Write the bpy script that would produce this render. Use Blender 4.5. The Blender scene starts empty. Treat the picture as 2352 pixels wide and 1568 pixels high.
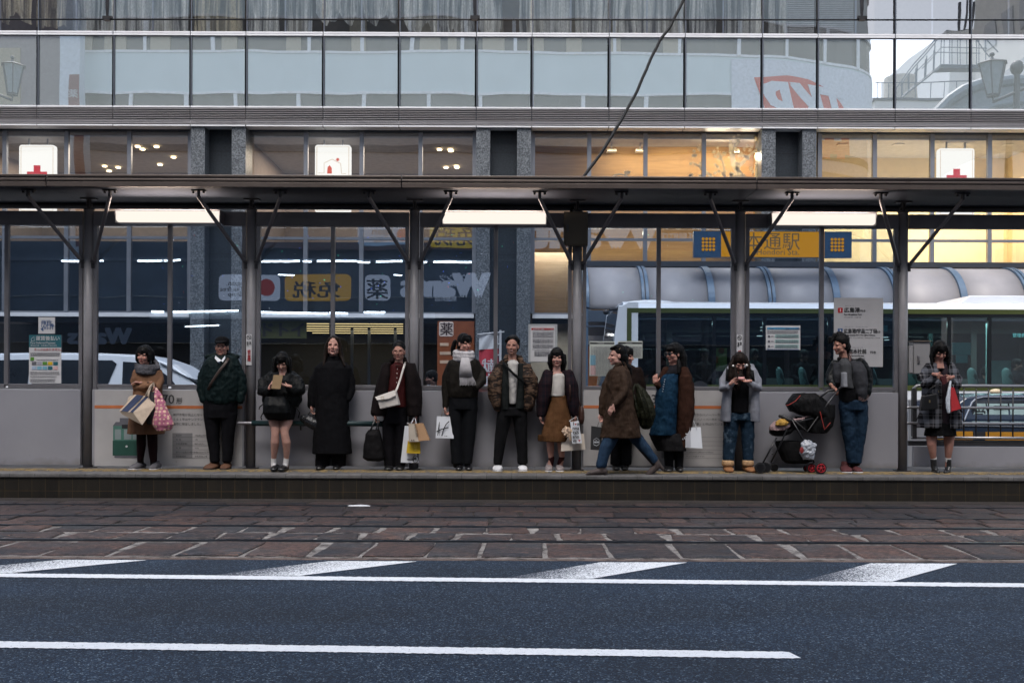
import bpy, math, random
from mathutils import Vector, Matrix, noise
from math import sin, cos, pi, radians, sqrt
random.seed(7)
SC = bpy.context.scene
COL = SC.collection
# ---------------- camera ----------------
F = 2286.67      # focal length in photo units (frame 2352 units wide, 35 mm lens)
CX, YH, H, ROLL = 1176.0, 896.0, 1.31, 0.0040
cd = bpy.data.cameras.new('camera'); cam = bpy.data.objects.new('camera', cd); COL.objects.link(cam)
cd.lens = 35; cd.sensor_width = 36; cd.clip_start = 0.1; cd.clip_end = 600
cd.shift_y = (YH - 784.0) / 2352.0
cam.location = (0, 0, H); cam.rotation_euler = (radians(90), 0, 0)
cam.rotation_euler = (Matrix.Rotation(radians(90), 4, 'X') @ Matrix.Rotation(ROLL, 4, 'Z')).to_euler()
SC.camera = cam
# ---------------- sky, sun, exposure ----------------
SUN_EL, SUN_AZ = radians(58), radians(188)
w = bpy.data.worlds.new('World'); SC.world = w; w.use_nodes = True
nt = w.node_tree; nt.nodes.clear()
sky = nt.nodes.new('ShaderNodeTexSky'); sky.sky_type = 'NISHITA'; sky.sun_disc = False
sky.sun_elevation = SUN_EL; sky.sun_rotation = SUN_AZ; sky.air_density = 1.0; sky.dust_density = 3.0; sky.ozone_density = 1.0
hs = nt.nodes.new('ShaderNodeHueSaturation'); hs.inputs['Saturation'].default_value = 0.55
bg = nt.nodes.new('ShaderNodeBackground'); bg.inputs['Strength'].default_value = 0.15
wo = nt.nodes.new('ShaderNodeOutputWorld')
nt.links.new(sky.outputs[0], hs.inputs['Color']); nt.links.new(hs.outputs[0], bg.inputs['Color']); nt.links.new(bg.outputs[0], wo.inputs['Surface'])
sl = bpy.data.lights.new('sun', 'SUN'); sl.energy = 0.6; sl.angle = radians(25); sl.color = (1.0, 0.96, 0.9)
so = bpy.data.objects.new('sun', sl); COL.objects.link(so)
sd = Vector((sin(SUN_AZ) * cos(SUN_EL), cos(SUN_AZ) * cos(SUN_EL), sin(SUN_EL)))
so.rotation_euler = sd.to_track_quat('Z', 'Y').to_euler()
SC.view_settings.view_transform = 'Standard'; SC.view_settings.look = 'None'
SC.view_settings.exposure = 1.2; SC.view_settings.gamma = 1.0
SC.render.engine = 'CYCLES'
SC.cycles.max_bounces = 8; SC.cycles.transparent_max_bounces = 16; SC.cycles.glossy_bounces = 4
SC.cycles.caustics_reflective = False; SC.cycles.caustics_refractive = False
SC.cycles.use_denoising = True; SC.cycles.sample_clamp_indirect = 4.0

# ---------------- pixel to place ----------------
def W(px, py, Y):
    """photo point (2352-unit frame) at distance Y -> world"""
    a, b = px - 1176.0, py - 784.0
    x = a + ROLL * b; y = b - ROLL * a
    return Vector((x * Y / F, Y, H + (YH - 784.0 - y) * Y / F))
def X_(px, Y): return (px - CX) * Y / F
def Z_(py, Y): return H + (YH - py) * Y / F
# ---------------- materials ----------------
MATS = {}
def lin(c):
    c = c / 255.0
    return c / 12.92 if c <= 0.04045 else ((c + 0.055) / 1.055) ** 2.4
def S(r, g, b): return (lin(r), lin(g), lin(b))
class NT:
    def __init__(s, name):
        s.m = bpy.data.materials.new(name); s.m.use_nodes = True; s.t = s.m.node_tree; s.t.nodes.clear()
        s.out = s.n('OutputMaterial')
    def n(s, typ, **kw):
        nd = s.t.nodes.new('ShaderNode' + typ)
        for k, v in kw.items():
            if k in nd.inputs.keys():
                try: nd.inputs[k].default_value = v
                except Exception: nd.inputs[k].default_value = (*v, 1)
            else: setattr(nd, k, v)
        return nd
    def l(s, a, b): s.t.links.new(a, b)
    def coord(s, scale=1.0, out='Object'):
        tc = s.n('TexCoord'); mp = s.n('Mapping'); s.l(tc.outputs[out], mp.inputs['Vector'])
        mp.inputs['Scale'].default_value = scale if hasattr(scale, '__len__') else (scale,) * 3
        return mp.outputs[0]
    def noise(s, scale, detail=3, rough=0.55, sc=1.0):
        nz = s.n('TexNoise', Scale=scale, Detail=detail, Roughness=rough); s.l(s.coord(sc), nz.inputs['Vector']); return nz.outputs['Fac']
    def ramp(s, fac, stops, interp='LINEAR'):
        r = s.n('ValToRGB'); r.color_ramp.interpolation = interp; e = r.color_ramp.elements
        while len(e) > 1: e.remove(e[-1])
        for i, (p, c) in enumerate(stops):
            el = e[0] if i == 0 else e.new(p)
            el.position = p; el.color = (*c, 1) if len(c) == 3 else c
        s.l(fac, r.inputs[0]); return r.outputs[0]
    def mix(s, fac, a, b, mode='MIX'):
        m = s.n('Mix', data_type='RGBA', blend_type=mode)
        for v, i in ((fac, 0), (a, 6), (b, 7)):
            if hasattr(v, 'links'): s.l(v, m.inputs[i])
            elif i: m.inputs[i].default_value = (*v, 1)
            else: m.inputs[0].default_value = v
        return m.outputs[2]
    def math(s, op, a, b=0.0):
        m = s.n('Math', operation=op)
        for v, i in ((a, 0), (b, 1)):
            if hasattr(v, 'links'): s.l(v, m.inputs[i])
            else: m.inputs[i].default_value = v
        return m.outputs[0]
    def bump(s, h, strength=0.3, dist=0.01):
        b = s.n('Bump', Strength=strength, Distance=dist); s.l(h, b.inputs['Height']); return b.outputs[0]
    def pbr(s, color, rough=0.6, metal=0.0, normal=None, spec=0.5, **kw):
        p = s.n('BsdfPrincipled', Metallic=metal)
        for v, k in ((color, 'Base Color'), (rough, 'Roughness'), (spec, 'Specular IOR Level')):
            if hasattr(v, 'links'): s.l(v, p.inputs[k])
            elif k == 'Base Color': p.inputs[k].default_value = (*v[:3], 1)
            else: p.inputs[k].default_value = v
        for k, v in kw.items(): p.inputs[k.replace('_', ' ')].default_value = v
        if normal is not None: s.l(normal, p.inputs['Normal'])
        return p.outputs[0]
    def done(s, sh): s.l(sh, s.out.inputs['Surface']); return s.m
def M(name, col=None, rough=0.6, metal=0.0, var=0.15, vs=6.0, bs=0, bstr=0.2, spec=0.5, dirt=None, bd=0.01):
    """plain surface with slight procedural variation of tone and relief"""
    if name in MATS: return MATS[name]
    t = NT(name)
    nz = t.noise(vs, 4)
    c = t.ramp(nz, [(0.25, tuple(x * (1 - var) for x in col)), (0.75, tuple(min(1, x * (1 + var)) for x in col))])
    if dirt:
        d = t.ramp(t.noise(dirt[1], 6, 0.7, dirt[3] if len(dirt) > 3 else 1.0), [(dirt[2], (0, 0, 0)), (dirt[2] + 0.08, (1, 1, 1))])
        c = t.mix(d, c, dirt[0])
    nrm = t.bump(t.noise(bs, 4), bstr, bd) if bs else None
    MATS[name] = t.done(t.pbr(c, rough, metal, nrm, spec)); return MATS[name]
def EM(name, col, strength=1.0):
    if name in MATS: return MATS[name]
    t = NT(name); e = t.n('Emission', Color=(*col, 1), Strength=strength * 0.5); MATS[name] = t.done(e.outputs[0]); return MATS[name]
# ---------------- objects ----------------
def tag(o, label=None, cat=None, group=None, kind=None):
    if label: o['label'] = label
    if cat: o['category'] = cat
    if group: o['group'] = group
    if kind: o['kind'] = kind
    return o
def thing(name, label, cat, loc=(0, 0, 0), group=None, kind=None):
    o = bpy.data.objects.new(name, None); COL.objects.link(o); o.location = loc; o.empty_display_size = 0.2
    return tag(o, label, cat, group, kind)
def rootloc(p):
    v = Vector((0, 0, 0))
    while p is not None: v += Vector(p.location); p = p.parent
    return v
def addmesh(me, name, parent=None, mats=(), loc=None):
    o = bpy.data.objects.new(name, me); COL.objects.link(o)
    for m in (mats if isinstance(mats, (list, tuple)) else [mats]):
        if m is not None: me.materials.append(m)
    if parent is not None:
        me.transform(Matrix.Translation(-rootloc(parent))); o.parent = parent
    elif loc is not None:
        me.transform(Matrix.Translation(-Vector(loc))); o.location = loc
    return o
class MB:
    def __init__(s): s.v = []; s.f = []; s.mi = []; s.cur = 0
    def add(s, vs, fs):
        n = len(s.v); s.v += [tuple(v) for v in vs]
        for f in fs: s.f.append(tuple(i + n for i in f)); s.mi.append(s.cur)
        return s
    def box(s, x0, x1, y0, y1, z0, z1):
        return s.add([(x, y, z) for z in (z0, z1) for x, y in ((x0, y0), (x1, y0), (x1, y1), (x0, y1))],
                     [(0, 3, 2, 1), (4, 5, 6, 7), (0, 1, 5, 4), (1, 2, 6, 5), (2, 3, 7, 6), (3, 0, 4, 7)])
    def obox(s, c, ax, ay, az, hx, hy, hz):
        c = Vector(c); vs = []
        for k in (-1, 1):
            for i, j in ((-1, -1), (1, -1), (1, 1), (-1, 1)): vs.append(c + ax * hx * i + ay * hy * j + az * hz * k)
        return s.add(vs, [(0, 3, 2, 1), (4, 5, 6, 7), (0, 1, 5, 4), (1, 2, 6, 5), (2, 3, 7, 6), (3, 0, 4, 7)])
    def prism(s, pts, y0, y1):
        """outline (x,z) extruded along y"""
        n = len(pts)
        s.add([(x, y0, z) for x, z in pts] + [(x, y1, z) for x, z in pts],
              [tuple(range(n)), tuple(range(2 * n - 1, n - 1, -1))] + [(i, n + i, n + (i + 1) % n, (i + 1) % n) for i in range(n)])
        return s
    def prismx(s, pts, x0, x1):
        n = len(pts)
        s.add([(x0, y, z) for y, z in pts] + [(x1, y, z) for y, z in pts],
              [tuple(range(n - 1, -1, -1)), tuple(range(n, 2 * n))] + [(i, (i + 1) % n, n + (i + 1) % n, n + i) for i in range(n)])
        return s
    def prismz(s, pts, z0, z1):
        n = len(pts)
        s.add([(x, y, z0) for x, y in pts] + [(x, y, z1) for x, y in pts],
              [tuple(range(n - 1, -1, -1)), tuple(range(n, 2 * n))] + [(i, (i + 1) % n, n + (i + 1) % n, n + i) for i in range(n)])
        return s
    def pane(s, x0, x1, y, z0, z1): return s.add([(x0, y, z0), (x1, y, z0), (x1, y, z1), (x0, y, z1)], [(0, 1, 2, 3)])
    def quad(s, a, b, c, d): return s.add([a, b, c, d], [(0, 1, 2, 3)])
    def tube(s, pts, rad, seg=12, cap=True, round_=False, flat=None):
        pts = [Vector(p) for p in pts]; n = len(pts)
        if not hasattr(rad, '__len__'): rad = [rad] * n
        rad = [(r if hasattr(r, '__len__') else (r, r)) for r in rad]
        T = []
        for i in range(n):
            t = (pts[min(i + 1, n - 1)] - pts[max(i - 1, 0)]); T.append(t.normalized() if t.length > 1e-9 else Vector((0, 0, 1)))
        rings = []
        def frame(t):
            d = Vector((0, 1, 0))
            if abs(t.dot(d)) > 0.93: d = Vector((0, 0, 1)) if flat is None else Vector(flat)
            b = (d - t * t.dot(d)).normalized(); a = b.cross(t); return a, b
        seq = []
        if round_:
            for k in (0.05, 0.5, 0.87):
                seq.append((pts[0] - T[0] * (sum(rad[0]) / 2 * sqrt(1 - k * k)), T[0], (rad[0][0] * k, rad[0][1] * k)))
        for i in range(n): seq.append((pts[i], T[i], rad[i]))
        if round_:
            for k in (0.87, 0.5, 0.05):
                seq.append((pts[-1] + T[-1] * (sum(rad[-1]) / 2 * sqrt(1 - k * k)), T[-1], (rad[-1][0] * k, rad[-1][1] * k)))
        vs = []
        for p, t, r in seq:
            a, b = frame(t)
            for k in range(seg):
                th = 2 * pi * k / seg; vs.append(p + a * (r[0] * cos(th)) + b * (r[1] * sin(th)))
        fs = []
        for i in range(len(seq) - 1):
            for k in range(seg):
                k2 = (k + 1) % seg; fs.append((i * seg + k, i * seg + k2, (i + 1) * seg + k2, (i + 1) * seg + k))
        if cap: fs.append(tuple(range(seg - 1, -1, -1))); m = (len(seq) - 1) * seg; fs.append(tuple(range(m, m + seg)))
        return s.add(vs, fs)
    def ell(s, c, r, Mx=None, seg=16, rings=10):
        c = Vector(c); r = r if hasattr(r, '__len__') else (r,) * 3; vs = []
        for i in range(rings + 1):
            ph = pi * i / rings
            ph = min(max(ph, 0.02), pi - 0.02)
            for k in range(seg):
                th = 2 * pi * k / seg
                p = Vector((r[0] * sin(ph) * cos(th), r[1] * sin(ph) * sin(th), -r[2] * cos(ph)))
                vs.append(c + (Mx @ p if Mx else p))
        fs = [tuple(range(seg - 1, -1, -1)), tuple(range(rings * seg, rings * seg + seg))]
        for i in range(rings):
            for k in range(seg):
                k2 = (k + 1) % seg; fs.append((i * seg + k, i * seg + k2, (i + 1) * seg + k2, (i + 1) * seg + k))
        return s.add(vs, fs)
    def text(s, body, x, y, z, h, face=-1, align='LEFT', bold=0.0, sx=1.0, fn=None, ext=0.0, rot=0.0, vert=False, mirror=False):
        """lettering whose lower left is at x, z on the plane y. face -1 looks to the camera"""
        cu = bpy.data.curves.new('t', 'FONT'); cu.body = '\n'.join(body) if vert else body
        cu.size = h; cu.align_x = align; cu.offset = 0.0; cu.fill_mode = 'BOTH' if ext else 'FRONT'; cu.extrude = ext
        cu.resolution_u = 2
        if vert: cu.space_line = 0.82
        o = bpy.data.objects.new('t', cu); COL.objects.link(o)
        dg = bpy.context.evaluated_depsgraph_get(); me = bpy.data.meshes.new_from_object(o.evaluated_get(dg))
        vs = []; cr, sr = cos(rot), sin(rot)
        for v in me.vertices:
            u, t = v.co.x * sx, v.co.y
            if mirror: u = -u
            u, t = u * cr - t * sr, u * sr + t * cr
            u = u if face < 0 else -u
            p = (x + u, y + v.co.z, z + t)
            vs.append(fn(p) if fn else p)
        fs_ = [tuple(p.vertices) for p in me.polygons]; n_ = 0
        for d_ in ((0,) if bold < .012 else (-bold, 0, bold)):
            k_ = -.0005 * n_ if face < 0 else .0005 * n_; n_ += 1
            if fn: s.add(vs, fs_); break
            s.add([(p[0] + d_ * h * .8, p[1] + k_, p[2]) for p in vs], fs_)
            if bold >= .02: n_ += 1; s.add([(p[0] + d_ * h * .8, p[1] + k_ - .00025, p[2] + bold * h * .5) for p in vs], fs_)
        bpy.data.objects.remove(o); bpy.data.curves.remove(cu); bpy.data.meshes.remove(me)
        return s
    def build(s, name, mat=None, parent=None, loc=None, bevel=0, smooth=False, sub=0):
        me = bpy.data.meshes.new(name); me.from_pydata(s.v, [], s.f); me.update()
        o = addmesh(me, name, parent, mat, loc)
        if s.cur or any(s.mi):
            for p, k in zip(me.polygons, s.mi): p.material_index = k
        if smooth:
            for p in me.polygons: p.use_smooth = True
        if bevel:
            b = o.modifiers.new('bevel', 'BEVEL'); b.width = bevel; b.segments = 2; b.limit_method = 'ANGLE'
        if sub:
            b = o.modifiers.new('sub', 'SUBSURF'); b.levels = sub; b.render_levels = sub
        return o
def glass(name, refl=0.12, tint=(0.8, 0.85, 0.88), wave=0.0, wscale=0.6, rough=0.0, gcol=(1, 1, 1)):
    """clear pane: part of the light goes straight through, part mirrors, more at grazing angles"""
    if name in MATS: return MATS[name]
    t = NT(name)
    g = t.n('BsdfGlossy', Roughness=rough, Color=(*gcol, 1)); tr = t.n('BsdfTransparent', Color=(*tint, 1))
    if wave:
        t.l(t.bump(t.noise(wscale, 1, 0.4, (1, 1, 0.7)), 1.0, wave), g.inputs['Normal'])
    lw = t.n('LayerWeight', Blend=0.25)
    fac = t.math('ADD', t.math('MULTIPLY', lw.outputs['Fresnel'], 0.6), refl - 0.02)
    mx = t.n('MixShader'); t.l(fac, mx.inputs[0]); t.l(tr.outputs[0], mx.inputs[1]); t.l(g.outputs[0], mx.inputs[2])
    MATS[name] = t.done(mx.outputs[0]); return MATS[name]
# ---------------- ground, road, stone paving, platform ----------------
def ground_mat():
    t = NT('ground_paving'); n = t.noise(1.5, 5)
    c = t.ramp(n, [(0.3, S(60, 60, 64)), (0.7, S(88, 87, 90))])
    return t.done(t.pbr(c, 0.8))
tag(MB().quad((-150, -80, -0.02), (150, -80, -0.02), (150, 200, -0.02), (-150, 200, -0.02)).build('ground', ground_mat()), kind='structure')
def asphalt():
    t = NT('asphalt')
    v = t.n('TexVoronoi', Scale=120.0, Randomness=1.0); t.l(t.coord(), v.inputs['Vector'])
    sep = t.n('SeparateColor'); t.l(v.outputs['Color'], sep.inputs[0])
    agg = t.ramp(sep.outputs[0], [(0.0, (0.006, 0.014, 0.030)), (0.45, (0.016, 0.035, 0.068)), (0.8, (0.036, 0.066, 0.115)), (0.93, (0.12, 0.17, 0.23)), (1.0, (0.34, 0.40, 0.46))])
    fine = t.ramp(t.noise(190, 2), [(0.3, (0.45,) * 3), (0.75, (1.35,) * 3)])
    c = t.mix(1.0, agg, fine, 'MULTIPLY')
    big = t.ramp(t.noise(0.8, 5, 0.6), [(0.3, (0.36, .40, .43)), (0.7, (0.60, .68, .74))])
    c = t.mix(1.0, c, big, 'MULTIPLY')
    c = t.mix(1.0, c, t.ramp(t.noise(1.1, 5, 0.65, (0.12, 1.3, 1)), [(0.35, (0.80,) * 3), (0.65, (1.18,) * 3)]), 'MULTIPLY')
    h = t.math('SUBTRACT', t.noise(120, 3), v.outputs['Distance'])
    return t.done(t.pbr(c, 0.75, 0, t.bump(h, 0.9, 0.006), 0.35))
def paint(name, wear):
    """thick road paint; wear makes the aggregate show through"""
    t = NT(name)
    tc = t.n('TexCoord'); sp = t.n('SeparateXYZ'); t.l(tc.outputs['UV'], sp.inputs[0])
    n1 = t.noise(90, 3, 0.7)
    th = t.math('ADD', n1, t.math('MULTIPLY', sp.outputs['X'], wear))
    f = t.ramp(th, [(0.62, (0, 0, 0)), (0.70, (1, 1, 1))])
    dirt = t.ramp(t.noise(14, 5, 0.7), [(0.2, (0.66, 0.68, 0.71)), (0.65, (0.80, 0.82, 0.84))])
    c = t.mix(f, dirt, (0.035, 0.045, 0.065))
    return t.done(t.pbr(c, 0.7, 0, t.bump(t.noise(110, 3), 0.6, 0.004)))
road = MB().quad((-60, -3, 0), (60, -3, 0), (60, 7.66, 0), (-60, 7.66, 0)).build('road', asphalt()); tag(road, kind='structure')
def marking(pts, mat, n=40, worn=None):
    """four corners a b c d (a-b near edge, d-c far edge) as a jagged strip with wear in u"""
    a, b, c, d = [Vector((*p, 0.004)) for p in pts]; vs = []; fs = []; us = []
    for i in range(n + 1):
        k = i / n; j1, j2 = (random.uniform(-.006, .006) for _ in range(2))
        vs += [a.lerp(b, k) + Vector((0, j1, 0)), d.lerp(c, k) + Vector((0, j2, 0))]
    for i in range(n): fs.append((2 * i, 2 * i + 2, 2 * i + 3, 2 * i + 1))
    me = bpy.data.meshes.new('lane_marking'); me.from_pydata([tuple(v) for v in vs], [], fs); me.update()
    uv = me.uv_layers.new(name='UVMap')
    for l in me.loops:
        i = l.vertex_index; uv.data[l.index].uv = ((0.35 if i % 2 else 1.0) * (1.7 - 1.5 * (i // 2) / n) if worn == 'near' else 0, (i // 2) / n)
    o = addmesh(me, 'lane_marking', road, mat); return o
solid = paint('road_paint', 0.0); worn = paint('worn_road_paint', 0.20)
def gy(py): return F * H / (py - YH)
l1a, l1b = 6.972, 6.752
for i in range(4):
    x0 = -9 + i * 4.5; f = lambda x: l1a + (l1b - l1a) * (x + 3.6) / 7.1
    marking([(x0, f(x0) - .068), (x0 + 4.5, f(x0 + 4.5) - .068), (x0 + 4.5, f(x0 + 4.5) + .068), (x0, f(x0) + .068)], solid, 300)
g = lambda x: 5.085 - 0.036 * (x + 2.61)
for i in range(3):
    x0 = -8 + i * 3.14; x1 = x0 + 3.14
    marking([(x0, g(x0) - .062), (x1 if i < 2 else 1.425, g(x1) - .062), (x1 if i < 2 else 1.395, g(x1) + .062), (x0, g(x0) + .062)], solid, 220)
for k in range(-2, 6):
    x = -1.70 + 2.06 * k
    o = marking([(x - .42, f(x) + .08), (x + .21, f(x) + .08), (x + .98, 7.60 - .004 * k), (x + .32, 7.60 - .004 * k)], worn, 60, 'near')
# stone setts
def setts():
    rows = [(7.79, 8.51, .49), (8.66, 9.04, .47), (9.09, 9.45, .47), (9.56, 9.86, .46), (9.875, 10.15, .44), (10.25, 10.66, .46), (10.675, 11.12, .47), (11.24, 11.5, .5)]
    mb = MB()
    for ri, (y0, y1, wd) in enumerate(rows):
        x = -9.5 + random.random() * .4
        sub = [(y0, y1)] if ri else [(y0, y1)]
        for a, b in sub:
            x = -9.5 + random.random() * .4
            while x < 9.5:
                L = wd * random.uniform(.82, 1.12); gp = random.uniform(.012, .03) if ri > 2 else random.uniform(.025, .075)
                jit = lambda s=.018: random.uniform(-s, s)
                sk = random.uniform(-.03, .05)
                zt = 0.012 + random.uniform(-.004, .006)
                n = 5; top = []
                for i in range(n + 1): top.append((x + gp / 2 + (L - gp) * i / n, a + gp / 3 + jit(.02)))
                for i in range(1, 4): top.append((x + L - gp / 2 + sk * i / 3 + jit(.008), a + (b - a) * i / 4))
                for i in range(n + 1): top.append((x + L - gp / 2 - (L - gp) * i / n + sk, b - gp / 3 + jit(.02)))
                for i in range(3, 0, -1): top.append((x + gp / 2 + sk * i / 3 + jit(.008), a + (b - a) * i / 4))
                cx = sum(p[0] for p in top) / len(top); cy = sum(p[1] for p in top) / len(top)
                inn = [(cx + (px - cx) * .93, cy + (py - cy) * .90) for px, py in top]
                m = len(top)
                vs = [(px, py, -.015) for px, py in top] + [(px, py, zt - .008) for px, py in top] + [(px, py, zt) for px, py in inn]
                fs = [(i, (i + 1) % m, m + (i + 1) % m, m + i) for i in range(m)] + [(m + i, m + (i + 1) % m, 2 * m + (i + 1) % m, 2 * m + i) for i in range(m)] + [tuple(range(2 * m, 3 * m))]
                mb.add(vs, fs); x += L
    return mb
def stone_mat():
    t = NT('worn_granite_sett')
    v = t.n('TexNoise', Scale=1.3, Detail=1); t.l(t.coord((1.1, 1.6, 1)), v.inputs['Vector'])
    base = t.ramp(v.outputs['Fac'], [(0.32, (0.030, 0.028, 0.032)), (0.5, (0.058, 0.038, 0.034)), (0.66, (0.046, 0.042, 0.044))])
    geo = t.n('NewGeometry')
    rnd = t.ramp(geo.outputs['Random Per Island'], [(0, (0.5, 0.6, 0.68)), (0.35, (0.85, 0.93, 0.98)), (0.7, (1.0, 0.88, 0.82)), (1, (1.5, 1.4, 1.3))])
    c = t.mix(1.0, base, rnd, 'MULTIPLY')
    tc = t.n('TexCoord'); sp = t.n('SeparateXYZ'); t.l(tc.outputs['Object'], sp.inputs[0])
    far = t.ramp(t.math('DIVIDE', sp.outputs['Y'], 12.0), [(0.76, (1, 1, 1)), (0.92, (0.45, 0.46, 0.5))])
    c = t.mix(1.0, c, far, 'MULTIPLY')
    sc = t.ramp(t.noise(5, 6, 0.75, (0.6, 3, 1)), [(0.58, (0, 0, 0)), (0.68, (1, 1, 1))])
    c = t.mix(t.math('MULTIPLY', sc, 0.6), c, (0.20, 0.11, 0.07))
    sp2 = t.ramp(t.noise(26, 6, 0.85, (.8, 1.6, 1)), [(0.36, (0.2,) * 3), (0.5, (1.0,) * 3), (0.64, (3.0, 2.7, 2.5))])
    c = t.mix(1.0, c, sp2, 'MULTIPLY')
    return t.done(t.pbr(c, 0.62, 0, t.bump(t.math('ADD', t.noise(60, 4, 0.6), t.math('MULTIPLY', t.noise(9, 3), 2.0)), 0.7, 0.006), 0.4))
def mortar_mat():
    t = NT('mortar'); n = t.noise(7, 6, 0.7)
    tc = t.n('TexCoord'); sp = t.n('SeparateXYZ'); t.l(tc.outputs['Object'], sp.inputs[0])
    lt = t.ramp(n, [(0.36, (0.03, 0.024, 0.022)), (0.50, (0.22, 0.20, 0.185)), (0.72, (0.36, 0.34, 0.32))])
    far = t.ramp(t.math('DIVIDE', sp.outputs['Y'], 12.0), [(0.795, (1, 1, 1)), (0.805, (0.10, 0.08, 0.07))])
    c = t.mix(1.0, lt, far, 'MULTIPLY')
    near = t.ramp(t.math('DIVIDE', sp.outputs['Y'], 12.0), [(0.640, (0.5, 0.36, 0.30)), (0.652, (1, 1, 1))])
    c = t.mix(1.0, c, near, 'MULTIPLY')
    sp2 = t.ramp(t.noise(140, 2, 0.6), [(0.3, (0.5,) * 3), (0.7, (1.4,) * 3)])
    c = t.mix(1.0, c, sp2, 'MULTIPLY')
    return t.done(t.pbr(c, 0.9, 0, t.bump(t.noise(80, 4), 0.8, 0.006)))
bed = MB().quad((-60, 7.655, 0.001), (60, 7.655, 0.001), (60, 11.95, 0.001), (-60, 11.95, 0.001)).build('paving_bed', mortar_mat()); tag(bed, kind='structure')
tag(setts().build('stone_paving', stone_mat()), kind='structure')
railm = M('rail_steel', (0.10, 0.12, 0.15), 0.28, 0.9, 0.2, 3)
dark = M('rail_groove', (0.012, 0.012, 0.014), 0.8)
for i, y in enumerate((8.585, 9.505, 10.20, 11.18)):
    r = MB(); r.box(-30, 30, y - .022, y + .022, -.02, 0.016); o = r.build('tram_rail', railm); o['kind'] = 'structure'
    q = MB(); q.box(-30, 30, y - .045, y - .0225, -.02, 0.004); q.box(-30, 30, y + .0225, y + .03, -.02, 0.006); q.build('groove', dark, o)
# platform
def tile_mat():
    t = NT('platform_tile')
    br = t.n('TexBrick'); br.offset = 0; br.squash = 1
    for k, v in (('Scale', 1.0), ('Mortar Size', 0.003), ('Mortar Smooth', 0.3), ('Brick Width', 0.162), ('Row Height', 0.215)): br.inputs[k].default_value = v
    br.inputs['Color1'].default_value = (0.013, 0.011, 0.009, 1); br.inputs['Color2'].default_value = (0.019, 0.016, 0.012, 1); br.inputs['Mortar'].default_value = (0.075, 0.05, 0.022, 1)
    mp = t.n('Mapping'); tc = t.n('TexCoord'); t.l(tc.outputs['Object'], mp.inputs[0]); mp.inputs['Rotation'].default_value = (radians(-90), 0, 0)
    mp.inputs['Location'].default_value = (0.05, 0.0, 0.0)
    sx = t.n('SeparateXYZ'); t.l(tc.outputs['Object'], sx.inputs[0]); cm = t.n('CombineXYZ'); t.l(sx.outputs['X'], cm.inputs['X']); t.l(sx.outputs['Z'], cm.inputs['Y'])
    ad = t.n('VectorMath', operation='ADD'); t.l(cm.outputs[0], ad.inputs[0]); ad.inputs[1].default_value = (20.0, 0.13, 0)
    t.l(ad.outputs[0], br.inputs['Vector'])
    st = t.ramp(t.noise(5, 6, 0.7, (1, 1, 0.35)), [(0.3, (0.5, 0.5, 0.5)), (0.7, (1.25, 1.2, 1.1))])
    c = t.mix(1.0, br.outputs['Color'], st, 'MULTIPLY')
    return t.done(t.pbr(c, 0.5, 0, t.bump(t.noise(50, 3), 0.3, 0.004), 0.4))
def plattop_mat():
    t = NT('platform_paving')
    br = t.n('TexBrick'); br.offset = 0.0
    for k, v in (('Scale', 1.0), ('Mortar Size', 0.003), ('Brick Width', 0.30), ('Row Height', 0.30)): br.inputs[k].default_value = v
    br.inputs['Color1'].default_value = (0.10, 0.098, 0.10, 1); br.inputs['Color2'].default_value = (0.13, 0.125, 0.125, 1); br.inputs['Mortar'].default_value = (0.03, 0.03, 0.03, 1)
    mp = t.coord(); t.l(mp, br.inputs['Vector'])
    st = t.ramp(t.noise(9, 6, 0.7), [(0.3, (0.6, 0.58, 0.56)), (0.7, (1.2, 1.2, 1.2))])
    return t.done(t.pbr(t.mix(1.0, br.outputs['Color'], st, 'MULTIPLY'), 0.7, 0, t.bump(t.noise(60, 3), 0.3, 0.004)))
PZ = 0.297
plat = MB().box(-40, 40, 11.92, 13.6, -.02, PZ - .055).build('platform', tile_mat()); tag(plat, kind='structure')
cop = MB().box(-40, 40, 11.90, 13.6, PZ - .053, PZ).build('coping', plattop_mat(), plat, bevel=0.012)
def tactile_mat():
    t = NT('tactile_yellow'); n = t.noise(9, 6, 0.75, (1.5, 1, 1))
    c = t.ramp(n, [(0.40, (0.11, 0.105, 0.10)), (0.50, (0.22, 0.16, 0.075)), (0.7, (0.36, 0.25, 0.10))])
    return t.done(t.pbr(c, 0.65))
tb = MB(); tb.box(-40, 40, 12.22, 12.52, PZ + .0, PZ + .006)
x = -7.5
while x < 7.5:
    for yy in (12.24, 12.31, 12.38, 12.45): tb.box(x, x + .27, yy, yy + .035, PZ + .006, PZ + .012)
    x += .30
tb.build('tactile_strip', tactile_mat(), plat)
# kerb and wall foot behind the platform
kb = M('kerb_stone', (0.24, 0.25, 0.27), 0.75, 0, 0.25, 3, 60, 0.3)
k = MB(); x = -24
while x < 24:
    k.box(x, x + .72, 13.75, 13.98, -.02, 0.17); x += .73
tag(k.build('kerb', kb, bevel=0.01), kind='structure')
tag(MB().quad((-60, 14.0, 0.0), (60, 14.0, 0.0), (60, 21.6, 0.0), (-60, 21.6, 0.0)).build('bus_lane', M('dark_asphalt', (0.03, 0.034, 0.042), 0.8, 0, 0.2, 4, 150, 0.5)), kind='structure')
tag(MB().box(-60, 60, 21.6, 26.0, -.02, 0.15).build('pavement', M('pavement_slabs', (0.10, 0.10, 0.105), 0.8, 0, 0.2, 3, 40, 0.3), bevel=0.02), kind='structure')
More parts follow.
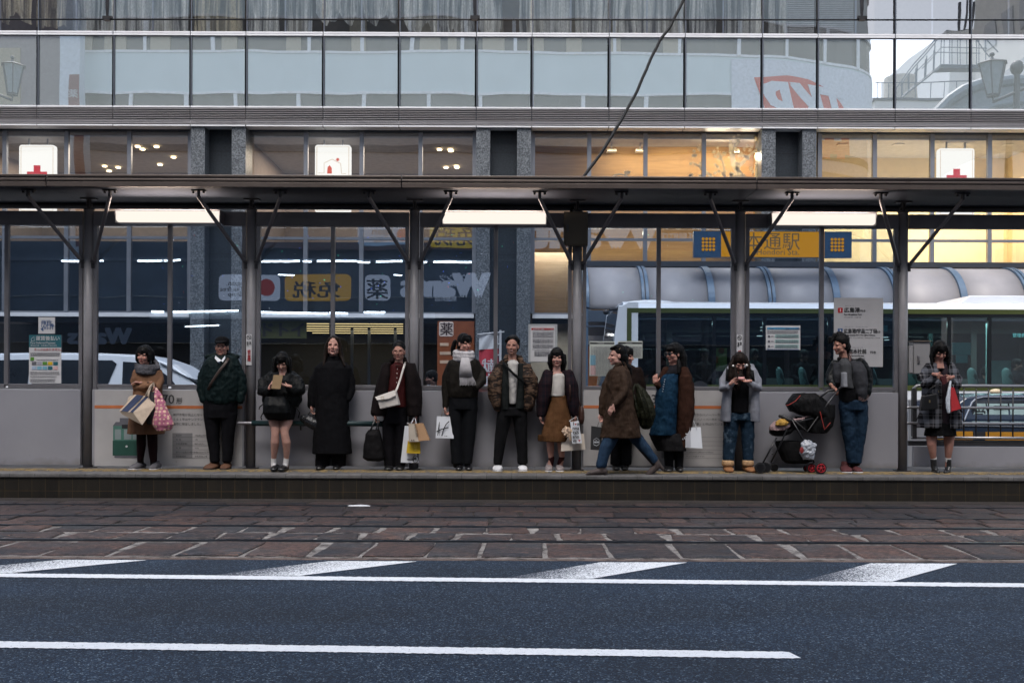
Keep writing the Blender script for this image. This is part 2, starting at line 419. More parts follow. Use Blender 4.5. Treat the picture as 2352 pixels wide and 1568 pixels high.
# litter
for (px, py, L, hh, lb) in ((609, 1144, .19, .02, 'crumpled white paper scrap lying at the foot of the platform edge'),
                            (822, 1166, .26, .006, 'flat torn white paper stuck on the dark setts below the long black coat')):
    Y = gy(py); c = W(px, py, Y); m = MB(); n = 9
    pts = [(c.x + L / 2 * cos(2 * pi * i / n) * random.uniform(.7, 1.1), c.y + .06 * sin(2 * pi * i / n) * random.uniform(.6, 1.1)) for i in range(n)]
    vs = [(px_, py_, .016) for px_, py_ in pts] + [(px_ * .9 + c.x * .1, py_, .02 + hh * random.random()) for px_, py_ in pts] + [(c.x, c.y, .02 + hh)]
    m.add(vs, [(i, (i + 1) % n, n + (i + 1) % n, n + i) for i in range(n)] + [(n + i, n + (i + 1) % n, 2 * n) for i in range(n)])
    tag(m.build('paper_scrap', M('scrap_paper', (0.7, 0.72, 0.76), 0.8), loc=c), lb, 'litter', 'paper litter by the track')
# ---------------- tram shelter ----------------
YP = 12.75                       # pole and glass plane
paintm = M('grey_painted_steel', (0.12, 0.114, 0.125), 0.42, 0.0, 0.18, 4, 30, 0.08, 0.5)
polem = M('pole_paint', (0.21, 0.205, 0.22), 0.40, 0.0, 0.15, 4, 30, 0.08, 0.5, ((0.08, 0.075, 0.07), 16, 0.68, (1, 1, .25)))
darkm = M('dark_steel', (0.035, 0.034, 0.038), 0.5, 0.3, 0.2, 8)
alum = M('aluminium_frame', (0.17, 0.165, 0.18), 0.35, 0.4, 0.12, 5)
def panel_mat():
    t = NT('scuffed_grey_panel')
    c = t.ramp(t.noise(1.2, 5), [(0.3, (0.225, 0.225, 0.255)), (0.7, (0.265, 0.265, 0.295))])
    d = t.ramp(t.noise(17, 6, 0.85, (1, 1, 0.3)), [(0.64, (0, 0, 0)), (0.70, (1, 1, 1))])
    c = t.mix(t.math('MULTIPLY', d, 0.6), c, (0.06, 0.055, 0.055))
    tc = t.n('TexCoord'); sp = t.n('SeparateXYZ'); t.l(tc.outputs['Object'], sp.inputs[0])
    sm = t.ramp(t.math('ADD', sp.outputs['Z'], t.math('MULTIPLY', t.noise(6, 4), 0.2)), [(0.10, (0.7, 0.66, 0.6)), (0.22, (1, 1, 1))])
    c = t.mix(1.0, c, sm, 'MULTIPLY')
    return t.done(t.pbr(c, 0.45, 0, t.bump(t.noise(180, 2), 0.15, 0.002), 0.5))
panelm = panel_mat()
shelter = thing('tram_shelter', 'long grey steel tram stop shelter with glazed bays and a flat roof on the platform', 'shelter', (0, YP, PZ))
def X12(px): return X_(px, YP)
POLE = [-171.5] + [203 + 373.9 * i for i in range(6)] + [2446.5]
def roof_mat():
    t = NT('roof_underside'); c = t.ramp(t.noise(1.5, 4), [(0.3, (0.030, 0.034, 0.044)), (0.7, (0.040, 0.045, 0.058))])
    return t.done(t.pbr(c, 0.45, 0, None, 0.08))
rf = MB(); seams = [-8.2, X_(124, 12.0), X_(922, 12.0), X_(1728 + 5, 12.0), 8.2]
seams = [-9.9, -5.62, -1.34, 2.94, 7.22, 11.5]
for a, b in zip(seams, seams[1:]):
    if a > -9.9: rf.box(a - .004, a + .004, 12.03, 13.08, 3.75, 3.80)
    rf.box(a + .004, b - .004, 12.02, 13.1, 3.742, 3.86)
rf.build('roof_panel', roof_mat(), shelter)
fm = M('brown_aluminium', (0.115, 0.092, 0.082), 0.38, 0.5, 0.15, 3, dirt=((0.05, 0.035, 0.025), 12, 0.66, (0.3, 1, 1)))
for a, b in zip(seams, seams[1:]):
    f1 = MB(); f1.box(a + .006, b - .006, 11.985, 12.02, 3.742, 3.80); f1.box(a + .006, b - .006, 11.975, 12.02, 3.812, 3.838)
    f1.box(a + .006, b - .006, 12.0, 12.03, 3.79, 3.886); f1.box(a + .006, b - .006, 11.985, 12.02, 3.862, 3.888)
    f1.build('fascia', fm, shelter, bevel=0.004)
gt = MB(); gt.tube([(-10, 13.12, 3.72), (11.5, 13.12, 3.72)], 0.045, 12); gt.build('gutter', darkm, shelter, smooth=True)
for p in POLE:
    x = X12(p)
    c = MB(); c.tube([(x, YP, PZ), (x, YP, 3.60)], 0.0625, 24); o = c.build('pole', polem, shelter, smooth=False)
    for q in o.data.polygons: q.use_smooth = len(q.vertices) == 4
    c = MB(); c.tube([(x, YP, 3.595), (x, YP, 3.612)], 0.067, 20); c.box(x - .02, x + .02, YP - .02, YP + .02, 3.6, 3.75)
    c.box(x - .10, x + .10, YP - .05, YP + .05, 3.725, 3.742); c.tube([(x - .04, YP, 3.655), (x + .04, YP, 3.655)], 0.022, 10)
    for s_ in (-1, 1): c.box(x + s_ * .014 - .004, x + s_ * .014 + .004, YP - .045, YP + .045, 3.63, 3.73)
    c.build('pole_head', darkm, shelter, bevel=0.003)
    c = MB(); c.box(x - .085, x + .085, YP - .085, YP + .085, PZ, PZ + .012)
    c.build('base_plate', darkm, shelter)
    for s_ in (-1, 1):
        a = Vector((x + s_ * .07, YP - .035, 2.93)); b = Vector((x + s_ * .5, 12.17, 3.655))
        br = MB(); m_ = a.lerp(b, .06); br.tube([a, m_, a.lerp(b, .95), b], [0.024, 0.024, 0.024, 0.024], 10, round_=True)
        o = br.build('brace', paintm, shelter, smooth=True)
        ft = MB(); ft.obox(a + Vector((-s_ * .02, .0, -.03)), Vector((1, 0, 0)), Vector((0, 1, 0)), Vector((0, 0, 1)), .035, .006, .055)
        ft.tube([(a.x, a.y - .045, a.z), (a.x, a.y + .02, a.z)], .018, 8); ft.build('brace_foot', darkm, shelter); hd = MB()
        hd.tube([b, b + Vector((s_ * .0, -.005, .085))], 0.02, 10); hd.box(b.x - .012, b.x + .012, b.y - .03, b.y + .03, 3.65, 3.742)
        hd.box(b.x - .085, b.x + .085, b.y - .03, b.y + .03, 3.722, 3.738)
        for e in (-.062, .062): hd.tube([(b.x + e, b.y, 3.695), (b.x + e, b.y, 3.722)], 0.016, 8)
        hd.build('brace_bracket', darkm, shelter, bevel=0.002)
gl = glass('shelter_glass', 0.17, (0.60, 0.69, 0.80), 0.0012, 0.9, 0.0, (.78, .88, 1.0))
GB, GT, BT = 1.355, 3.395, 3.574
bays = list(zip(POLE[:-1], POLE[1:]))
for bi, (p0, p1) in enumerate(bays):
    a, b = X12(p0) + .068, X12(p1) - .068; m_ = (a + b) / 2
    m2 = MB(); m2.box(a, b, YP - .04, YP + .04, GT, BT); m2.build('top_beam', paintm, shelter, bevel=0.004)
    if bi == 6: continue
    fr = MB()
    for q, w_ in ((a + .024, .024), (b - .024, .024)): fr.box(q - w_, q + w_, YP - .03, YP + .03, 0.33, GT)
    fr.box(m_ - .026, m_ + .026, YP - .028, YP + .028, GB, GT)
    fr.box(a + .048, m_ - .026, YP - .025, YP + .025, GB - .035, GB + .012); fr.box(m_ + .026, b - .048, YP - .025, YP + .025, GB - .035, GB + .012)
    fr.box(a + .048, b - .048, YP - .02, YP + .02, GB - .055, GB - .036)
    fr.build('window_frame', alum, shelter, bevel=0.003)
    for u, v in ((a + .048, m_ - .026), (m_ + .026, b - .048)):
        MB().pane(u, v, YP, GB + .012, GT - .001).build('glass_pane', gl, shelter)
    o = MB().box(a + .006, b - .006, YP - .06, YP - .035, 0.335, GB - .057).build('lower_panel', panelm, shelter, bevel=0.003)
    MB().box(a + .05, b - .05, YP - .03, YP + .02, 0.345, GB - .06).build('panel_back', darkm, shelter)
# perch rail on the third bay
o = thing('perch_rail', 'green tubular leaning rail with a silver end joint behind the seated girl', 'rail', (X12(760), 12.5, .88))
pr = MB(); pr.tube([(X12(592), 12.48, .884), (X12(935), 12.48, .884)], 0.034, 16); pr.build('bar', M('green_padding', (0.006, 0.022, 0.024), 0.4, 0, 0.2, 10), o, smooth=True)
pr = MB(); pr.tube([(X12(562), 12.48, .884), (X12(592), 12.48, .884)], 0.022, 12, round_=True); pr.tube([(X12(573), 12.48, .884), (X12(573), 12.70, .884)], 0.02, 10)
pr.tube([(X12(949), 12.48, .884), (X12(949), 12.70, .884)], 0.02, 10); pr.tube([(X12(935), 12.48, .884), (X12(955), 12.48, .884)], 0.022, 12, round_=True)
pr.build('end_joint', alum, o, smooth=True)
# lamps
def diff_mat():
    t = NT('lamp_diffuser'); e = t.n('Emission', Color=(1.0, 0.90, 0.80, 1), Strength=.46); return t.done(e.outputs[0])
dm = diff_mat()
for px, lb in ((384.5, 'lit warm white strip lamp under the roof above the woman in the tan coat'), (1134, 'lit warm white strip lamp under the roof left of the brown junction box'),
               (1890, 'lit warm white strip lamp under the roof above the white destination board')):
    x = X_(px, 12.5); o = thing('strip_lamp', lb, 'lamp', (x, 12.55, 3.5), 'strip lamps under the shelter roof')
    m2 = MB(); m2.box(x - .655, x + .655, 12.58, 12.70, 3.395, 3.56); m2.box(x - .662, x - .65, 12.47, 12.60, 3.392, 3.555); m2.box(x + .65, x + .662, 12.47, 12.60, 3.392, 3.555)
    m2.box(x - .655, x + .655, 12.46, 12.60, 3.545, 3.558); m2.build('housing', paintm, o, bevel=0.003)
    m2 = MB(); m2.prismx([(12.475, 3.538), (12.475, 3.44), (12.49, 3.420), (12.53, 3.410), (12.58, 3.410), (12.58, 3.538)], x - .645, x + .645)
    m2.build('diffuser', dm, o)
    ld = bpy.data.lights.new('strip_light', 'AREA'); ld.shape = 'RECTANGLE'; ld.size = 1.2; ld.size_y = .06; ld.energy = 9; ld.color = (1, .80, .66)
    lo = bpy.data.objects.new('strip_light', ld); COL.objects.link(lo); lo.parent = o; lo.location = (0, -.17, -.03); lo.rotation_euler = (radians(180), 0, 0)
# junction box on the pole
x = X_(1321, 12.6); o = thing('junction_box', 'brown metal junction box strapped to the pole under a black cable', 'electrical box', (x, 12.62, 3.2))
boxm = M('brown_box_paint', (0.105, 0.085, 0.060), 0.18, 0.3, 0.1, 5)
m2 = MB(); m2.box(x - .152, x + .152, 12.56, 12.69, 3.135, 3.565); m2.build('cabinet', boxm, o, bevel=0.006)
m2 = MB(); m2.box(x - .134, x + .134, 12.548, 12.558, 3.152, 3.548); m2.build('door', boxm, o, bevel=0.003)
m2 = MB(); m2.box(x - .118, x - .092, 12.535, 12.547, 3.31, 3.40); m2.build('latch', darkm, o)
def wire(name, pts, r, mat, label, cat, n=24, sag=0.0, group=None, wob=0.0):
    P = [Vector(p) for p in pts]; out = []
    for i in range(len(P) - 1):
        for k in range(n): out.append(P[i].lerp(P[i + 1], k / n))
    out.append(P[-1]); L = len(out) - 1
    for i, p in enumerate(out):
        t_ = i / L; p.z -= sag * 4 * t_ * (1 - t_); p.x += wob * (noise.noise(Vector((i * .35, 0, 3))))
    m = MB(); m.tube(out, r, 8); return tag(m.build(name, mat, loc=out[0], smooth=True), label, cat, group)
rub = M('black_rubber', (0.008, 0.008, 0.009), 0.55)
pts = [(X12(1308), 12.68, 3.55), (X12(1312), 12.78, 3.63), (X12(1325), 13.2, 3.78), (W(1342, 403, 13.2))]
cb = [W(1342, 403, 13.2), W(1375, 360, 13.2), W(1402, 318, 13.2), W(1430, 270, 13.2), W(1462, 212, 13.2), W(1488, 150, 13.2), W(1514, 95, 13.2), W(1540, 60, 13.2), W(1580, -20, 13.2), W(1650, -160, 13.3)]
wire('power_cable', pts[:3] + cb, 0.02, rub, 'thick black cable rising from the shelter roof across the facade to the upper right', 'cable', 6, 0, None, 0.008)
wire('contact_wire', [W(-150, 45, 10.0), W(2500, 46.5, 10.0)], 0.0085, rub, 'thin black overhead tram wire running straight across the top of the view', 'wire', 2)
for px, pb, lb in ((246, 43, 'hanging rod clamped to the overhead wire, leftmost of three'), (1090, 42, 'hanging rod clamped to the overhead wire, middle of three'), (1979, 43, 'hanging rod clamped to the overhead wire, rightmost of three')):
    a = W(px, pb, 10.0); m = MB(); m.tube([a + Vector((0, 0, .02)), a + Vector((.0, 0, .12)), a + Vector((-.005, 0, 1.2))], [0.013, 0.02, 0.02], 8)
    m.box(a.x - .045, a.x + .05, a.y - .015, a.y + .015, a.z - .005, a.z + .022); m.box(a.x - .03, a.x + .03, a.y - .02, a.y + .02, a.z - .022, a.z)
    tag(m.build('wire_hanger', darkm, loc=a), lb, 'wire hanger', 'hangers of the overhead wire')
# posters and signs on the glass
white = M('white_print', (0.50, 0.50, 0.52), 0.5, 0, 0.05)
ink = M('black_ink', (0.012, 0.012, 0.015), 0.6); red = M('red_ink', (0.36, 0.015, 0.02), 0.5); blue = M('blue_ink', (0.02, 0.07, 0.20), 0.5)
teal = M('teal_print', (0.012, 0.10, 0.13), 0.5, 0, 0.05); orange = M('orange_print', (0.45, 0.14, 0.05), 0.5); green = M('green_ink', (0.08, 0.22, 0.03), 0.5); grey = M('grey_ink', (0.10, 0.10, 0.12), 0.6)
yellow = M('yellow_print', (0.55, 0.36, 0.01), 0.5); lblue = M('pale_blue_print', (0.16, 0.36, 0.48), 0.5); pink = M('pink_print', (0.55, 0.36, 0.36), 0.6)
YS = YP - .012
def lines(mb, x0, x1, z0, z1, n, y, frac=.5, seed=1):
    """unreadably small print as rows of short dashes"""
    rr = random.Random(seed); d = (z1 - z0) / n
    for i in range(n):
        x = x0; z = z1 - d * (i + 1)
        while x < x1 - .004:
            L = rr.uniform(.008, .03); e = min(x + L, x1); mb.box(x, e, y - .0012, y, z, z + d * frac); x = e + rr.uniform(.003, .008)
        
def sign(name, label, cat, x0, x1, y0, y1, Y, mat=None, group=None, th=.004):
    """flat sheet given by its photo box; returns root and a function to place things in photo units"""
    c = W((x0 + x1) / 2, y1, Y); a = W(x0, (y0 + y1) / 2, Y); b = W(x1, (y0 + y1) / 2, Y); t_ = W((x0 + x1) / 2, y0, Y)
    o = thing(name, label, cat, (c.x, Y, c.z), group)
    MB().box(a.x, b.x, Y - th, Y, c.z, t_.z).build('sheet', mat or white, o)
    zx = lambda px: a.x + (px - x0) * Y / F
    zz = lambda py: t_.z - (py - y0) * Y / F
    return o, zx, zz
U = YP / F
o, zx, zz = sign('poster', 'white square free wi-fi sticker with blue letters above the fare poster', 'poster', 88, 126, 728, 766, YS)
m = MB(); y = YS - .006
m.text('HIROSHIMA', zx(95), y, zz(737.5), .022, bold=.01); m.text('FREE', zx(94.5), y, zz(747.5), .078, bold=.02, sx=.86); m.text('WI-FI', zx(94.5), y, zz(757), .078, bold=.02, sx=.86)
for k in (3, 5, 7): m.tube([(zx(117) + .0056 * k * cos(t_), y, zz(750) + .0056 * k * sin(t_)) for t_ in [i * pi / 12 for i in range(0, 7)]], .004, 4)
for k in (3, 5, 7): m.tube([(zx(100) - .0056 * k * cos(t_) * .8, y, zz(754) - .0056 * k * sin(t_) * .8) for t_ in [i * pi / 12 for i in range(0, 7)]], .004, 4)
m.build('lettering', blue, o)
o, zx, zz = sign('poster', 'tall fare payment poster with a teal heading and rows of card pictures', 'poster', 66.5, 140.5, 769, 880, YS)
MB().box(zx(66.5), zx(140.5), YS - .006, YS - .0045, zz(797.5), zz(769)).build('heading', teal, o)
m = MB(); y = YS - .008
m.text('運賃後払い', zx(82), y, zz(781), .062, bold=.03); m.text('Fare Deferred Payment', zx(70), y, zz(789.5), .039, sx=.86, bold=.015); m.text('車资后付款   车费请在下车时支付', zx(70), y, zz(795), .024, sx=.95)
m.tube([(zx(72), y, zz(783)), (zx(72), y, zz(778)), (zx(78), y, zz(773)), (zx(79), y, zz(783)), (zx(72), y, zz(783))], .003, 4)
m.build('heading_lettering', white, o)
m = MB(); m.text('きっぷはありません。', zx(78), y, zz(805), .038, bold=.03); m.build('red_lettering', red, o)
m = MB(); lines(m, zx(70), zx(137), zz(817), zz(808), 3, y, .45, 3); lines(m, zx(84), zx(134), zz(827), zz(824), 1, y, .4, 4); lines(m, zx(70), zx(137), zz(860), zz(852), 4, y, .4, 5); lines(m, zx(70), zx(130), zz(866), zz(862), 2, y, .4, 6); lines(m, zx(70), zx(128), zz(877), zz(869), 4, y, .4, 7)
m.build('small_print', grey, o)
for r_ in range(2):
    for c_ in range(5):
        x = zx(73.5 + 12.3 * c_); z = zz(838 + 10.6 * r_)
        MB().box(x, x + .058, y - .001, y + .001, z, z + .042).build('card_picture', [grey, M('lilac_print', (.3, .3, .36), .5), green, yellow, teal, M('pale_blue2', (.28, .36, .48), .5), lblue, lblue, teal, pink][r_ * 5 + c_], o)
MB().box(zx(70), zx(78.5), y - .001, y, zz(828), zz(820)).build('green_card', green, o)
# no smoking strips on poles
for pi_, (px, top, lb) in enumerate(((571.5, 767.5, 'narrow white no smoking strip'), (1698, 769, 'narrow white no smoking strip on the pole above the girl in the grey hoodie'))):
    if pi_ == 0: lb = 'narrow white no smoking strip on the pole beside the man in the cap'
    o, zx, zz = sign('no_smoking_strip', lb, 'sign', px - 6.3, px + 6.3, top, top + 71, YP - .066, None, 'no smoking strips on the poles'); y = YP - .066 - .006
    m = MB(); c_ = Vector((zx(px), y, zz(top + 7)))
    m.tube([c_ + Vector((.026 * cos(i * pi / 8), 0, .026 * sin(i * pi / 8))) for i in range(17)], .0035, 4, cap=False)
    m.tube([c_ + Vector((-.018, 0, .018)), c_ + Vector((.018, 0, -.018))], .003, 4); m.box(c_.x - .016, c_.x + .016, y - .001, y + .001, c_.z - .003, c_.z + .003)
    m.text('電停', zx(px + .6), y, zz(top + 20), .024, bold=.03, vert=True); m.text('駅構内', zx(px - 5), y, zz(top + 20), .024, bold=.03, vert=True); m.build('black_lettering', ink, o)
    m = MB(); m.text('終日禁煙', zx(px - 3.4), y, zz(top + 42), .044, bold=.04, vert=True); m.build('red_lettering', red, o)
# timetables
o, zx, zz = sign('timetable', 'taped notice with a red heading and small tables, left of the lamp pole', 'timetable', 1213, 1279.5, 744, 831.5, YS, M('tape_film', (.34, .36, .38), .3), th=.002)
MB().box(zx(1218), zx(1274), YS - .005, YS - .0025, zz(830), zz(749)).build('notice_sheet', white, o); y = YS - .007
MB().box(zx(1220), zx(1272), y, y + .001, zz(758), zz(753.3)).build('heading', red, o)
m = MB(); m.text('年末年始の営業についてのお知らせ', zx(1224), y - .002, zz(757.5), .019, bold=.02); m.build('heading_lettering', white, o)
m = MB()
for (a, b, z1, z0, n) in ((1223, 1271, 761, 775, 6), (1223, 1271, 778, 787, 4), (1223, 1271, 790, 799, 4), (1227, 1268, 806, 818, 6)):
    lines(m, zx(a) + .004, zx(b) - .004, zz(z0) + .004, zz(z1) - .004, n, y, .4, n)
    for q in (z0, z1): m.box(zx(a), zx(b), y - .001, y, zz(q), zz(q) + .002)
    for q in range(5): m.box(zx(a + (b - a) * q / 4), zx(a + (b - a) * q / 4) + .002, y - .001, y, zz(z0), zz(z1))
lines(m, zx(1222), zx(1262), zz(803), zz(801), 1, y, .5, 9); m.build('small_print', grey, o)
for (x0, x1, y0, y1, lb, cols) in ((1353.5, 1411, 783.5, 863, 'large pale timetable sheet behind the walking woman', ((lblue, 815, 838), (pink, 839, 861))), (1418.5, 1475, 783, 822.5, 'small pale timetable sheet with a blue block, right of the larger one', ((lblue, 794, 800),))):
    o, zx, zz = sign('timetable', lb, 'timetable', x0, x1, y0, y1, YS, M('pale_green_paper', (.42, .45, .42), .5), 'timetables on the glass'); y = YS - .006
    MB().box(zx(x0 + 1), zx(x1 - 1), y, y + .001, zz(y0 + 6.5), zz(y0 + 3)).build('heading', ink, o)
    for i_, (mt, a, b) in enumerate(cols): MB().box(zx(x0 + 2), zx(x0 + 14), y, y + .001, zz(b), zz(a)).build('tinted_block', mt, o)
    m = MB(); MB()
    for q in range(13): m.box(zx(x0 + 12 + q * 3.4), zx(x0 + 12 + q * 3.4) + .0022, y - .001, y, zz(y1 - 3), zz(y0 + 12))
    lines(m, zx(x0 + 3), zx(x1 - 2), zz(y1 - 2), zz(y0 + 11), int((y1 - y0 - 12) / 2.6), y, .3, 8); m.build('small_print', grey, o)
    m = MB(); m.text('平日時刻表', zx(x0 + 18), y - .002, zz(y0 + 6.3), .017); m.build('heading_lettering', white, o)
o, zx, zz = sign('poster', 'white card notice with blue bands on the glass above the girl with the phone', 'poster', 1758.5, 1837.5, 747.5, 803.5, YS); y = YS - .006
MB().box(zx(1761), zx(1834), y, y + .001, zz(757), zz(752)).build('heading', M('sky_blue_print', (.08, .28, .46), .5), o)
for a in (768, 779.5, 791):
    MB().box(zx(1779), zx(1834), y, y + .001, zz(a + 8), zz(a)).build('pale_band', M('mint_print', (.30, .46, .46), .5), o)
m = MB(); lines(m, zx(1762), zx(1832), zz(766.5), zz(758), 4, y, .4, 2)
for a in (768, 779.5, 791): lines(m, zx(1781), zx(1832), zz(a + 7.6), zz(a), 4, y - .002, .4, int(a)); m.box(zx(1763), zx(1768), y - .002, y, zz(a + 7), zz(a + 2)); m.box(zx(1770), zx(1776), y - .002, y, zz(a + 5), zz(a + 3.5))
m.build('small_print', grey, o)
m = MB(); m.text('「PASPY・IC カード」で乗継される お客様へ', zx(1763), y - .002, zz(756.4), .021, bold=.02); lines(m, zx(1762), zx(1834), zz(803), zz(800.5), 1, y, .6, 2); m.build('heading_lettering', blue, o)
# destination board
o, zx, zz = sign('destination_board', 'large grey white destination board with red 1 and blue 3 beside the leaning man', 'sign', 1914.5, 2027.5, 684, 842, YS, M('board_grey', (.36, .355, .37), .5, 0, .05)); y = YS - .006
for n_, z0, mt in (('1', 718.5, red), ('3', 766, blue)):
    MB().box(zx(1923.5), zx(1934.5), y, y + .001, zz(z0), zz(z0 - 11.5)).build('number_square', mt, o); m = MB(); m.text(n_, zx(1926.3), y - .002, zz(z0 - 2.2), .06, bold=.02); m.build('number', white, o)
m = MB()
m.text('広島港', zx(1937.5), y, zz(716.5), .068, bold=.035); m.text('行き', zx(1975), y, zz(716.5), .035, bold=.03); m.text('For Hiroshima Port', zx(1937.5), y, zz(724), .029, bold=.03, sx=.98); m.text('ひろ しま こう', zx(1939.5), y, zz(703.5), .014, sx=1.3)
m.text('히로시마항 방면   广岛港 方面', zx(1937.5), y, zz(730), .017)
m.text('広島港/宇品二丁目', zx(1937.5), y, zz(764.5), .064, bold=.035, sx=.80); m.text('行き', zx(2009.5), y, zz(764.5), .035, bold=.03); m.text('For Hiroshima Port / For Ujina 2-chome', zx(1937.5), y, zz(771), .028, bold=.03, sx=.87)
m.text('ひろ しま こう      う じな に ちょう め', zx(1939.5), y, zz(751.5), .014, sx=1.2); m.text('히로시마항 방면  우지나 니쵸메 방면   广岛港 方面 宇品二丁目 方面', zx(1937.5), y, zz(777), .016)
m.text('広電本社前', zx(1937.5), y, zz(811.5), .066, bold=.035, sx=.88); m.text('行き', zx(1998), y, zz(811.5), .038, bold=.03); m.text('でん ほん  しゃ  まえ', zx(1951), y, zz(799), .014, sx=1.3); m.text('For Hiroden-honsha-mae', zx(1937.5), y, zz(818.5), .028, bold=.03, sx=.90); m.text('히로덴 본사앞 방면   广电总公司前 方面', zx(1937.5), y, zz(824.5), .016)
m.build('lettering', ink, o)
MB().box(zx(1923.5), zx(1934.5), y, y + .001, zz(813), zz(801.5)).build('number_square', red, o)
m = MB(); m.text('5', zx(1926.3), y - .002, zz(810.8), .06, bold=.02); m.build('number', white, o)
# history panels below the glass (tram pictures)
YB = YP - .062
def hist(name, lb, x0, x1, title, rows, table):
    o, zx, zz = sign(name, lb, 'poster', x0, x1, 896, 1070, YB, M('scuffed_white_print', (.36, .35, .355), .5, 0, .10, 3, dirt=((.12, .11, .10), 16, .68, (1, 1, .3))), None, .003); y = YB - .005
    MB().box(zx(x0), zx(x1), y, y + .001, zz(938), zz(931)).build('orange_stripe', orange, o)
    m = MB(); m.text(title, zx(x0 + 139), y, zz(926.5), .165, bold=.015)
    m.text('形', zx(x0 + 187), y, zz(925.5), .082, bold=.03)
    for i_, (tx, s_) in enumerate(rows): m.text(s_, zx(x0 + tx), y, zz(954.5 + 10.6 * i_), .038, bold=.01)
    for i_, (a_, b_) in enumerate(table):
        m.text(a_, zx(x0 + 187), y - .002, zz(1001 + 9.6 * i_), .026, bold=.01); m.text(b_, zx(x0 + 230), y - .002, zz(1001 + 9.6 * i_), .027, bold=.01); m.box(zx(x0 + 179), zx(x0 + 320), y - .002, y - .001, zz(1003.5 + 9.6 * i_), zz(1003.5 + 9.6 * i_) + .002)
    m.build('lettering', M('soft_ink', (.05, .05, .055), .6), o)
    MB().box(zx(x0 + 179), zx(x0 + 225), y, y + .001, zz(1051), zz(994)).build('table_shade', M('table_grey', (.17, .17, .18), .6), o)
    return o, zx, zz, y
o, zx, zz, y = hist('tram_history_board', 'white tram history board with an orange line and a green tram picture', 217, 556, '570', ((180, '神戸市電が廃止になったのに伴い'), (180, '５８１号はサンフランシスコ市のト'), (180, '島市に贈呈しました。')), (('製造年', '1926年(1958年改造)'), ('両  数', '1両'), ('定員(座席数)', '88人(42人)'), ('自  重', '16.6t'), ('最大寸法(長さ×幅×高さ)', '13,410mm×2,377mm'), ('車体製造所', '大阪車両工業')))
tg = M('tram_green', (.012, .06, .045), .5); tg2 = M('tram_pale_green', (.06, .16, .13), .5)
pc = MB(); pc.box(zx(259), zx(320), y - .002, y, zz(1046), zz(1012)); pc.build('tram_picture_body', tg, o)
pc = MB(); pc.box(zx(260), zx(320), y - .002, y, zz(1012), zz(978)); pc.build('tram_picture_upper', tg2, o)
pc = MB(); pc.prism([(zx(259), zz(978)), (zx(321), zz(978)), (zx(314), zz(969)), (zx(266), zz(969))], y - .002, y); pc.box(zx(275), zx(305), y - .002, y, zz(969), zz(960)); pc.box(zx(263), zx(317), y - .002, y, zz(1051), zz(1047)); pc.build('tram_picture_roof', grey, o)
for a in (264, 285, 305): MB().box(zx(a), zx(a + (14 if a != 285 else 17)), y - .005, y - .003, zz(1009), zz(986)).build('tram_picture_window', lblue if a == 0 else M('window_print', (.2, .24, .25), .4), o)
MB().box(zx(280), zx(300), y - .005, y - .003, zz(984), zz(975)).build('tram_picture_sign', ink, o)
m = MB(); m.tube([(zx(291), y - .006, zz(1025)), (zx(291), y - .002, zz(1025))], .014, 12); m.build('tram_picture_lamp', white, o)
hist('tram_history_board', 'speckled grey tram history board mostly hidden behind the walking woman', 1340, 1680, '238', ((238, '広島市からハノーバー市へ被爆'), (232, '1989年にハノーバー市から広島'), (238, 'バー電車」と呼ばれています。')), (('', ''), ('', ''), ('', ''), ('', ''), ('最大寸法', '    11,100mm×2,280mm×3,750mm'), ('車体製造所', '    デュワグ(西ドイツ)')))
# meter cabinet and barrier railing to the right of the last pole
x = W(2113, 900, 12.75).x; z1 = W(2113, 782, 12.75).z; z0 = W(2113, 858, 12.75).z
o = thing('meter_cabinet', 'pale grey metal cabinet with a handle, fixed beside the last pole', 'cabinet', (x, 12.8, z0))
cm = M('cabinet_grey', (.25, .245, .255), .4, .1, .06)
m = MB(); m.box(x - .088, x + .122, 12.74, 12.9, z0, z1 - .012); m.build('cabinet', cm, o, bevel=.005)
m = MB(); m.box(x - .10, x + .13, 12.72, 12.9, z1 - .012, z1); m.build('lid', M('cabinet_lid', (.13, .10, .08), .5), o)
m = MB(); m.box(x - .155, x - .105, 12.72, 12.86, z0 + .01, z1 - .07); m.build('side_cover', cm, o, bevel=.004)
m = MB(); m.box(x - .045, x - .012, 12.725, 12.739, z0 + .13, z0 + .23); m.box(x - .035, x - .022, 12.712, 12.726, z0 + .16, z0 + .22); m.build('handle', alum, o, bevel=.004)
o = thing('barrier_railing', 'brushed steel barrier railing with thin uprights at the right end of the platform', 'railing', (X12(2200), 12.85, PZ))
steel = M('brushed_steel', (.30, .30, .32), .3, .8, .1, 4); YR = 12.85; xr = X_(2600, YR)
rz = lambda py: Z_(py, YR)
m = MB(); m.tube([(X_(2100, YR), YR, rz(1003)), (X_(2100, YR), YR, rz(886)), (X_(2106, YR), YR, rz(882)), (xr, YR, rz(882))], .022, 12); m.build('top_rail', steel, o, smooth=True)
for py in (931.5, 967.5):
    m = MB(); m.tube([(X_(2078, YR), YR - .03, rz(py + 20)), (X_(2078, YR), YR - .03, rz(py + 4)), (X_(2081, YR), YR - .03, rz(py + 1)), (X_(2086, YR), YR - .03, rz(py)), (xr, YR - .03, rz(py))], .018, 12); m.build('middle_rail', steel, o, smooth=True)
m = MB(); m.tube([(X_(2094, YR), YR, rz(1001)), (xr, YR, rz(1001))], .018, 12); m.build('bottom_rail', steel, o, smooth=True)
for i in range(-3, 14):
    px = 2214 + 28.2 * i
    m = MB(); m.tube([(X_(px, YR), YR, rz(1001)), (X_(px, YR), YR, rz(884))], .0095, 8); m.build('upright', darkm, o, smooth=True)
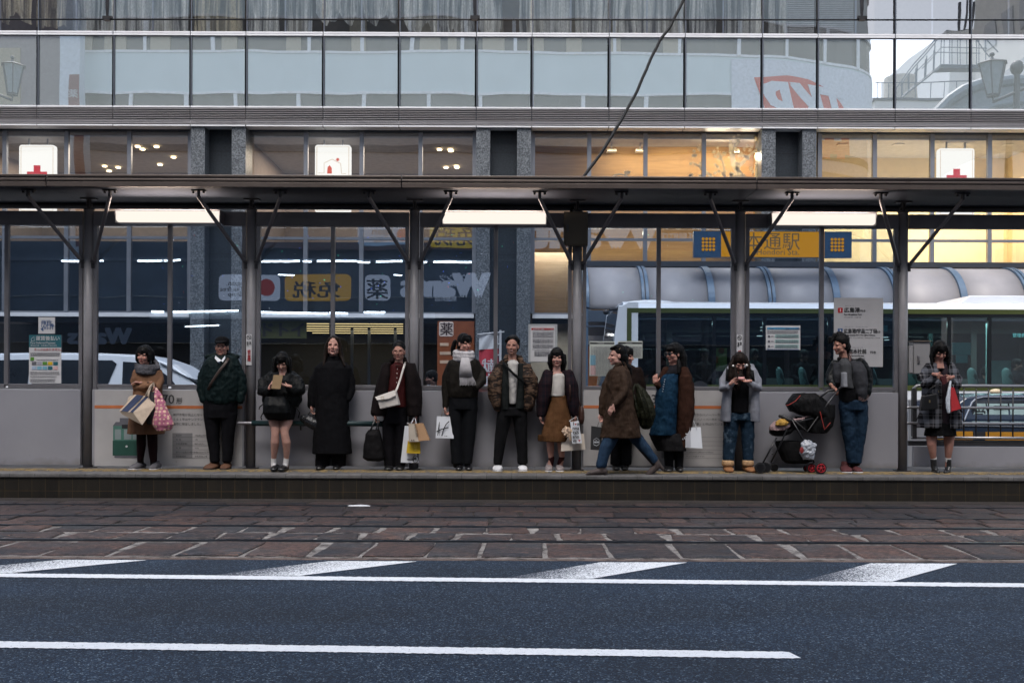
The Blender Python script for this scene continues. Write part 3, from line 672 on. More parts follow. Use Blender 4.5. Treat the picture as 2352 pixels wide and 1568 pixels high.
m = MB(); m.box(X_(2095, YR), X_(2104, YR), YR - .03, YR + .03, rz(1003), rz(888)); m.box(X_(2073, YR), X_(2078, YR), YR - .07, YR + .0, rz(995), rz(935)); m.build('end_post', darkm, o)
o = MB().box(X_(2098, 12.8), X_(2600, 12.8), 12.79, 12.84, Z_(1068, 12.8), Z_(1021, 12.8)).build('low_wall_panel', panelm, loc=(X_(2200, 12.8), 12.8, PZ), bevel=.003)
tag(o, 'low grey steel panel under the barrier railing behind the plaid coat woman', 'panel')
m = MB(); m.box(X_(2085, 12.9), X_(2600, 12.9), 12.87, 12.9, Z_(1019, 12.9), Z_(1008, 12.9)); m.build('panel_cap', darkm, o)
# ---------------- glass fronted building across the street ----------------
YB = 26.0; YW = 26.45
xb = lambda p: X_(p, YB); zb = lambda p: Z_(p, YB); xw = lambda p: X_(p, YW); zw = lambda p: Z_(p, YW)
bld = thing('glass_fronted_building', 'glass fronted office building with louvre band and granite pillars across the street', 'building', (0, YB, 0))
def spandrel_mat():
    t = NT('spandrel_glass')
    g = t.n('BsdfGlossy', Roughness=0.01, Color=(0.95, 0.97, 1, 1)); t.l(t.bump(t.noise(0.5, 1, 0.4, (1, 1, 0.6)), 1.0, 0.006), g.inputs['Normal'])
    d = t.n('BsdfDiffuse', Color=(0.43, 0.485, 0.475, 1)); mx = t.n('MixShader', Fac=0.66); t.l(d.outputs[0], mx.inputs[1]); t.l(g.outputs[0], mx.inputs[2])
    return t.done(mx.outputs[0])
spm = spandrel_mat()
topg = glass('coated_glass', 0.27, (0.92, 0.94, 0.97), 0.008, 0.5, 0.005)
lowg = glass('shop_glass', 0.26, (0.90, 0.92, 0.94), 0.006, 0.5, 0.005)
wal = M('white_aluminium', (0.66, 0.66, 0.68), 0.4, 0.0, 0.08, 2)
lou = M('louvre_aluminium', (0.36, 0.34, 0.345), 0.4, 0.0, 0.08, 2)
mul = M('dark_mullion', (0.085, 0.095, 0.115), 0.4, 0.4, 0.1, 3)
sil = M('silver_mullion', (0.30, 0.31, 0.34), 0.3, 0.6, 0.1, 3)
J = []
base = [435.5, 563, 740, 914]
for k in range(-2, 5): J += [b + 655.8 * k for b in base]
J = [p for p in J if -700 < p < 3300]
ZT = 14.5
vis = lambda a, b: b > -500 and a < 2950
for a, b in zip(J, J[1:]):
    if not vis(a, b): continue
    x0, x1 = xb(a) + .012, xb(b) - .012
    MB().pane(x0 + .03, x1 - .03, YB, zb(247), zb(87)).build('spandrel_pane', spm, bld)
    MB().pane(x0 + .03, x1 - .03, YB, zb(76), ZT).build('upper_pane', topg, bld)
    m = MB(); m.box(x0, x1, YB - .06, YB + .03, zb(81), zb(77)); m.box(x0, x1, YB - .06, YB + .03, zb(86), zb(82)); m.box(x0, x1, YB - .04, YB + .03, zb(82), zb(81)); m.build('sill', wal, bld)
    m = MB(); m.box(x0, x1, YB - .05, YB + .05, zb(251), zb(247.5)); m.box(x0, x1, YB - .05, YB + .3, zb(293.6), zb(290.3)); m.build('sill', wal, bld)
    m = MB(); n = 9; h = (zb(252) - zb(289.5)) / n
    for i in range(n):
        z = zb(289.5) + h * i; m.prismx([(YB - .06, z + h * .30), (YB - .06, z + h * .52), (YB - .01, z + h * .75), (YB + .05, z + h * .75), (YB + .05, z + h * .6), (YB - .02, z + h * .5), (YB - .04, z + h * .28)], x0, x1)
    m.build('louvre_panel', lou, bld)
    MB().box(x0 - .01, x0 + .022, YB - .03, YB + .08, zb(247), ZT).build('mullion', mul, bld)
m = MB(); m.box(-30, 30, YB + .08, YB + .14, zb(290), zb(251)); m.box(-30, 30, YB + .1, YB + .4, zb(86), zb(78)); m.build('backing', mul, bld)
mids = [(a + b) / 2 for a, b in zip(J, J[1:]) if b - a > 160 and vis(a, b)]
m = MB()
for p in mids: m.box(xb(p) - .02, xb(p) + .02, YB + .02, YB + .06, zb(77), ZT)
m.build('inner_mullion', sil, bld)
# soffit and recessed window wall
m = MB(); m.box(-30, 30, YB - .04, YW + .1, zb(290) + .02, zb(290) + .12); m.build('soffit', M('soffit', (0.30, 0.29, 0.30), .5), bld)
def granite(name, a, b, sc=70):
    t = NT(name); c = t.ramp(t.noise(sc, 2, 0.6), [(0.38, a), (0.5, tuple((x + y) / 2 for x, y in zip(a, b))), (0.62, b)])
    c2 = t.ramp(t.noise(25, 2), [(0.35, (0.75,) * 3), (0.65, (1.15,) * 3)])
    br = t.n('TexBrick'); br.offset = 0
    for k, v in (('Scale', 1.0), ('Mortar Size', 0.006), ('Brick Width', 40.0), ('Row Height', 1.36)): br.inputs[k].default_value = v
    br.inputs['Color1'].default_value = br.inputs['Color2'].default_value = (1, 1, 1, 1); br.inputs['Mortar'].default_value = (.3, .3, .3, 1)
    tc = t.n('TexCoord'); sx = t.n('SeparateXYZ'); t.l(tc.outputs['Object'], sx.inputs[0]); cm = t.n('CombineXYZ', X=5.0); t.l(t.math('ADD', sx.outputs['Z'], 4.62), cm.inputs['Y']); t.l(cm.outputs[0], br.inputs['Vector'])
    c = t.mix(1.0, t.mix(1.0, c, c2, 'MULTIPLY'), br.outputs['Color'], 'MULTIPLY')
    return t.done(t.pbr(c, 0.35, 0, None, 0.5))
gr = granite('flamed_granite', (0.05, 0.056, 0.065), (0.17, 0.185, 0.20), 30); dg = granite('black_granite', (0.010, 0.014, 0.02), (0.035, 0.045, 0.055), 60)
ZS = zb(290) + .02
PIL = [435.5 + 656 * k for k in range(-1, 4)]
for p in PIL:
    if p > 3000 or p < -600: continue
    for a, b in ((p, p + 32), (p + 94, p + 126)):
        MB().box(xb(a), xb(b), YB + .02, YB + .7, 0.16, ZS).build('granite_pillar', gr, bld)
    MB().box(xb(p + 31), xb(p + 95), YB + .45, YB + .7, 0.16, ZS).build('dark_niche', dg, bld)
ZTW = zw(306); ZTR = zw(549); ZBW = zw(718)
for k, p in enumerate(PIL):
    a, b = p + 127, p + 656
    if a > 2900 or b < -100: continue
    n = 4; ws = [a + (b - a) * i / n for i in range(n + 1)]
    if k == 1: ws = [566, 701, 829, 964, 1088]
    if k == 2: ws = [1222, 1351, 1480, 1614, 1744]
    if k == 3: ws = [1880, 2006, 2138, 2270, 2400]
    if k == 0: ws = [-92, 10, 152, 296, 435]
    for u, v in zip(ws, ws[1:]):
        if v < -240 or u > 3060: continue
        MB().pane(xw(u) + .05, xw(v) - .05, YW, ZTR + .03, ZTW).build('window_pane', lowg, bld)
        if u < 1330: MB().pane(xw(u) + .05, xw(v) - .05, YW, ZBW, ZTR - .04).build('window_pane', lowg, bld)
        else: MB().pane(xw(u) + .05, xw(v) - .05, YW, 3.4, ZTR - .04).build('window_pane', lowg, bld)
    m = MB()
    for u in ws: m.box(xw(u) - .055, xw(u) + .055, YW - .05, YW + .05, ZBW - .02, ZTW + .05); 
    m.box(xw(ws[0]), xw(ws[-1]), YW - .03, YW + .05, ZTR - .04, ZTR + .03); m.box(xw(ws[0]), xw(ws[-1]), YW - .03, YW + .05, ZBW - .08, ZBW)
    m.build('window_frame', sil, bld)
    MB().box(xw(ws[0]), xw(ws[-1]), YW - .05, YW + .05, ZTW, ZS).build('head_frame', mul, bld)
    if k in (0, 1): MB().box(xw(ws[0]), xw(ws[-1]), YW + .35, YW + .4, ZBW, ZTR - .05).build('lower_dark_panel', M('blue_grey_panel', (.035, .055, .08), .6, 0, .3, 1.5), bld)  # dark panel added behind the lower panes to darken them
    m = MB(); m.box(xw(ws[0]), xw(ws[-1]), YW - .09, YW + .02, zw(731), zw(722)); m.build('lower_sill', wal, bld)
    MB().box(xw(ws[0]), xw(ws[-1]), YW + .25, YW + .3, zw(742), zw(722)).build('shop_beam', mul, bld)
# rooms
dimw = M('room_wall_grey', (0.27, 0.22, 0.19), .8); floorm = M('room_floor', (0.12, 0.10, 0.09), .6); ceilm = M('room_ceiling', (0.40, 0.38, 0.36), .8)
def wood_mat():
    t = NT('warm_wood_wall'); n = t.noise(3, 5, 0.6, (0.4, 1, 7)); c = t.ramp(n, [(0.3, (0.36, 0.21, 0.085)), (0.7, (0.52, 0.33, 0.15))]); return t.done(t.pbr(c, 0.6))
woodm = wood_mat(); cream = M('cream_wall', (0.66, 0.52, 0.30), .7, 0, .05)
rooms = [(-90, 435, 31.0, dimw), (563, 1090, 31.0, dimw), (1220, 1747, 27.4, woodm), (1878, 2405, 28.6, cream), (2530, 3060, 28.6, cream)]
for i, (a, b, yr, mt) in enumerate(rooms):
    x0, x1 = xw(a), xw(b)
    MB().box(x0, x1, yr, yr + .1, 3.3, ZS + .05).build('room_wall', mt, bld)
    m = MB(); m.box(x0 - .1, x0, YW + .1, yr + .1, 3.3, ZS + .05); m.box(x1, x1 + .1, YW + .1, yr + .1, 3.3, ZS + .05); m.build('side_wall', mt, bld)
    MB().box(x0, x1, YW + .1, yr, 8.02, 8.12).build('room_ceiling', ceilm, bld)
    MB().box(x0, x1, YW + .1, yr, 3.28, 3.36).build('room_floor', floorm, bld)
def area(x, y, z, sx, sy, e, col, rot=(0, 0, 0), parent=None, name='lamp_light', spot=None):
    if spot:
        ld = bpy.data.lights.new(name, 'SPOT'); ld.spot_size = spot; ld.spot_blend = 1.0; ld.shadow_soft_size = .05
    else:
        ld = bpy.data.lights.new(name, 'AREA'); ld.shape = 'RECTANGLE'; ld.size = sx; ld.size_y = sy
    ld.energy = e; ld.color = col
    o = bpy.data.objects.new(name, ld); COL.objects.link(o); o.location = (x, y, z); o.rotation_euler = rot
    if parent: o.parent = parent; o.location = Vector((x, y, z)) - rootloc(parent)
    return o
lampw = EM('warm_bulb', (1.0, .75, .42), 9.0)
sp = thing('ceiling_spots', 'small warm ceiling lights shining behind the lower office windows', 'ceiling lights', (0, 29, 8)); bpy.data.objects.remove(sp)
for i, (px, py) in enumerate(((316, 343), (327, 349), (359, 343), (635, 383) if 0 else (240, 388), (250, 401), (449 - 0, 385), (458, 389) if 0 else (436, 386), (497 - 130, 384), (398, 367), (590, 387), (1009, 347), (1034, 347), (1035, 350), (1024, 388), (1048, 385), (1049, 388), (291 - 20, 391))):
    if 435 < px < 563: continue
    y_ = 6.65 * F / (YH - py); y_ = min(30.6, max(27, y_)); c = W(px, py, y_)
    m = MB(); m.ell((c.x, y_, 7.985), (.075, .075, .022), None, 10, 6)
    m.build('ceiling_light', lampw, bld)
for x0, x1, e in ((xw(-90), xw(435), 120), (xw(563), xw(1090), 120)):
    area((x0 + x1) / 2, 28.8, 7.95, 5, 3, e, (1, .82, .62), parent=bld, name='room_light')
for a_, b_, e_ in ((1395, 1500, 8), (1510, 1620, 8), (1640, 1735, 10)): area(xw((a_ + b_) / 2), 26.72, 7.75, (b_ - a_) * .0115, .12, e_, (1, .76, .42), (radians(38), 0, 0), bld, 'spot_light')
area(xw(1480), 26.9, 4.9, 4, .3, 14, (1, .72, .38), (radians(160), 0, 0), bld, 'room_light')
for px in (1930, 2080, 2200, 2330): area(X_(px, 27.3), 27.2, 7.5, 0, 0, 190, (1, .85, .58), (radians(20), 0, 0), bld, 'spot_light', radians(130))
area(xw(2140), 27.4, 5.0, 5, .5, 55, (1, .84, .56), (radians(150), 0, 0), bld, 'room_light')
fx = M('spot_fixture', (0.45, 0.45, 0.46), .4)
for px, py in ((1470 - 0, 347), (1542 + 146 - 2, 347), (1404, 347), (1934, 330), (2063, 330), (2188, 322), (2315, 330)):
    c = W(px, py, 27.0); m = MB(); m.box(c.x - .13, c.x + .13, 26.9, 27.1, c.z - .035, c.z + .035); m.box(c.x - .02, c.x + .02, 26.98, 27.02, c.z, 8.02)
    o = m.build('spotlight', fx, loc=(c.x, 27, 8.02))
    k = {1470: 'over the wood wall', 1404: 'nearest the black cable', 1686: 'over the maple leaf decal', 1934: 'right of the rightmost pillar', 2063: 'second from the rightmost pillar', 2188: 'above the right red cross light box', 2315: 'at the far right edge'}[px]
    tag(o, 'small ceiling spotlight ' + k, 'spotlight', 'spotlights behind the second floor glass')
# light box signs
boxw = EM('lightbox_white', (1.0, .97, .90), 1.2); redp = EM('lightbox_red', (.62, .018, .03), 1.0); redo = EM('lightbox_orange', (.75, .10, .05), 1.0); goldp = EM('lightbox_line', (.62, .36, .13), 1.0)
def rbox(m, x0, x1, z0, z1, y0, y1, r):
    pts = []
    for cx, cz, a0 in ((x1 - r, z1 - r, 0), (x0 + r, z1 - r, 90), (x0 + r, z0 + r, 180), (x1 - r, z0 + r, 270)):
        for k in range(5): t_ = radians(a0 + 22.5 * k); pts.append((cx + r * cos(t_), cz + r * sin(t_)))
    return m.prism(pts[::-1], y0, y1)
YL = 26.75
for i, (px0, px1, top, bot, kind, lb) in enumerate(((43.5, 125.5, 333, 488, 'x', 'lit white box sign with a red cross, left one by the picture edge'), (723, 805, 333, 488, 'h', 'lit white box sign with a red doorway house drawing'), (2155, 2237.5, 341, 497, 'x', 'lit white box sign with a red cross in the bright room at right'))):
    c = W((px0 + px1) / 2, bot, YL); zt = W((px0 + px1) / 2, top, YL).z; a = W(px0, 400, YL).x; b = W(px1, 400, YL).x
    o = thing('light_box_sign', lb, 'sign', (c.x, YL, c.z), 'lit box signs behind the second floor glass')
    m = MB(); rbox(m, a, b, c.z, zt, YL, YL + .14, .07); m.build('face', boxw, o)
    m = MB(); fr = [(a + .05, c.z + .05), (b - .05, c.z + .05), (b - .05, zt - .05), (a + .05, zt - .05), (a + .05, c.z + .05)]
    m.tube([(q[0], YL - .003, q[1]) for q in fr], .006, 4); m.build('outline', goldp, o)
    m = MB()
    for s_ in (-.25, .25): m.box(c.x + s_ - .02, c.x + s_ + .02, YL + .05, YL + .09, zt, 8.02)
    m.build('hanger', fx, o)
    cz = W(0, 407 if i < 2 else 415, YL).z
    m = MB()
    cz = zt - .84
    if kind == 'x':
        m.prism([(c.x - .09, cz - .29), (c.x - .09, cz - .12), (c.x - .27, cz - .12), (c.x - .27, cz + .12), (c.x - .09, cz + .12), (c.x - .09, cz + .29), (c.x + .09, cz + .29), (c.x + .09, cz + .12), (c.x + .27, cz + .12), (c.x + .27, cz - .12), (c.x + .09, cz - .12), (c.x + .09, cz - .29)], YL - .01, YL - .002)
        m.build('red_cross', redp, o)
    else:
        zz_ = lambda py: zt - (py - 333) * YL / F; xx = lambda px: a + (px - 723) * YL / F
        m.prism([(xx(751), zz_(399)), (xx(762), zz_(399)), (xx(761.5), zz_(386)), (xx(757), zz_(380)), (xx(752), zz_(384))], YL - .01, YL - .002)
        st = []
        for k in range(20): r_ = .06 if k % 2 == 0 else .03; st.append((xx(775) + r_ * cos(k * pi / 10), zz_(367) + r_ * sin(k * pi / 10)))
        m.prism(st, YL - .01, YL - .002); m.build('red_door_and_leaf', redo, o)
        m = MB(); m.tube([(xx(p_), YL - .005, zz_(q_)) for p_, q_ in ((731, 398), (744, 398), (744, 375), (762, 366), (782, 376), (784, 399), (794, 399))], .006, 4)
        m.build('house_line', goldp, o)
# maple decal and lettering on the glass of the warm room
def decal():
    t = NT('frosted_decal'); a = t.n('BsdfTranslucent', Color=(.9, .84, .68, 1)); b = t.n('BsdfDiffuse', Color=(.85, .8, .66, 1)); m_ = t.n('MixShader', Fac=.5); t.l(a.outputs[0], m_.inputs[1]); t.l(b.outputs[0], m_.inputs[2]); return t.done(m_.outputs[0])
dec = decal()
area(X_(1680, 27), 27.1, 7.7, 1.6, .1, 26, (1, .85, .6), (radians(-55), 0, 0), bld, 'spot_light'); area(X_(1430, 27), 27.1, 5.6, 2.4, .1, 7, (1, .85, .6), (radians(-75), 0, 0), bld, 'spot_light')  # extra lights added facing the glass to brighten decal and lettering
def leafpts(cx, cz, r, rot):
    out = []
    for k in range(7):
        a = rot + (k - 3) * radians(44); L = r * (1.0, .95, .75, .45)[abs(k - 3)] if k != 3 else r
        L = r * (1.0 - .12 * abs(k - 3)); out.append((cx + L * cos(a), cz + L * sin(a))); a2 = a + radians(22)
        if k < 6: out.append((cx + r * .34 * cos(a2), cz + r * .34 * sin(a2)))
    a = rot + pi; out.append((cx + .2 * r * cos(a), cz + .2 * r * sin(a)))
    return out
YD = YW + .02; m = MB(); rr = random.Random(5)
D = lambda px, py: W(px, py, YD)
def branch(pts, r0, r1):
    P = [D(*p) for p in pts]; n = len(P); m.tube([(p.x, YD, p.z) for p in P], [(r0 + (r1 - r0) * i / (n - 1), .003) for i in range(n)], 6)
branch([(1705, 412), (1686, 380), (1680, 350), (1677, 330)], .09, .05); branch([(1690, 390), (1712, 365), (1738, 342)], .06, .02); branch([(1665, 410), (1660, 372), (1648, 345)], .035, .015)
branch([(1640, 412), (1622, 396), (1602, 380), (1590, 372)], .05, .01); branch([(1617, 400), (1614, 370), (1622, 345)], .03, .01); branch([(1735, 412), (1740, 380), (1744, 360)], .04, .03)
def lf(px, py, r):
    p = D(px, py); m.prism(leafpts(p.x, p.z, r, rr.uniform(0, 2 * pi)), YD - .002, YD + .001)
for px, py, n, sp_ in ((1650, 358, 9, 16), (1683, 352, 12, 20), (1712, 340, 9, 20), (1600, 376, 6, 14), (1598, 352, 3, 8), (1622, 400, 8, 14), (1660, 392, 9, 16), (1690, 405, 14, 26), (1712, 365, 5, 14), (1736, 385, 3, 8), (1608, 340, 3, 6), (1690, 325, 6, 22), (1585, 405, 4, 10)):
    for k in range(n): lf(min(1742, px + rr.gauss(0, sp_ * .6)), min(412, py + rr.gauss(0, sp_ * .5)), rr.uniform(.06, .12))
branch([(1402, 412), (1412, 402), (1425, 400), (1440, 405)], .03, .02); lf(1437, 398, .14); lf(1443, 396, .1)
o = m.build('maple_decal', dec, loc=(xw(1650), YD, 6.9)); tag(o, 'pale maple tree decal stuck on the window of the warm lit room', 'decal')
m = MB()
p = D(1353, 508)
for i, ch in enumerate('献血ルームもみじ'): m.text(ch, D(1353 + i * 27.5, 0).x, YD, D(0, 512).z + 0.0 - .09 , .33, bold=-.005)
tag(m.build('window_lettering', dec, loc=(p.x, YD, p.z)), 'pale hand drawn characters on the lower wood wall window', 'lettering')
# curtains on the top storey
def curtain_mat(name, a, b):
    t = NT(name); c = t.ramp(t.noise(40, 3, 0.7, (1, 1, .35)), [(0.35, a), (0.65, b)]); c = t.mix(1.0, c, t.ramp(t.noise(7, 2, 0.6, (1, 1, .04)), [(0.38, (0.22, .22, .23)), (0.60, (1.1, 1.1, 1.08))]), 'MULTIPLY'); return t.done(t.pbr(c, 0.75, 0, None, .3, Sheen_Weight=0.3))  # vertical dark stripes paint the shade of the folds into the colour
c1_ = curtain_mat('silver_curtain', (0.55, 0.55, 0.52), (0.92, 0.92, 0.88)); c2_ = curtain_mat('beige_curtain', (0.46, 0.41, 0.29), (0.80, 0.72, 0.54)); blindm = M('blind_slats', (.55, .55, .54), .5)
def curtain(p0, p1, zbot, style, mat, parent):
    x0, x1 = X_(p0, 26.6), X_(p1, 26.6); n = int((x1 - x0) / .025); vs = []; fs = []; rows = 14; zt = 13.5
    ph = rr.uniform(0, 9); fq = rr.uniform(15, 22)
    def zb_(u):
        if style == 'swag': k = (u * (x1 - x0) / .62) % 1; return zbot + .32 * (abs(k - .5) * 2) ** 2.2
        return zbot + .05 * noise.noise(Vector((u * 9, ph, 0)))
    for i in range(n + 1):
        u = i / n; x = x0 + (x1 - x0) * u; z0 = zb_(u)
        for j in range(rows + 1):
            v = j / rows; z = z0 + (zt - z0) * v
            y = 26.6 + .10 * sin(x * fq + ph + 1.3 * noise.noise(Vector((x * 2, v * 3, ph)))) + .03 * noise.noise(Vector((x * 5, v * 2, ph)))
            if style == 'swag' and v < .25: y += .05 * sin(u * 60 + v * 30) * (1 - v * 4)
            vs.append((x + .02 * noise.noise(Vector((x * 3, z * 2, 1))), y, z))
    for i in range(n):
        for j in range(rows): a = i * (rows + 1) + j; fs.append((a, a + rows + 1, a + rows + 2, a + 1))
    m = MB(); m.add(vs, fs); return m.build('curtain', mat, parent, smooth=True)
zc = zb(76)
for p0, p1, zz_, st, mt in ((-20, 68, zc + .42, 'swag', c2_), (82, 150, zc + .32, 'drop', c2_), (160, 222, zc, 'drop', c1_), (228, 262, zc, 'drop', c1_), (268, 345, zc, 'drop', c1_), (350, 432, zc, 'drop', c1_), (444, 555, zc, 'drop', c2_), (567, 640, zc, 'drop', c1_), (652, 712, zc, 'drop', c1_),
                            (722, 905, zc + .42, 'swag', c1_), (925, 985, zc + .2, 'swag', c1_), (985, 1088, zc + .0, 'swag', c1_), (1096, 1150, zc, 'swag', c1_), (1190, 1310, zc + .02, 'drop', c1_), (1318, 1396, zc + .02, 'drop', c1_), (1404, 1572, zc, 'drop', c1_), (1580, 1640, zc, 'drop', c1_), (1660, 1745, zc, 'drop', c1_), (1764, 1806, zc, 'drop', c1_), (-160, -30, zc, 'drop', c2_)):
    curtain(p0, p1, zz_, st, mt, bld)
m = MB()
for i in range(60): z = zc + .02 + i * .05; m.box(xb(1815), xb(1880), 26.5, 26.53, z, z + .03); m.box(xb(1892), xb(1972), 26.5, 26.53, z, z + .03)
m.build('blind', blindm, bld)
MB().box(-14, 10, 27.6, 27.7, zc - .1, 14.4).build('room_wall', M('upper_room_wall', (.20, .16, .13), .8), bld)
MB().box(-30, 30, YB + .1, 33, 14.5, 14.7).build('roof', mul, bld)
MB().box(-30, 30, YB + .1, 33, 10.35, 10.5).build('floor_slab', mul, bld)
MB().box(-30, 30, 33, 33.3, 0, 14.7).build('rear_wall', dimw, bld)
# ground floor shop
MB().box(-30, X_(930, 30), 30.0, 30.1, 0.15, 3.25).build('shop_wall', M('shop_wall_dark', (0.035, 0.032, 0.03), .8), bld)
m = MB()
for i, py in enumerate((741, 746, 751.5, 757, 762, 767)):
    y_ = 27.2 + i * .42; z = H + (YH - py) * y_ / F
    for a, b in ((592 + 25 * i, 755), (764, 925)): m.box(X_(a, y_), X_(b, y_), y_, y_ + .04, z - .0, z + .022)
m.build('shop_ceiling_lights', EM('shop_strip', (1.0, .70, .30), 1.4), bld)
m = MB()
for px in (806, 845, 905): m.box(X_(px, 28.5), X_(px + 6, 28.5), 28.4, 28.5, .15, 3.2)
m.build('shop_post', mul, bld)
MB().box(xw(566), xw(700), YW + .2, YW + .22, Z_(778, YW), Z_(738, YW)).build('shop_sign_panel', M('olive_sign', (.05, .055, .012), .6), bld)
m = MB(); m.text('ドトイ', xw(590), YW + .18, Z_(772, YW), .42, bold=.05, mirror=False); m.build('shop_sign_lettering', ink, bld)
area(xw(760), 28.5, 3.0, 4, 1, 14, (1, .78, .45), parent=bld, name='shop_light')
# orange shop poster with one large character, banner, child
m = MB(); YO = 26.3
o = thing('shop_poster', 'orange shop window poster with one white square character, behind the scarf woman', 'poster', (X_(1040, YO), YO, .6))
MB().box(X_(1004, YO), X_(1089, YO), YO, YO + .02, Z_(890, YO), Z_(738, YO)).build('sheet', M('orange_poster', (.20, .055, .018), .4), o)
m = MB(); rbox(m, X_(1008, YO), X_(1041, YO), Z_(773, YO), Z_(739, YO), YO - .008, YO - .002, .05); m.build('white_square', M('poster_white', (.6, .5, .45), .5), o)
m = MB(); m.text('薬', X_(1009.5, YO), YO - .014, Z_(768, YO), .36, bold=.02, mirror=False); m.build('character', M('poster_ink', (.03, .012, .01), .5), o)
for k in range(3): MB().box(X_(1010, YO), X_(1030 + 8 * k, YO), YO - .01, YO - .002, Z_(795 + 20 * k, YO), Z_(788 + 20 * k, YO)).build('pale_line', M('poster_pale', (.5, .35, .25), .5), o)
MB().box(xw(1222), xw(1336), 28.2, 28.3, .15, 8.0).build('shop_wall', M('shop_wall_light', (.36, .33, .27), .7), bld)
m = MB()
for a, b in ((1220, 1247), (1262, 1300)): m.box(X_(a, 27.5), X_(b, 27.5), 27.5, 27.56, Z_(614, 27.5), Z_(611.5, 27.5))
for a, b in ((1220, 1232), (1278, 1300)): m.box(X_(a, 27.5), X_(b, 27.5), 27.5, 27.56, Z_(640, 27.5), Z_(637.5, 27.5))
m.build('shop_tube_lights', EM('cool_tube', (.85, .95, 1.0), 3.0), bld)
m = MB(); m.box(X_(1254, 27.6), X_(1259, 27.6), 27.6, 27.7, 3.4, 5.2); m.box(X_(1232, 27.9), X_(1250, 27.9), 27.9, 28, 3.4, 5); m.build('shop_post', M('tan_post', (.35, .28, .18), .6), bld)
area(xw(1270), 27.2, 5.1, 1.3, .5, 18, (.95, .95, 1.0), parent=bld, name='shop_light')
for i in range(3): MB().box(xw(1225 + i * 26), xw(1248 + i * 26), 27.2, 27.5, .3, 1.2 + .2 * i).build('shop_shelf', [M('shelf_white', (.5, .5, .52), .6), M('shelf_orange', (.40, .12, .04), .6), M('shelf_red', (.35, .03, .03), .6)][i], bld)
area(xw(1270), 26.9, 3.0, 1.2, .5, 20, (1, .9, .8), parent=bld, name='shop_light')
area(xw(1050), 25.9, 3.1, .9, .3, 0.1, (1, .8, .6), parent=bld, name='shop_light')
# ---------------- subway entrance with barrel roof ----------------
YE = 22.6
xe = lambda p: X_(p, YE); ze = lambda p: Z_(p, YE)
ent = thing('subway_entrance', 'subway entrance with frosted barrel roof, blue ribs and an orange station sign', 'subway entrance', (xe(1850), YE, .15))
def smoke():
    t = NT('frosted_panel'); c = t.ramp(t.noise(.8, 4), [(0.3, (0.23, 0.225, 0.24)), (0.7, (0.33, 0.315, 0.325))])
    return t.done(t.pbr(c, 0.45, 0, None, .35))
prof = []
R1 = ze(598) - ze(708)
for k in range(15):
    a = radians(90 * k / 14); prof.append((YE + 1.35 - 1.35 * sin(a) if False else YE + 1.3 * (1 - sin(a)), ze(708) + R1 * cos(a)))
prof = prof[::-1]      # bottom front to top back
def shell(m, x0, x1, off, th):
    pts = [(y - off, z + off * .6) for y, z in prof]; inn = [(y - off + th, z + off * .6 - th * .5) for y, z in prof][::-1]
    return m.prismx(pts + inn, x0, x1)
RIBS = [1345, 1481, 1634, 1772, 1922, 2062, 2215, 2365, 2500]
for a, b in zip(RIBS, RIBS[1:]):
    m = MB(); shell(m, xe(a), xe(b), 0, .02); o = m.build('frosted_panel', smoke() if 'sm' not in MATS else MATS['sm'], ent, smooth=False); MATS['sm'] = o.data.materials[0]
    for q in o.data.polygons: q.use_smooth = len(q.vertices) == 4
bl = M('blue_grey_rib', (0.085, 0.135, 0.20), .4, .1)
for i, p in enumerate(RIBS):
    m = MB(); shell(m, xe(p) - .075, xe(p) + .075 if i % 2 == 0 else xe(p) - .01, .05, .10)
    if i % 2: shell(m, xe(p) + .02, xe(p) + .09, .05, .10)
    if p == 1345: m.box(xe(p) - .05, xe(p) + .05, YE - .05, YE + .08, .15, ze(708))
    m.build('rib', bl, ent)
m = MB(); m.box(xe(1345), xe(2520), YE - .04, YE + .08, ze(738), ze(712)); m.box(xe(1345), xe(2520), YE - .06, YE + .02, ze(750), ze(747)); m.build('gutter_beam', M('slate_blue', (.06, .08, .11), .4), ent)
m = MB(); m.box(xe(1345), xe(2520), YE + 1.15, YE + 1.5, ze(596), ze(583) - .0); m.build('ridge_beam', M('ridge_dark', (.03, .035, .045), .5), ent)
MB().box(xe(1345), xe(2520), YE + 1.6, YE + 1.7, .15, ze(712)).build('inner_wall', M('entrance_inner', (.10, .085, .08), .7), ent)
MB().box(xe(1350), xe(1420), YE + .9, YE + 1.0, .15, ze(790)).build('orange_counter', M('orange_counter', (.30, .10, .03), .6), ent)
MB().box(xe(1350), xe(1440), YE + .92, YE + 1.02, ze(785), ze(765)).build('pale_counter', M('pale_counter', (.38, .34, .32), .6), ent)
sg = thing('station_sign', 'orange station sign between two dark blue squares of orange dots', 'sign', (xe(1773), YE - .1, ze(588)))
YG = YE - .1; xs = lambda p: X_(p, YG); zs = lambda p: Z_(p, YG)
MB().box(xs(1592), xs(1955), YG, YG + .12, zs(589), zs(529)).build('blue_board', M('sign_blue', (.02, .055, .11), .35), sg)
orl = EM('sign_orange', (.72, .30, .02), .85)
MB().box(xs(1655), xs(1892), YG - .012, YG, zs(588), zs(530)).build('orange_panel', orl, sg)
m = MB()
for bx in (1611, 1907):
    for i in range(4):
        for j in range(4): c = Vector((xs(bx + 2.5 + i * 8.1), YG - .004, zs(547 + j * 8.1 - 0))); m.tube([c, c + Vector((0, -.008, 0))], .034, 12)
m.build('orange_dots', orl, sg)
m = MB()
for i, ch in enumerate('本通駅'): m.text(ch, xs(1708 + i * 43), YG - .02, zs(568), .42, bold=.0)
m.text('Hondori Sta.', xs(1735), YG - .02, zs(583), .19)
m.build('lettering', M('sign_grey', (.10, .07, .035), .5), sg)
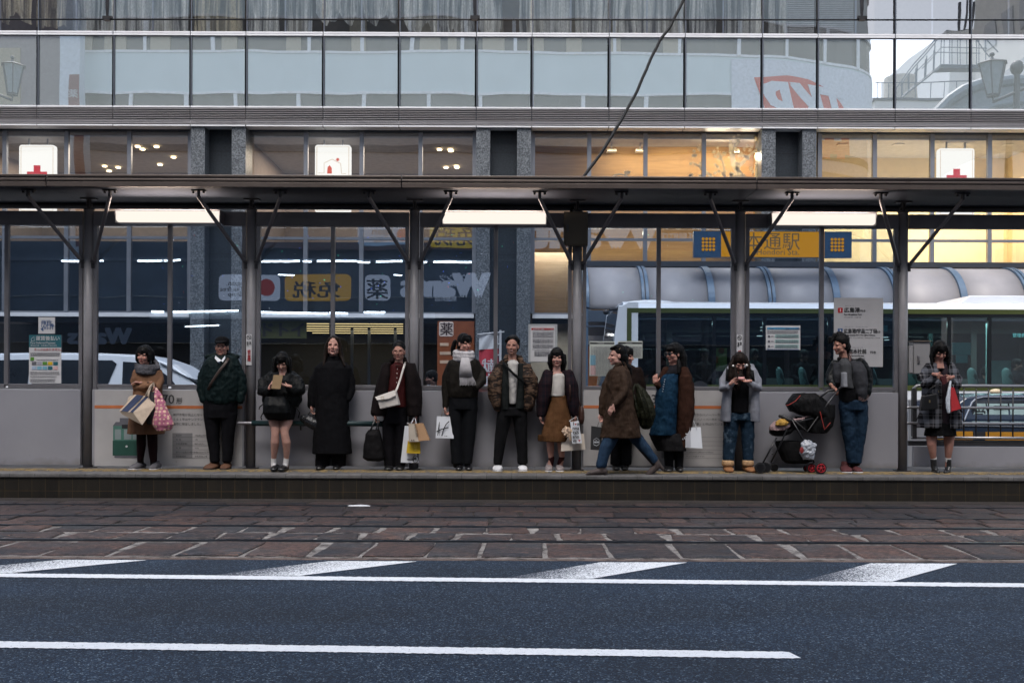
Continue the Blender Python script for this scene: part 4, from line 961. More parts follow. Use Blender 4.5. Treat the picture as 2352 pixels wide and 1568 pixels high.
# banner
YN = 25.2
o = thing('street_banner', 'white and red vertical street banner on a white pole, seen from behind', 'banner', (X_(1148, YN), YN, .15))
m = MB(); m.tube([(X_(1149, YN), YN, .15), (X_(1149, YN), YN, Z_(758, YN))], .03, 8); m.tube([(X_(1096, YN), YN, Z_(768, YN)), (X_(1158, YN), YN, Z_(762, YN))], .018, 6)
for py in (790, 815, 850): m.tube([(X_(1142, YN), YN, Z_(py, YN)), (X_(1149, YN), YN, Z_(py, YN))], .018, 6)
m.build('pole', white, o)
def cloth(a, b, y0, y1, mt, nm):
    vs = []; fs = []
    for i in range(9):
        for j in range(9):
            px = a + (b - a) * i / 8; py = y0 + (y1 - y0) * j / 8; vs.append((X_(px, YN), YN + .02 + .03 * sin(i * 1.1 + j * .5), Z_(py - (px - a) * .06, YN)))
    for i in range(8):
        for j in range(8): k = i * 9 + j; fs.append((k, k + 9, k + 10, k + 1))
    return MB().add(vs, fs).build(nm, mt, o, smooth=True)
cloth(1100, 1144, 769, 803, white, 'banner_top'); cloth(1100, 1144, 803, 905, M('banner_red', (.42, .03, .05), .6), 'banner_cloth')
m = MB(); m.text('献', X_(1138, YN), YN - .03, Z_(852, YN), .36, mirror=True, bold=.02, face=-1); m.text('血', X_(1138, YN), YN - .03, Z_(885, YN), .36, mirror=True, bold=.02); m.build('characters', white, o)
# ---------------- the buildings on the camera's side, seen mirrored in the glass ----------------
opp = thing('office_building', 'pale banded office building with a rounded corner, seen mirrored in the upper glass', 'building', (0, -10, 0))
def curve(s):
    """arc position along the facade to a place: straight then a rounded corner"""
    if s <= 11: return (s, -10.0)
    t = min((s - 11) / 13.0, 1.0) * pi / 2
    return (11 + 13.2 * sin(t), -16.0 + 6.0 * cos(t))
def strip(z0, z1, off, mat, name, s0=-27.6, s1=24, thick=.25, parent=None):
    pts = []; s = s0
    while s < s1: pts.append(s); s += 1.0 if s >= 10.5 else min(6.0, max(1.0, 11 - s))
    pts.append(s1); vs = []; fs = []
    for s in pts:
        x, y = curve(s); x2, y2 = curve(s + .05); x1, y1 = curve(s - .05)
        d = Vector((x2 - x1, y2 - y1, 0)).normalized() if (x2 - x1) or (y2 - y1) else Vector((0, -1, 0)); n = Vector((-d.y, d.x, 0))
        for o_, z in ((off, z0), (off, z1), (off - thick, z1), (off - thick, z0)): vs.append((x + n.x * o_, y + n.y * o_, z))
    for i in range(len(pts) - 1):
        for k in range(4): a = i * 4 + k; b = i * 4 + (k + 1) % 4; fs.append((a, b, b + 4, a + 4))
    return MB().add(vs, fs).build(name, mat, parent or opp)
pale = M('pale_panel', (0.68, 0.78, 0.79), .6, 0, .05, .6); palew = M('pale_sill', (.8, .82, .84), .5); winm = M('office_window', (0.10, 0.10, 0.095), .25, 0, .4, .5); browng = M('brown_grey_cladding', (0.48, 0.44, 0.43), .6, 0, .1, .5)
strip(22.35, 24.5, -.1, winm, 'window_band'); strip(24.5, 27.6, 0, pale, 'spandrel_band'); strip(24.45, 24.6, .05, palew, 'sill'); strip(22.25, 22.4, .05, palew, 'sill')
strip(19.8, 22.3, 0, pale, 'spandrel_band'); strip(19.7, 19.85, .05, palew, 'sill'); strip(18.2, 19.75, -.1, winm, 'window_band'); 
strip(17.6, 18.2, 0, palew, 'sill'); strip(11.6, 17.6, 0, browng, 'cladding', s0=-60); strip(16.3, 16.75, .12, M('blue_band', (.05, .09, .13), .5), 'pipe_band', s0=-60)
strip(9.4, 11.6, -.4, M('arcade_dark', (.05, .075, .11), .6), 'arcade_wall', s0=-60); strip(7.2, 9.4, -.6, M('arcade_dark', (.05, .075, .11), .6), 'arcade_wall', s0=-60); strip(3.0, 7.2, -.9, M('shop_dark', (.04, .06, .09), .5), 'shop_wall', s0=-60); strip(0, 3.0, -1.2, M('shop_dark2', (.03, .03, .032), .5), 'shop_wall', s0=-60)
m = MB(); rr = random.Random(3)
for z0, z1 in ((22.35, 24.5), (18.2, 19.75)):
    x = -27.0
    while x < 11: m.box(x, x + .22, -10.12, -9.98, z0, z1); x += rr.choice((3.2, 4.0, 6.2, 3.2))
for s_ in (13, 15, 17.2, 19.5):
    x, y = curve(s_); m.box(x - .1, x + .1, y - .1, y + .1, 22.3, 24.6)
m.build('window_mullion', palew, opp)
m = MB(); x = -27
while x < 10.5: m.box(x, x + rr.uniform(.5, 1.4), -10.09, -10.0, 22.4, 24.45); x += rr.uniform(1.5, 4.5)
m.build('office_curtain', M('office_curtain', (.42, .38, .30), .8), opp)
strip(27.6, 27.8, .1, palew, 'parapet')
# left brown bay and pale fin
MB().box(-60, -27.8, -10.0, -9.7, 17.6, 27.6).build('brown_bay', M('brown_bay', (.24, .21, .22), .6), opp)
for i in range(5): MB().box(-40.6 + i * 2.05, -38.7 + i * 2.05 , -9.7, -9.66, 18.0 if i % 2 else 18.9, 22.4).build('bay_window', M('bay_window', (.36, .31, .22), .5), opp)
# hanging sign column
o = thing('tall_column_sign', 'tall pale column sign with a red strip, mirrored in the left upper glass', 'sign', (-26.8, -8.6, 9)); 
o.location = (-26.8, -8.6, 9)
MB().box(-27.4, -26.3, -9.0, -8.2, 9, 27.6).build('column', M('fin_pale', (.62, .68, .74), .5), o)
MB().box(-26.9, -26.32, -8.2, -8.17, 10, 20.3).build('red_strip', M('fin_red', (.16, .03, .035), .5), o)
m = MB(); m.text('薬', -26.36, -8.15, 18.9, .55, face=1, bold=.02); m.build('character', white, o)
# logo panel on the rounded corner
def onc(p, lift=.08):
    s, l, z = p; x, y = curve(s); x2, y2 = curve(s + .05); x1, y1 = curve(s - .05); d = Vector((x2 - x1, y2 - y1, 0)).normalized(); n = Vector((-d.y, d.x, 0))
    return (x + n.x * (lift + l), y + n.y * (lift + l), z)
lg = thing('corner_logo_sign', 'white corner sign with a red shape and slanting letters, mirrored in the upper glass', 'sign', (17, -10, 17.4))
def patch(poly, lift, mat, name, n=26):
    """polygon in (s,z) cut in vertical strips so it follows the curve"""
    m = MB(); s0 = min(p[0] for p in poly); s1 = max(p[0] for p in poly)
    def zr(s):
        zs_ = []
        for i in range(len(poly)):
            a, b = poly[i], poly[(i + 1) % len(poly)]
            if (a[0] - s) * (b[0] - s) <= 0 and a[0] != b[0]: zs_.append(a[1] + (b[1] - a[1]) * (s - a[0]) / (b[0] - a[0]))
        return (min(zs_), max(zs_)) if zs_ else None
    for i in range(n):
        a = s0 + (s1 - s0) * i / n; b = s0 + (s1 - s0) * (i + 1) / n; za, zb_ = zr(a + 1e-5), zr(b - 1e-5)
        if za and zb_: m.quad(onc((a, lift, za[0])), onc((b, lift, zb_[0])), onc((b, lift, zb_[1])), onc((a, lift, za[1])))
    return m.build(name, mat, lg)
patch([(12.7, 15.5), (23.6, 15.5), (23.6, 22.1), (12.7, 22.1)], .0, M('logo_white', (.70, .74, .80), .5), 'panel')
patch([(13.6, 20.95), (15.0, 21.2), (16.2, 21.1), (17.3, 20.65), (18.2, 19.9), (19.0, 18.6), (19.2, 16.5), (14.4, 16.2)], .03, M('logo_red', (.62, .05, .03), .5), 'red_shape')
m = MB(); pw = M('logo_letter', (.72, .76, .82), .5)
m.text('TKP', 0, 0, 0, 3.9, bold=.07, sx=1.0)
wd = max(v[0] for v in m.v); vs = []
for v in m.v:
    u = v[0] / wd; z = 17.6 + v[2] * 1.12 + u * .05; s_ = 18.9 - u * 4.5 - (v[2]) * .25
    vs.append(onc((s_, .06, z)))
m.v = vs; m.build('letters', pw, lg)
# buildings beyond the corner
def simple_building(name, lb, x0, x1, y0, y1, h, col, cat='building'):
    o = thing(name, lb, cat, ((x0 + x1) / 2, (y0 + y1) / 2, 0)); MB().box(x0, x1, y1, y0, 0, h).build('wall', M(name + lb[:6], col, .7, 0, .05, .5), o); return o
b1 = simple_building('pale_block', 'tall pale windowless block beyond the sky gap, mirrored at upper right', 43.7, 60, -48, -66, 37.9, (.85, .87, .88))
b2 = simple_building('beige_building', 'beige building with slanting window rows, mirrored in the far right glass', 45.5, 70, -24, -46, 48, (.78, .76, .72))
m = MB()
for k in range(6):
    for j in range(6): m.box(45.42, 45.5, -27 - j * 3.4, -25 - j * 3.4, 12 + k * 5.5, 14.6 + k * 5.5)
m.build('window_row', M('pale_window', (.42, .44, .45), .3), b2)
m = MB()
for k in range(6):
    for j in range(5): m.box(47 + j * 4, 49.8 + j * 4, -24, -23.92, 12 + k * 5.5, 14.6 + k * 5.5)
m.build('window_row', M('pale_window', (.42, .44, .45), .3), b2)
b3 = simple_building('low_roof_building', 'low roofed beige building with a roof stair, mirrored below the pale block', 27.2, 36.3, -23, -38, 23.2, (.75, .74, .72))
MB().box(27.0, 36.4, -38, -22.9, 23.2, 23.4).build('roof_edge', mul, b3)
st = MB()
for u in (0, 1):
    y = -23.4 - u * 1.1
    st.tube([(29.5, y, 23.4), (32.2, y, 26.0), (36.2, y, 26.0)], .07, 6); st.tube([(29.5, y, 24.5), (32.2, y, 28.3), (35.6, y, 28.3), (36.6, y, 27)], .045, 6); st.tube([(31, y, 25.8), (32.2, y, 27.3), (35.9, y, 27.3)], .035, 6)
    for k in range(6): st.tube([(32.2 + k * .72, y, 26), (32.2 + k * .72, y, 28.3)], .035, 6)
    for k in range(5): st.tube([(29.6 + k * .52, y, 23.4 + k * .52), (29.6 + k * .52, y, 24.6 + k * .62)], .035, 6)
st.box(32.2, 36.2, -24.5, -23.4, 25.8, 26.05)
for k in range(9): st.tube([(27.5 + k * 1.0, -23.2, 23.4), (27.5 + k, -23.2, 24.7)], .03, 6)
st.tube([(27.3, -23.2, 24.7), (36, -23.2, 24.7)], .04, 6)
tag(st.build('roof_stair', M('stair_steel', (.18, .22, .26), .5), loc=(32, -24, 23.4)), 'grey steel roof stair with railings, mirrored beside the pale block', 'stair')
t_ = MB(); t_.tube([(32.0, -30, 23.2), (32.0, -30, 27.2)], 1.3, 16); tag(t_.build('roof_tank', M('tank', (.62, .58, .52), .6), loc=(32, -30, 23.2)), 'round cream tank on the low roof, mirrored at upper right', 'tank')
for (x, y, z, h) in ((47.5, -52, 37.9, 4.5), (25.5 + 7, -60, 30, 6)):
    a = MB(); a.tube([(x, y, z), (x, y, z + h)], .10, 6)
    if z > 35:
        for s_ in (-1, 1): a.tube([(x + s_ * .5, y, z + 1.4), (x + s_ * .7, y, z + 4.3)], .14, 6); a.tube([(x, y, z + 1.5), (x + s_ * .5, y, z + 1.5)], .04, 5)
        tag(a.build('roof_antenna', mul, loc=(x, y, z)), 'antenna mast on top of the pale block, mirrored', 'antenna')
# old style street lamps
def lantern(c, sc_, lb, both):
    o = thing('street_lamp', lb, 'street lamp', (c[0], c[1], 0), 'lantern street lamps mirrored in the glass'); x, y, z = c; im = M('lamp_iron', (.05, .06, .075), .5); gm = M('lamp_glass', (.25, .30, .33), .3)
    m = MB(); m.tube([(x, y, 0), (x, y, z - 1.0 * sc_), (x, y, z + .2)], [.22, .2, .18], 10); m.ell((x, y, z + .45 * sc_), .42 * sc_); m.build('post', im, o)
    for s_ in ((-1, 1) if both else (1,)):
        cx = x + s_ * 1.35 * sc_; cz = z - .1 * sc_ + (1.0 if s_ > 0 and both else 0)
        m = MB(); m.tube([(x, y, z - .9 * sc_), (cx, y, cz - 1.35 * sc_), (cx, y, cz - 1.0 * sc_)], .08 * sc_, 8); m.tube([(cx, y, cz + .75 * sc_), (cx, y, cz + 1.0 * sc_), (cx, y, cz + 1.12 * sc_)], [.78 * sc_, .12 * sc_, .05], 6); m.ell((cx, y, cz + 1.25 * sc_), .12 * sc_)
        m.tube([(cx, y, cz - 1.05 * sc_), (cx, y, cz - .95 * sc_)], .35 * sc_, 6)
        for k in range(6): a_ = k * pi / 3; m.tube([(cx + .33 * sc_ * cos(a_), y + .33 * sc_ * sin(a_), cz - .95 * sc_), (cx + .66 * sc_ * cos(a_), y + .66 * sc_ * sin(a_), cz + .75 * sc_)], .035 * sc_, 5)
        m.build('lantern_frame', im, o)
        m = MB(); m.tube([(cx, y, cz - .95 * sc_), (cx, y, cz + .74 * sc_)], [.31 * sc_, .62 * sc_], 6); m.build('lantern_glass', gm, o)
# virtual depth of a thing at y is 52 - y
def V(px, py, y): d = 2 * YB - y; p = W(px, py, d); return (p.x, y, p.z)
lantern(V(2334, 175, -2), 1.0, 'two armed lantern street lamp with a ball finial, mirrored at the far right', True)
lantern(V(-22, 175, 4), .8, 'single lantern street lamp mirrored at the far left edge', False)
a = MB(); P = [V(px, py, -6) for px, py in ((2150, 262), (2180, 232), (2215, 210), (2260, 193), (2330, 185), (2420, 190))]
a.tube(P, .35, 8); P2 = [(p[0] + .6, p[1], p[2] - 1.3) for p in P]; a.tube(P2, .2, 8)
vs = []; 
for p in P: vs += [p, (p[0] + .3, p[1], p[2] - 4)]
a.add(vs, [(2 * i, 2 * i + 2, 2 * i + 3, 2 * i + 1) for i in range(len(P) - 1)])
tag(a.build('arcade_arch', M('arch_metal', (.22, .27, .31), .45), loc=P[2]), 'grey metal arcade arch mirrored behind the lantern lamps', 'arch')
# shop signboards facing the street
YO2 = -9.6
o = thing('drugstore_signboard', 'upper drugstore signboard with rounded white letters, mirrored in the second floor glass', 'sign', (3, YO2, 9.5))
D2 = 2 * YW - YO2
vx = lambda p: (p - CX) * D2 / F; vz = lambda p: H + (YH - p) * D2 / F
MB().box(vx(1190), vx(1592), YO2 - .2, YO2, vz(574), vz(500)).build('brown_fascia', M('fascia_brown', (.34, .12, .06), .5), o)
MB().box(vx(560), vx(1190), YO2 - .2, YO2, vz(574), vz(505)).build('dark_fascia', M('fascia_dark', (.16, .07, .055), .5), o)
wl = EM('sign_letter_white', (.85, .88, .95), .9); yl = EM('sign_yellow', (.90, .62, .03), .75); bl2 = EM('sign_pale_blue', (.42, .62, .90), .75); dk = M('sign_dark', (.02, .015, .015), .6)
def S2(o, y, vx, vz, rows):
    for r in rows:
        if r[0] == 'board':
            _, a, b, z0, z1, mt = r; m = MB(); rbox(m, vx(a), vx(b), vz(z1), vz(z0), y, y + .06, .18); m.build('board', mt, o)
        else:
            _, s_, px, pz, h, mt, bo, sx = r; m = MB(); m.text(s_, vx(px), y + .09, vz(pz), h, face=1, bold=bo, sx=sx, ext=0); m.build('lettering', mt, o)
S2(o, YO2 + .02, vx, vz, [('text', 'Wants', 1512, 572, 3.0, wl, .09, 1.18), ('text', '紙屋町店', 1602, 553, .62, wl, .02, 1), ('board', 985, 1108, 520, 570, yl), ('text', '免税', 1098, 562, 1.25, dk, .02, 1.15), ('board', 820, 950, 508, 564, bl2), ('text', 'Japan.', 898, 540, .62, M('navy_letter', (.01, .02, .05), .6), .02, 1), ('text', 'Tax-free Shop', 942, 556, .42, M('navy_letter'), .02, 1)])
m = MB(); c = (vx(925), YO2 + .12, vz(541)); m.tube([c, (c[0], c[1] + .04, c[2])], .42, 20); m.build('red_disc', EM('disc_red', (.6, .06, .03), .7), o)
o = thing('drugstore_signboard', 'lower row of drugstore sign boards, mirrored in the shelter glass', 'sign', (-4, YO2, 4.4)); D3 = 2 * YP - YO2
vx3 = lambda p: (p - CX) * D3 / F; vz3 = lambda p: H + (YH - p) * D3 / F
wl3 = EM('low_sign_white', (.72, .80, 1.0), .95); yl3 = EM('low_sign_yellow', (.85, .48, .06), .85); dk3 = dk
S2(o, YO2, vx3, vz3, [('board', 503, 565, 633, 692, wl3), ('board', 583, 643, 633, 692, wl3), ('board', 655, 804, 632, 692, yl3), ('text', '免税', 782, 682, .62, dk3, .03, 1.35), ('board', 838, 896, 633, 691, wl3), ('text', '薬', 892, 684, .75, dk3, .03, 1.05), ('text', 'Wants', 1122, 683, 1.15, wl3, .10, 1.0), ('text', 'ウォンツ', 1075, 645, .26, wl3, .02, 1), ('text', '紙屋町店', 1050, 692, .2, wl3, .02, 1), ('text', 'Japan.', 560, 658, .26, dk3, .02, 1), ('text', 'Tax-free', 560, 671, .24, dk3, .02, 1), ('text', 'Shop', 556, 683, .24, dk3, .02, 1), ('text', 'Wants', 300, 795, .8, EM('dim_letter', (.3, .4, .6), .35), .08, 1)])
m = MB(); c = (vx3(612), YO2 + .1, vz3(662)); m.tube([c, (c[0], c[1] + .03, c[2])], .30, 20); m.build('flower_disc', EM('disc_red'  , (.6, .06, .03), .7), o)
# fluorescent tubes of the shops
tubem = EM('shop_tube', (.85, .95, 1.0), 14.0)
rows = [(605, [(150, 232), (232, 246), (321, 378), (383, 400), (403, 420), (602, 650), (652, 692), (700, 718), (730, 822), (822, 852), (866, 925), (963, 980), (995, 1085), (1010, 1048)]), (720, [(355, 382), (395, 552), (595, 755), (758, 800), (838, 886)]), (634, [(643, 681), (906, 924)]), (754, [(430, 510)])]
k = 0
for py, segs in rows:
    for a, b in segs:
        k += 1; dy = random.uniform(-2, 2); m = MB(); z = vz3(py); r = .035 if py in (605, 720) else .025
        m.tube([(vx3(a), YO2 + .3, z), (vx3(b), YO2 + .3, z + .02 * dy)], r, 6)
        m.build('fluorescent_tube', tubem, opp)
MB().box(-30, 11, YO2 + .1, YO2 + .25, vz3(604) + .0, vz3(598)).build('tube_rail', M('tube_rail', (.10, .12, .15), .5), opp)
MB().box(vx3(350), vx3(1000), YO2 + .2, YO2 + .28, vz3(736), vz3(721)).build('pale_shelf', M('pale_shelf', (.55, .62, .66), .6), opp)
# tiny coloured fairy lights on the opposite side
m = MB(); rr = random.Random(9); sets = [EM('led_blue', (.1, .2, 1.0), 10), EM('led_green', (.1, 1.0, .5), 10), EM('led_white', (.9, .9, 1), 8), EM('led_red', (1, .15, .1), 8)]
for c_ in range(4):
    m = MB()
    for _ in range((34, 20, 10, 8)[c_]):
        px = rr.choice((rr.gauss(700, 60), rr.gauss(860, 60), rr.gauss(1050, 40), rr.uniform(380, 560), rr.uniform(1150, 1640))); py = rr.uniform(535, 712)
        m.ell((vx3(px), YO2 + .5, vz3(py)), .011, None, 5, 4)
    tag(m.build('fairy_lights', sets[c_], loc=(0, YO2 + .5, 4)), ('blue', 'green', 'white', 'red')[c_] + ' pinpoint fairy lights mirrored in the shelter glass', 'fairy lights', None, 'stuff')
# ---------------- vehicles in the lane behind the shelter ----------------
cpw = M('white_car_paint', (0.62, 0.65, 0.70), 0.25, 0.0, 0.04, 1, spec=.6); cgl = M('car_window', (0.012, 0.016, 0.022), 0.08, 0, .2, 2); tyrem = M('tyre', (0.012, 0.012, 0.013), .8); rimm = M('wheel_rim', (.35, .35, .37), .35, .7)
def wheel(o, x, y, r, w_=.2):
    m = MB(); m.tube([(x, y, r), (x, y + w_, r)], r, 24); q = m.build('wheel', tyrem, o, bevel=.02); m = MB(); m.tube([(x, y - .01, r), (x, y + w_ + .01, r)], r * .62, 16); m.build('rim', rimm, q); return q
def side_car(name, label, cat, x0, y0, width, outline, paint_, windows, wheels, trim=None):
    """car seen from its side: outline (x,z) extruded with narrowed roof; windows cut as inset darker plates on both sides"""
    o = thing(name, label, cat, (x0, y0 + width / 2, 0)); L = len(outline); zmax = max(z for x, z in outline); belt = .92
    m = MB(); n = L; ring = []
    for t_ in (0, .12, .5, .88, 1):
        vs = []
        for x, z in outline:
            tum = max(0, z - belt) * .28; y = y0 + (tum if t_ < .5 else -tum if t_ > .5 else 0) + width * t_
            s_ = .03 if t_ in (0, 1) else 0
            zz_ = z - (s_ * .8 if z > belt else 0); vs.append((x, y, zz_))
        ring.append(vs)
    fs = []
    allv = sum(ring, [])
    for k in range(4):
        for i in range(n): j = (i + 1) % n; fs.append((k * n + i, k * n + j, (k + 1) * n + j, (k + 1) * n + i))
    fs.append(tuple(range(n))[::-1]); fs.append(tuple(range(4 * n, 5 * n)))
    m.add(allv, fs); m.build('body', paint_, o, bevel=.02)
    for w_ in windows:
        m = MB()
        for side in (0, 1):
            pts = []
            for x, z in w_:
                tum = max(0, z - belt) * .28; y = y0 + tum - .006 if side == 0 else y0 + width - tum + .006; pts.append((x, y, z))
            m.add(pts, [tuple(range(len(pts)))])
        m.build('side_window', cgl, o)
    for wx, r in wheels:
        for y in (y0 - .005, y0 + width - .2): wheel(o, wx, y, r)
    return o
YV = 17.6; xv = lambda p: X_(p, YV); zv = lambda p: Z_(p, YV)
ol = [(xv(-260), .35), (xv(-258), 1.0), (xv(-238), zv(868)), (xv(-190), zv(828)), (xv(-120), zv(816)), (xv(60), zv(811)), (xv(200), zv(812)), (xv(300), zv(816)), (xv(340), zv(822)), (xv(385), zv(838)), (xv(420), zv(862)), (xv(455), zv(892)), (xv(560), 1.12), (xv(600), 1.0), (xv(620), .6), (xv(610), .32)]
van = side_car('white_minivan', 'white minivan passing behind the left shelter bays', 'van', xv(180), YV, 1.7, ol, cpw,
    [[(xv(-175), zv(889)), (xv(-160), zv(834)), (xv(55), zv(829)), (xv(55), zv(889))], [(xv(65), zv(889)), (xv(65), zv(829)), (xv(245), zv(830)), (xv(256), zv(838)), (xv(240), zv(889))], [(xv(274), zv(889)), (xv(270), zv(833)), (xv(325), zv(836)), (xv(345), zv(843)), (xv(385), zv(872)), (xv(400), zv(889))]],
    [(xv(-150), .33), (xv(480), .33)])
m = MB(); m.add([(xv(352), YV + .18, zv(838)), (xv(352), YV + 1.5, zv(838)), (xv(452), YV + 1.6, zv(890)), (xv(452), YV + .1, zv(890))], [(0, 1, 2, 3)])
for v in range(len(m.v)): p = m.v[v]; m.v[v] = (p[0] + .035, p[1], p[2] + .035)
m.build('windshield', cgl, van)
# bus
YU = 19.2; xu = lambda p: X_(p, YU); zu = lambda p: Z_(p, YU)
bus = thing('city_bus', 'white city bus with a green window band stopped behind the right shelter bays', 'bus', (xu(1900), YU + 1.2, 0))
x0, x1 = xu(1394), xu(1394) + 10.4; zr = 3.05
def busmesh():
    m = MB(); prof = [(0, .32), (0, zu(707)), (.10, zr - .12), (.28, zr), (2.2, zr), (2.38, zr - .12), (2.48, zu(707)), (2.48, .32)]
    secs = []
    for t_, ins in ((0, .22), (.05, .06), (.2, 0)):
        secs.append((x0 + t_ + 0.0, ins))
    secs += [(x1 - .2, 0), (x1, .12)]
    vs = []; n = len(prof)
    for i, (x, ins) in enumerate(secs):
        for y, z in prof:
            yy = YU + ins + (y / 2.48) * (2.48 - 2 * ins); zz_ = min(z, zr - ins * .4) if z > 1 else z
            xx = x + (max(0, z - 1.1) * .12 if i < 3 else 0); vs.append((xx, yy, zz_))
    fs = [(i * n + k, i * n + (k + 1) % n, (i + 1) * n + (k + 1) % n, (i + 1) * n + k) for i in range(len(secs) - 1) for k in range(n)]
    fs += [tuple(range(n))[::-1], tuple(range((len(secs) - 1) * n, len(secs) * n))]
    return m.add(vs, fs)
# hollow body made of panels so that the inside shows through the windows
bw = M('bus_white', (0.66, 0.69, 0.74), .25, 0, .04, 1, spec=.6); bg_ = M('bus_green', (0.055, 0.07, 0.018), .35, 0, .1, 2)
ZW0, ZW1 = zu(882), zu(716)
m = MB(); m.prismx([(YU, zu(708)), (YU + .05, zr - .13), (YU + .14, zr - .04), (YU + .3, zr), (YU + 2.18, zr), (YU + 2.4, zr - .1), (YU + 2.48, zu(708)), (YU + 2.40, zu(708)), (YU + 2.3, zr - .12), (YU + .2, zr - .12), (YU + .09, zu(708))], x0 + .32, x1)
m.build('roof', bw, bus, bevel=.01)
m = MB(); pts = [(x0 + .0, .32), (x0 - .02, 1.2), (x0 + .10, 2.0), (x0 + .22, zu(700)), (x0 + .28, zr - .10), (x0 + .42, zr - .02), (x0 + .60, zr - .02), (x0 + .60, .32)]
m.prism(pts, YU, YU + .06); m.prism(pts, YU + 2.42, YU + 2.48); m.add([(x0 + .0, YU + .06, .32), (x0 + .0, YU + 2.42, .32), (x0 - .02, YU + 2.42, 1.2), (x0 - .02, YU + .06, 1.2)], [(0, 1, 2, 3)])
m.prism([(x0 + .22, zu(700)), (x0 + .28, zr - .1), (x0 + .42, zr - .02), (x0 + .6, zr - .02), (x0 + .6, zr - .2), (x0 + .4, zr - .22)], YU + .06, YU + 2.42); m.build('front_corner', bw, bus, bevel=.015)
m = MB(); m.add([(x0 - .02, YU + .1, 1.2), (x0 - .02, YU + 2.38, 1.2), (x0 + .22, YU + 2.38, zu(705)), (x0 + .22, YU + .1, zu(705))], [(0, 1, 2, 3)]); m.build('windshield', cgl, bus)
m = MB(); m.box(x0 + .6, x1, YU + .005, YU + .05, .95, zu(893)); m.box(x0 + .1, x1, YU - .0, YU + .05, .32, .95); m.box(x0 + .6, x1, YU + 2.42, YU + 2.48, .32, zu(893)); m.box(x1 - .05, x1, YU, YU + 2.48, .32, zr - .2); m.build('side_panel', bw, bus, bevel=.01)
m = MB(); m.box(x0 + .38, x1, YU - .004, YU + .05, zu(717), zu(706)); m.box(x0 + .6, x1, YU - .002, YU + .05, zu(893), zu(881)); m.box(x0 + .38, x0 + .47, YU - .006, YU + .05, zu(893), zu(717)); m.build('green_band', bg_, bus)
busgl = glass('bus_glass', .10, (.30, .40, .42), 0, 1)
frm = M('window_black', (.006, .008, .01), .2)
xs_ = [x0 + .47, xu(1640), xu(1756), xu(1905), xu(2002), xu(2082), xu(2180), xu(2273), xu(2360), xu(2450), x1 - .05]
for a, b in zip(xs_, xs_[1:]):
    MB().pane(a + .03, b - .03, YU + .012, ZW0, ZW1).build('side_window', busgl, bus)
m = MB(); m.box(x0 + .47, x1, YU + .004, YU + .04, zu(725), zu(716))
for a in xs_[1:]: m.box(a - .035, a + .035, YU + .002, YU + .05, ZW0, ZW1)
m.build('window_frame', frm, bus)
m = MB(); inn = M('bus_interior', (.05, .055, .055), .7); m.box(x0 + .6, x1 - .1, YU + .1, YU + 2.4, .88, .92); m.build('floor', inn, bus)
m = MB(); m.box(x0 + .5, x1, YU + 2.36, YU + 2.40, .9, zu(862)); m.box(x0 + .5, x1, YU + 2.36, YU + 2.4, zu(745), zr - .2)
for k in range(6): m.box(x0 + 1.5 + k * 1.65, x0 + 1.62 + k * 1.65, YU + 2.34, YU + 2.38, .9, zr - .2)
m.build('far_wall', inn, bus)
fgl = glass('far_bus_glass', .06, (.20, .27, .28), 0, 1); MB().pane(x0 + .6, x1, YU + 2.39, zu(862), zu(745)).build('far_window', fgl, bus)
seatm = M('seat_teal', (.018, .055, .06), .7, 0, .3, 30); headm = M('seat_cover', (.16, .30, .31), .6, 0, .2, 20)
for px in (1858 - 60, 1850, 2010, 2100, 2240, 2320, 2420):
    for dy in (.35, 1.9):
        c = X_(px, YU + dy); m = MB()
        m.tube([(c + .06, YU + dy, 1.05), (c + .02, YU + dy, 1.3), (c - .06, YU + dy, 1.62)], [(.06, .22), (.06, .22), (.05, .19)], 14, round_=True); m.box(c - .45, c + .08, YU + dy - .2, YU + dy + .2, 1.0, 1.12)
        m.build('seat_back', seatm, bus, smooth=False, bevel=.01)
        m = MB(); m.tube([(c - .035, YU + dy, 1.50), (c - .07, YU + dy, 1.68)], [(.058, .20), (.052, .17)], 14, round_=True); m.build('seat_cover', headm, bus, smooth=True)
cy = EM('sky_poster', (.13, .42, .44), .6)
cyp = M('cyan_notice', (.12, .42, .45), .5)
for a, b, c_, d in ((2187.5, 2230.5, 782, 810.5), (2197, 2223.5, 811, 829)): MB().box(xu(a), xu(b), YU + .024, YU + .03, zu(d), zu(c_)).build('window_notice', cyp, bus)
MB().box(xu(2028), xu(2039), YU + .024, YU + .03, zu(757), zu(743)).build('window_notice', cyp, bus)
gy_ = M('greenish_notice', (.30, .40, .12), .5)
MB().box(xu(1642), xu(1670), YU + .024, YU + .03, zu(850), zu(797)).build('window_notice', gy_, bus)
MB().box(xu(1645), xu(1650), YU + .018, YU + .022, zu(832), zu(816)).build('notice_drawing', M('notice_orange', (.35, .10, .02), .5), bus)
m = MB(); m.ell((xu(1657), YU + .02, zu(803)), (.06, .004, .06)); m.build('notice_drawing', M('notice_orange'), bus)
m = MB(); m.text('整理券をお取りください', xu(2325), YU - .0, zu(769), .085, bold=.02, mirror=False); m.build('window_lettering', cyp, bus)
m = MB(); 
for px, py, w_ in ((1748, 748, 14), (1748, 755, 14), (1740, 768, 16), (2030, 770, 10), (2034, 776, 8)): 
    y_ = YU + 1.2; m.box(X_(px, y_), X_(px + w_, y_), y_, y_ + .1, Z_(py + 1.5, y_), Z_(py, y_))
m.build('ceiling_lamp', EM('bus_lamp', (.9, .95, .85), 1.6), bus)
area(x0 + 3, YU + 1.2, 2.7, 3, .5, 30, (.85, 1, .9), parent=bus, name='cabin_light'); area(x0 + 7.5, YU + 1.2, 2.7, 4, .5, 50, (.8, 1, .95), parent=bus, name='cabin_light')
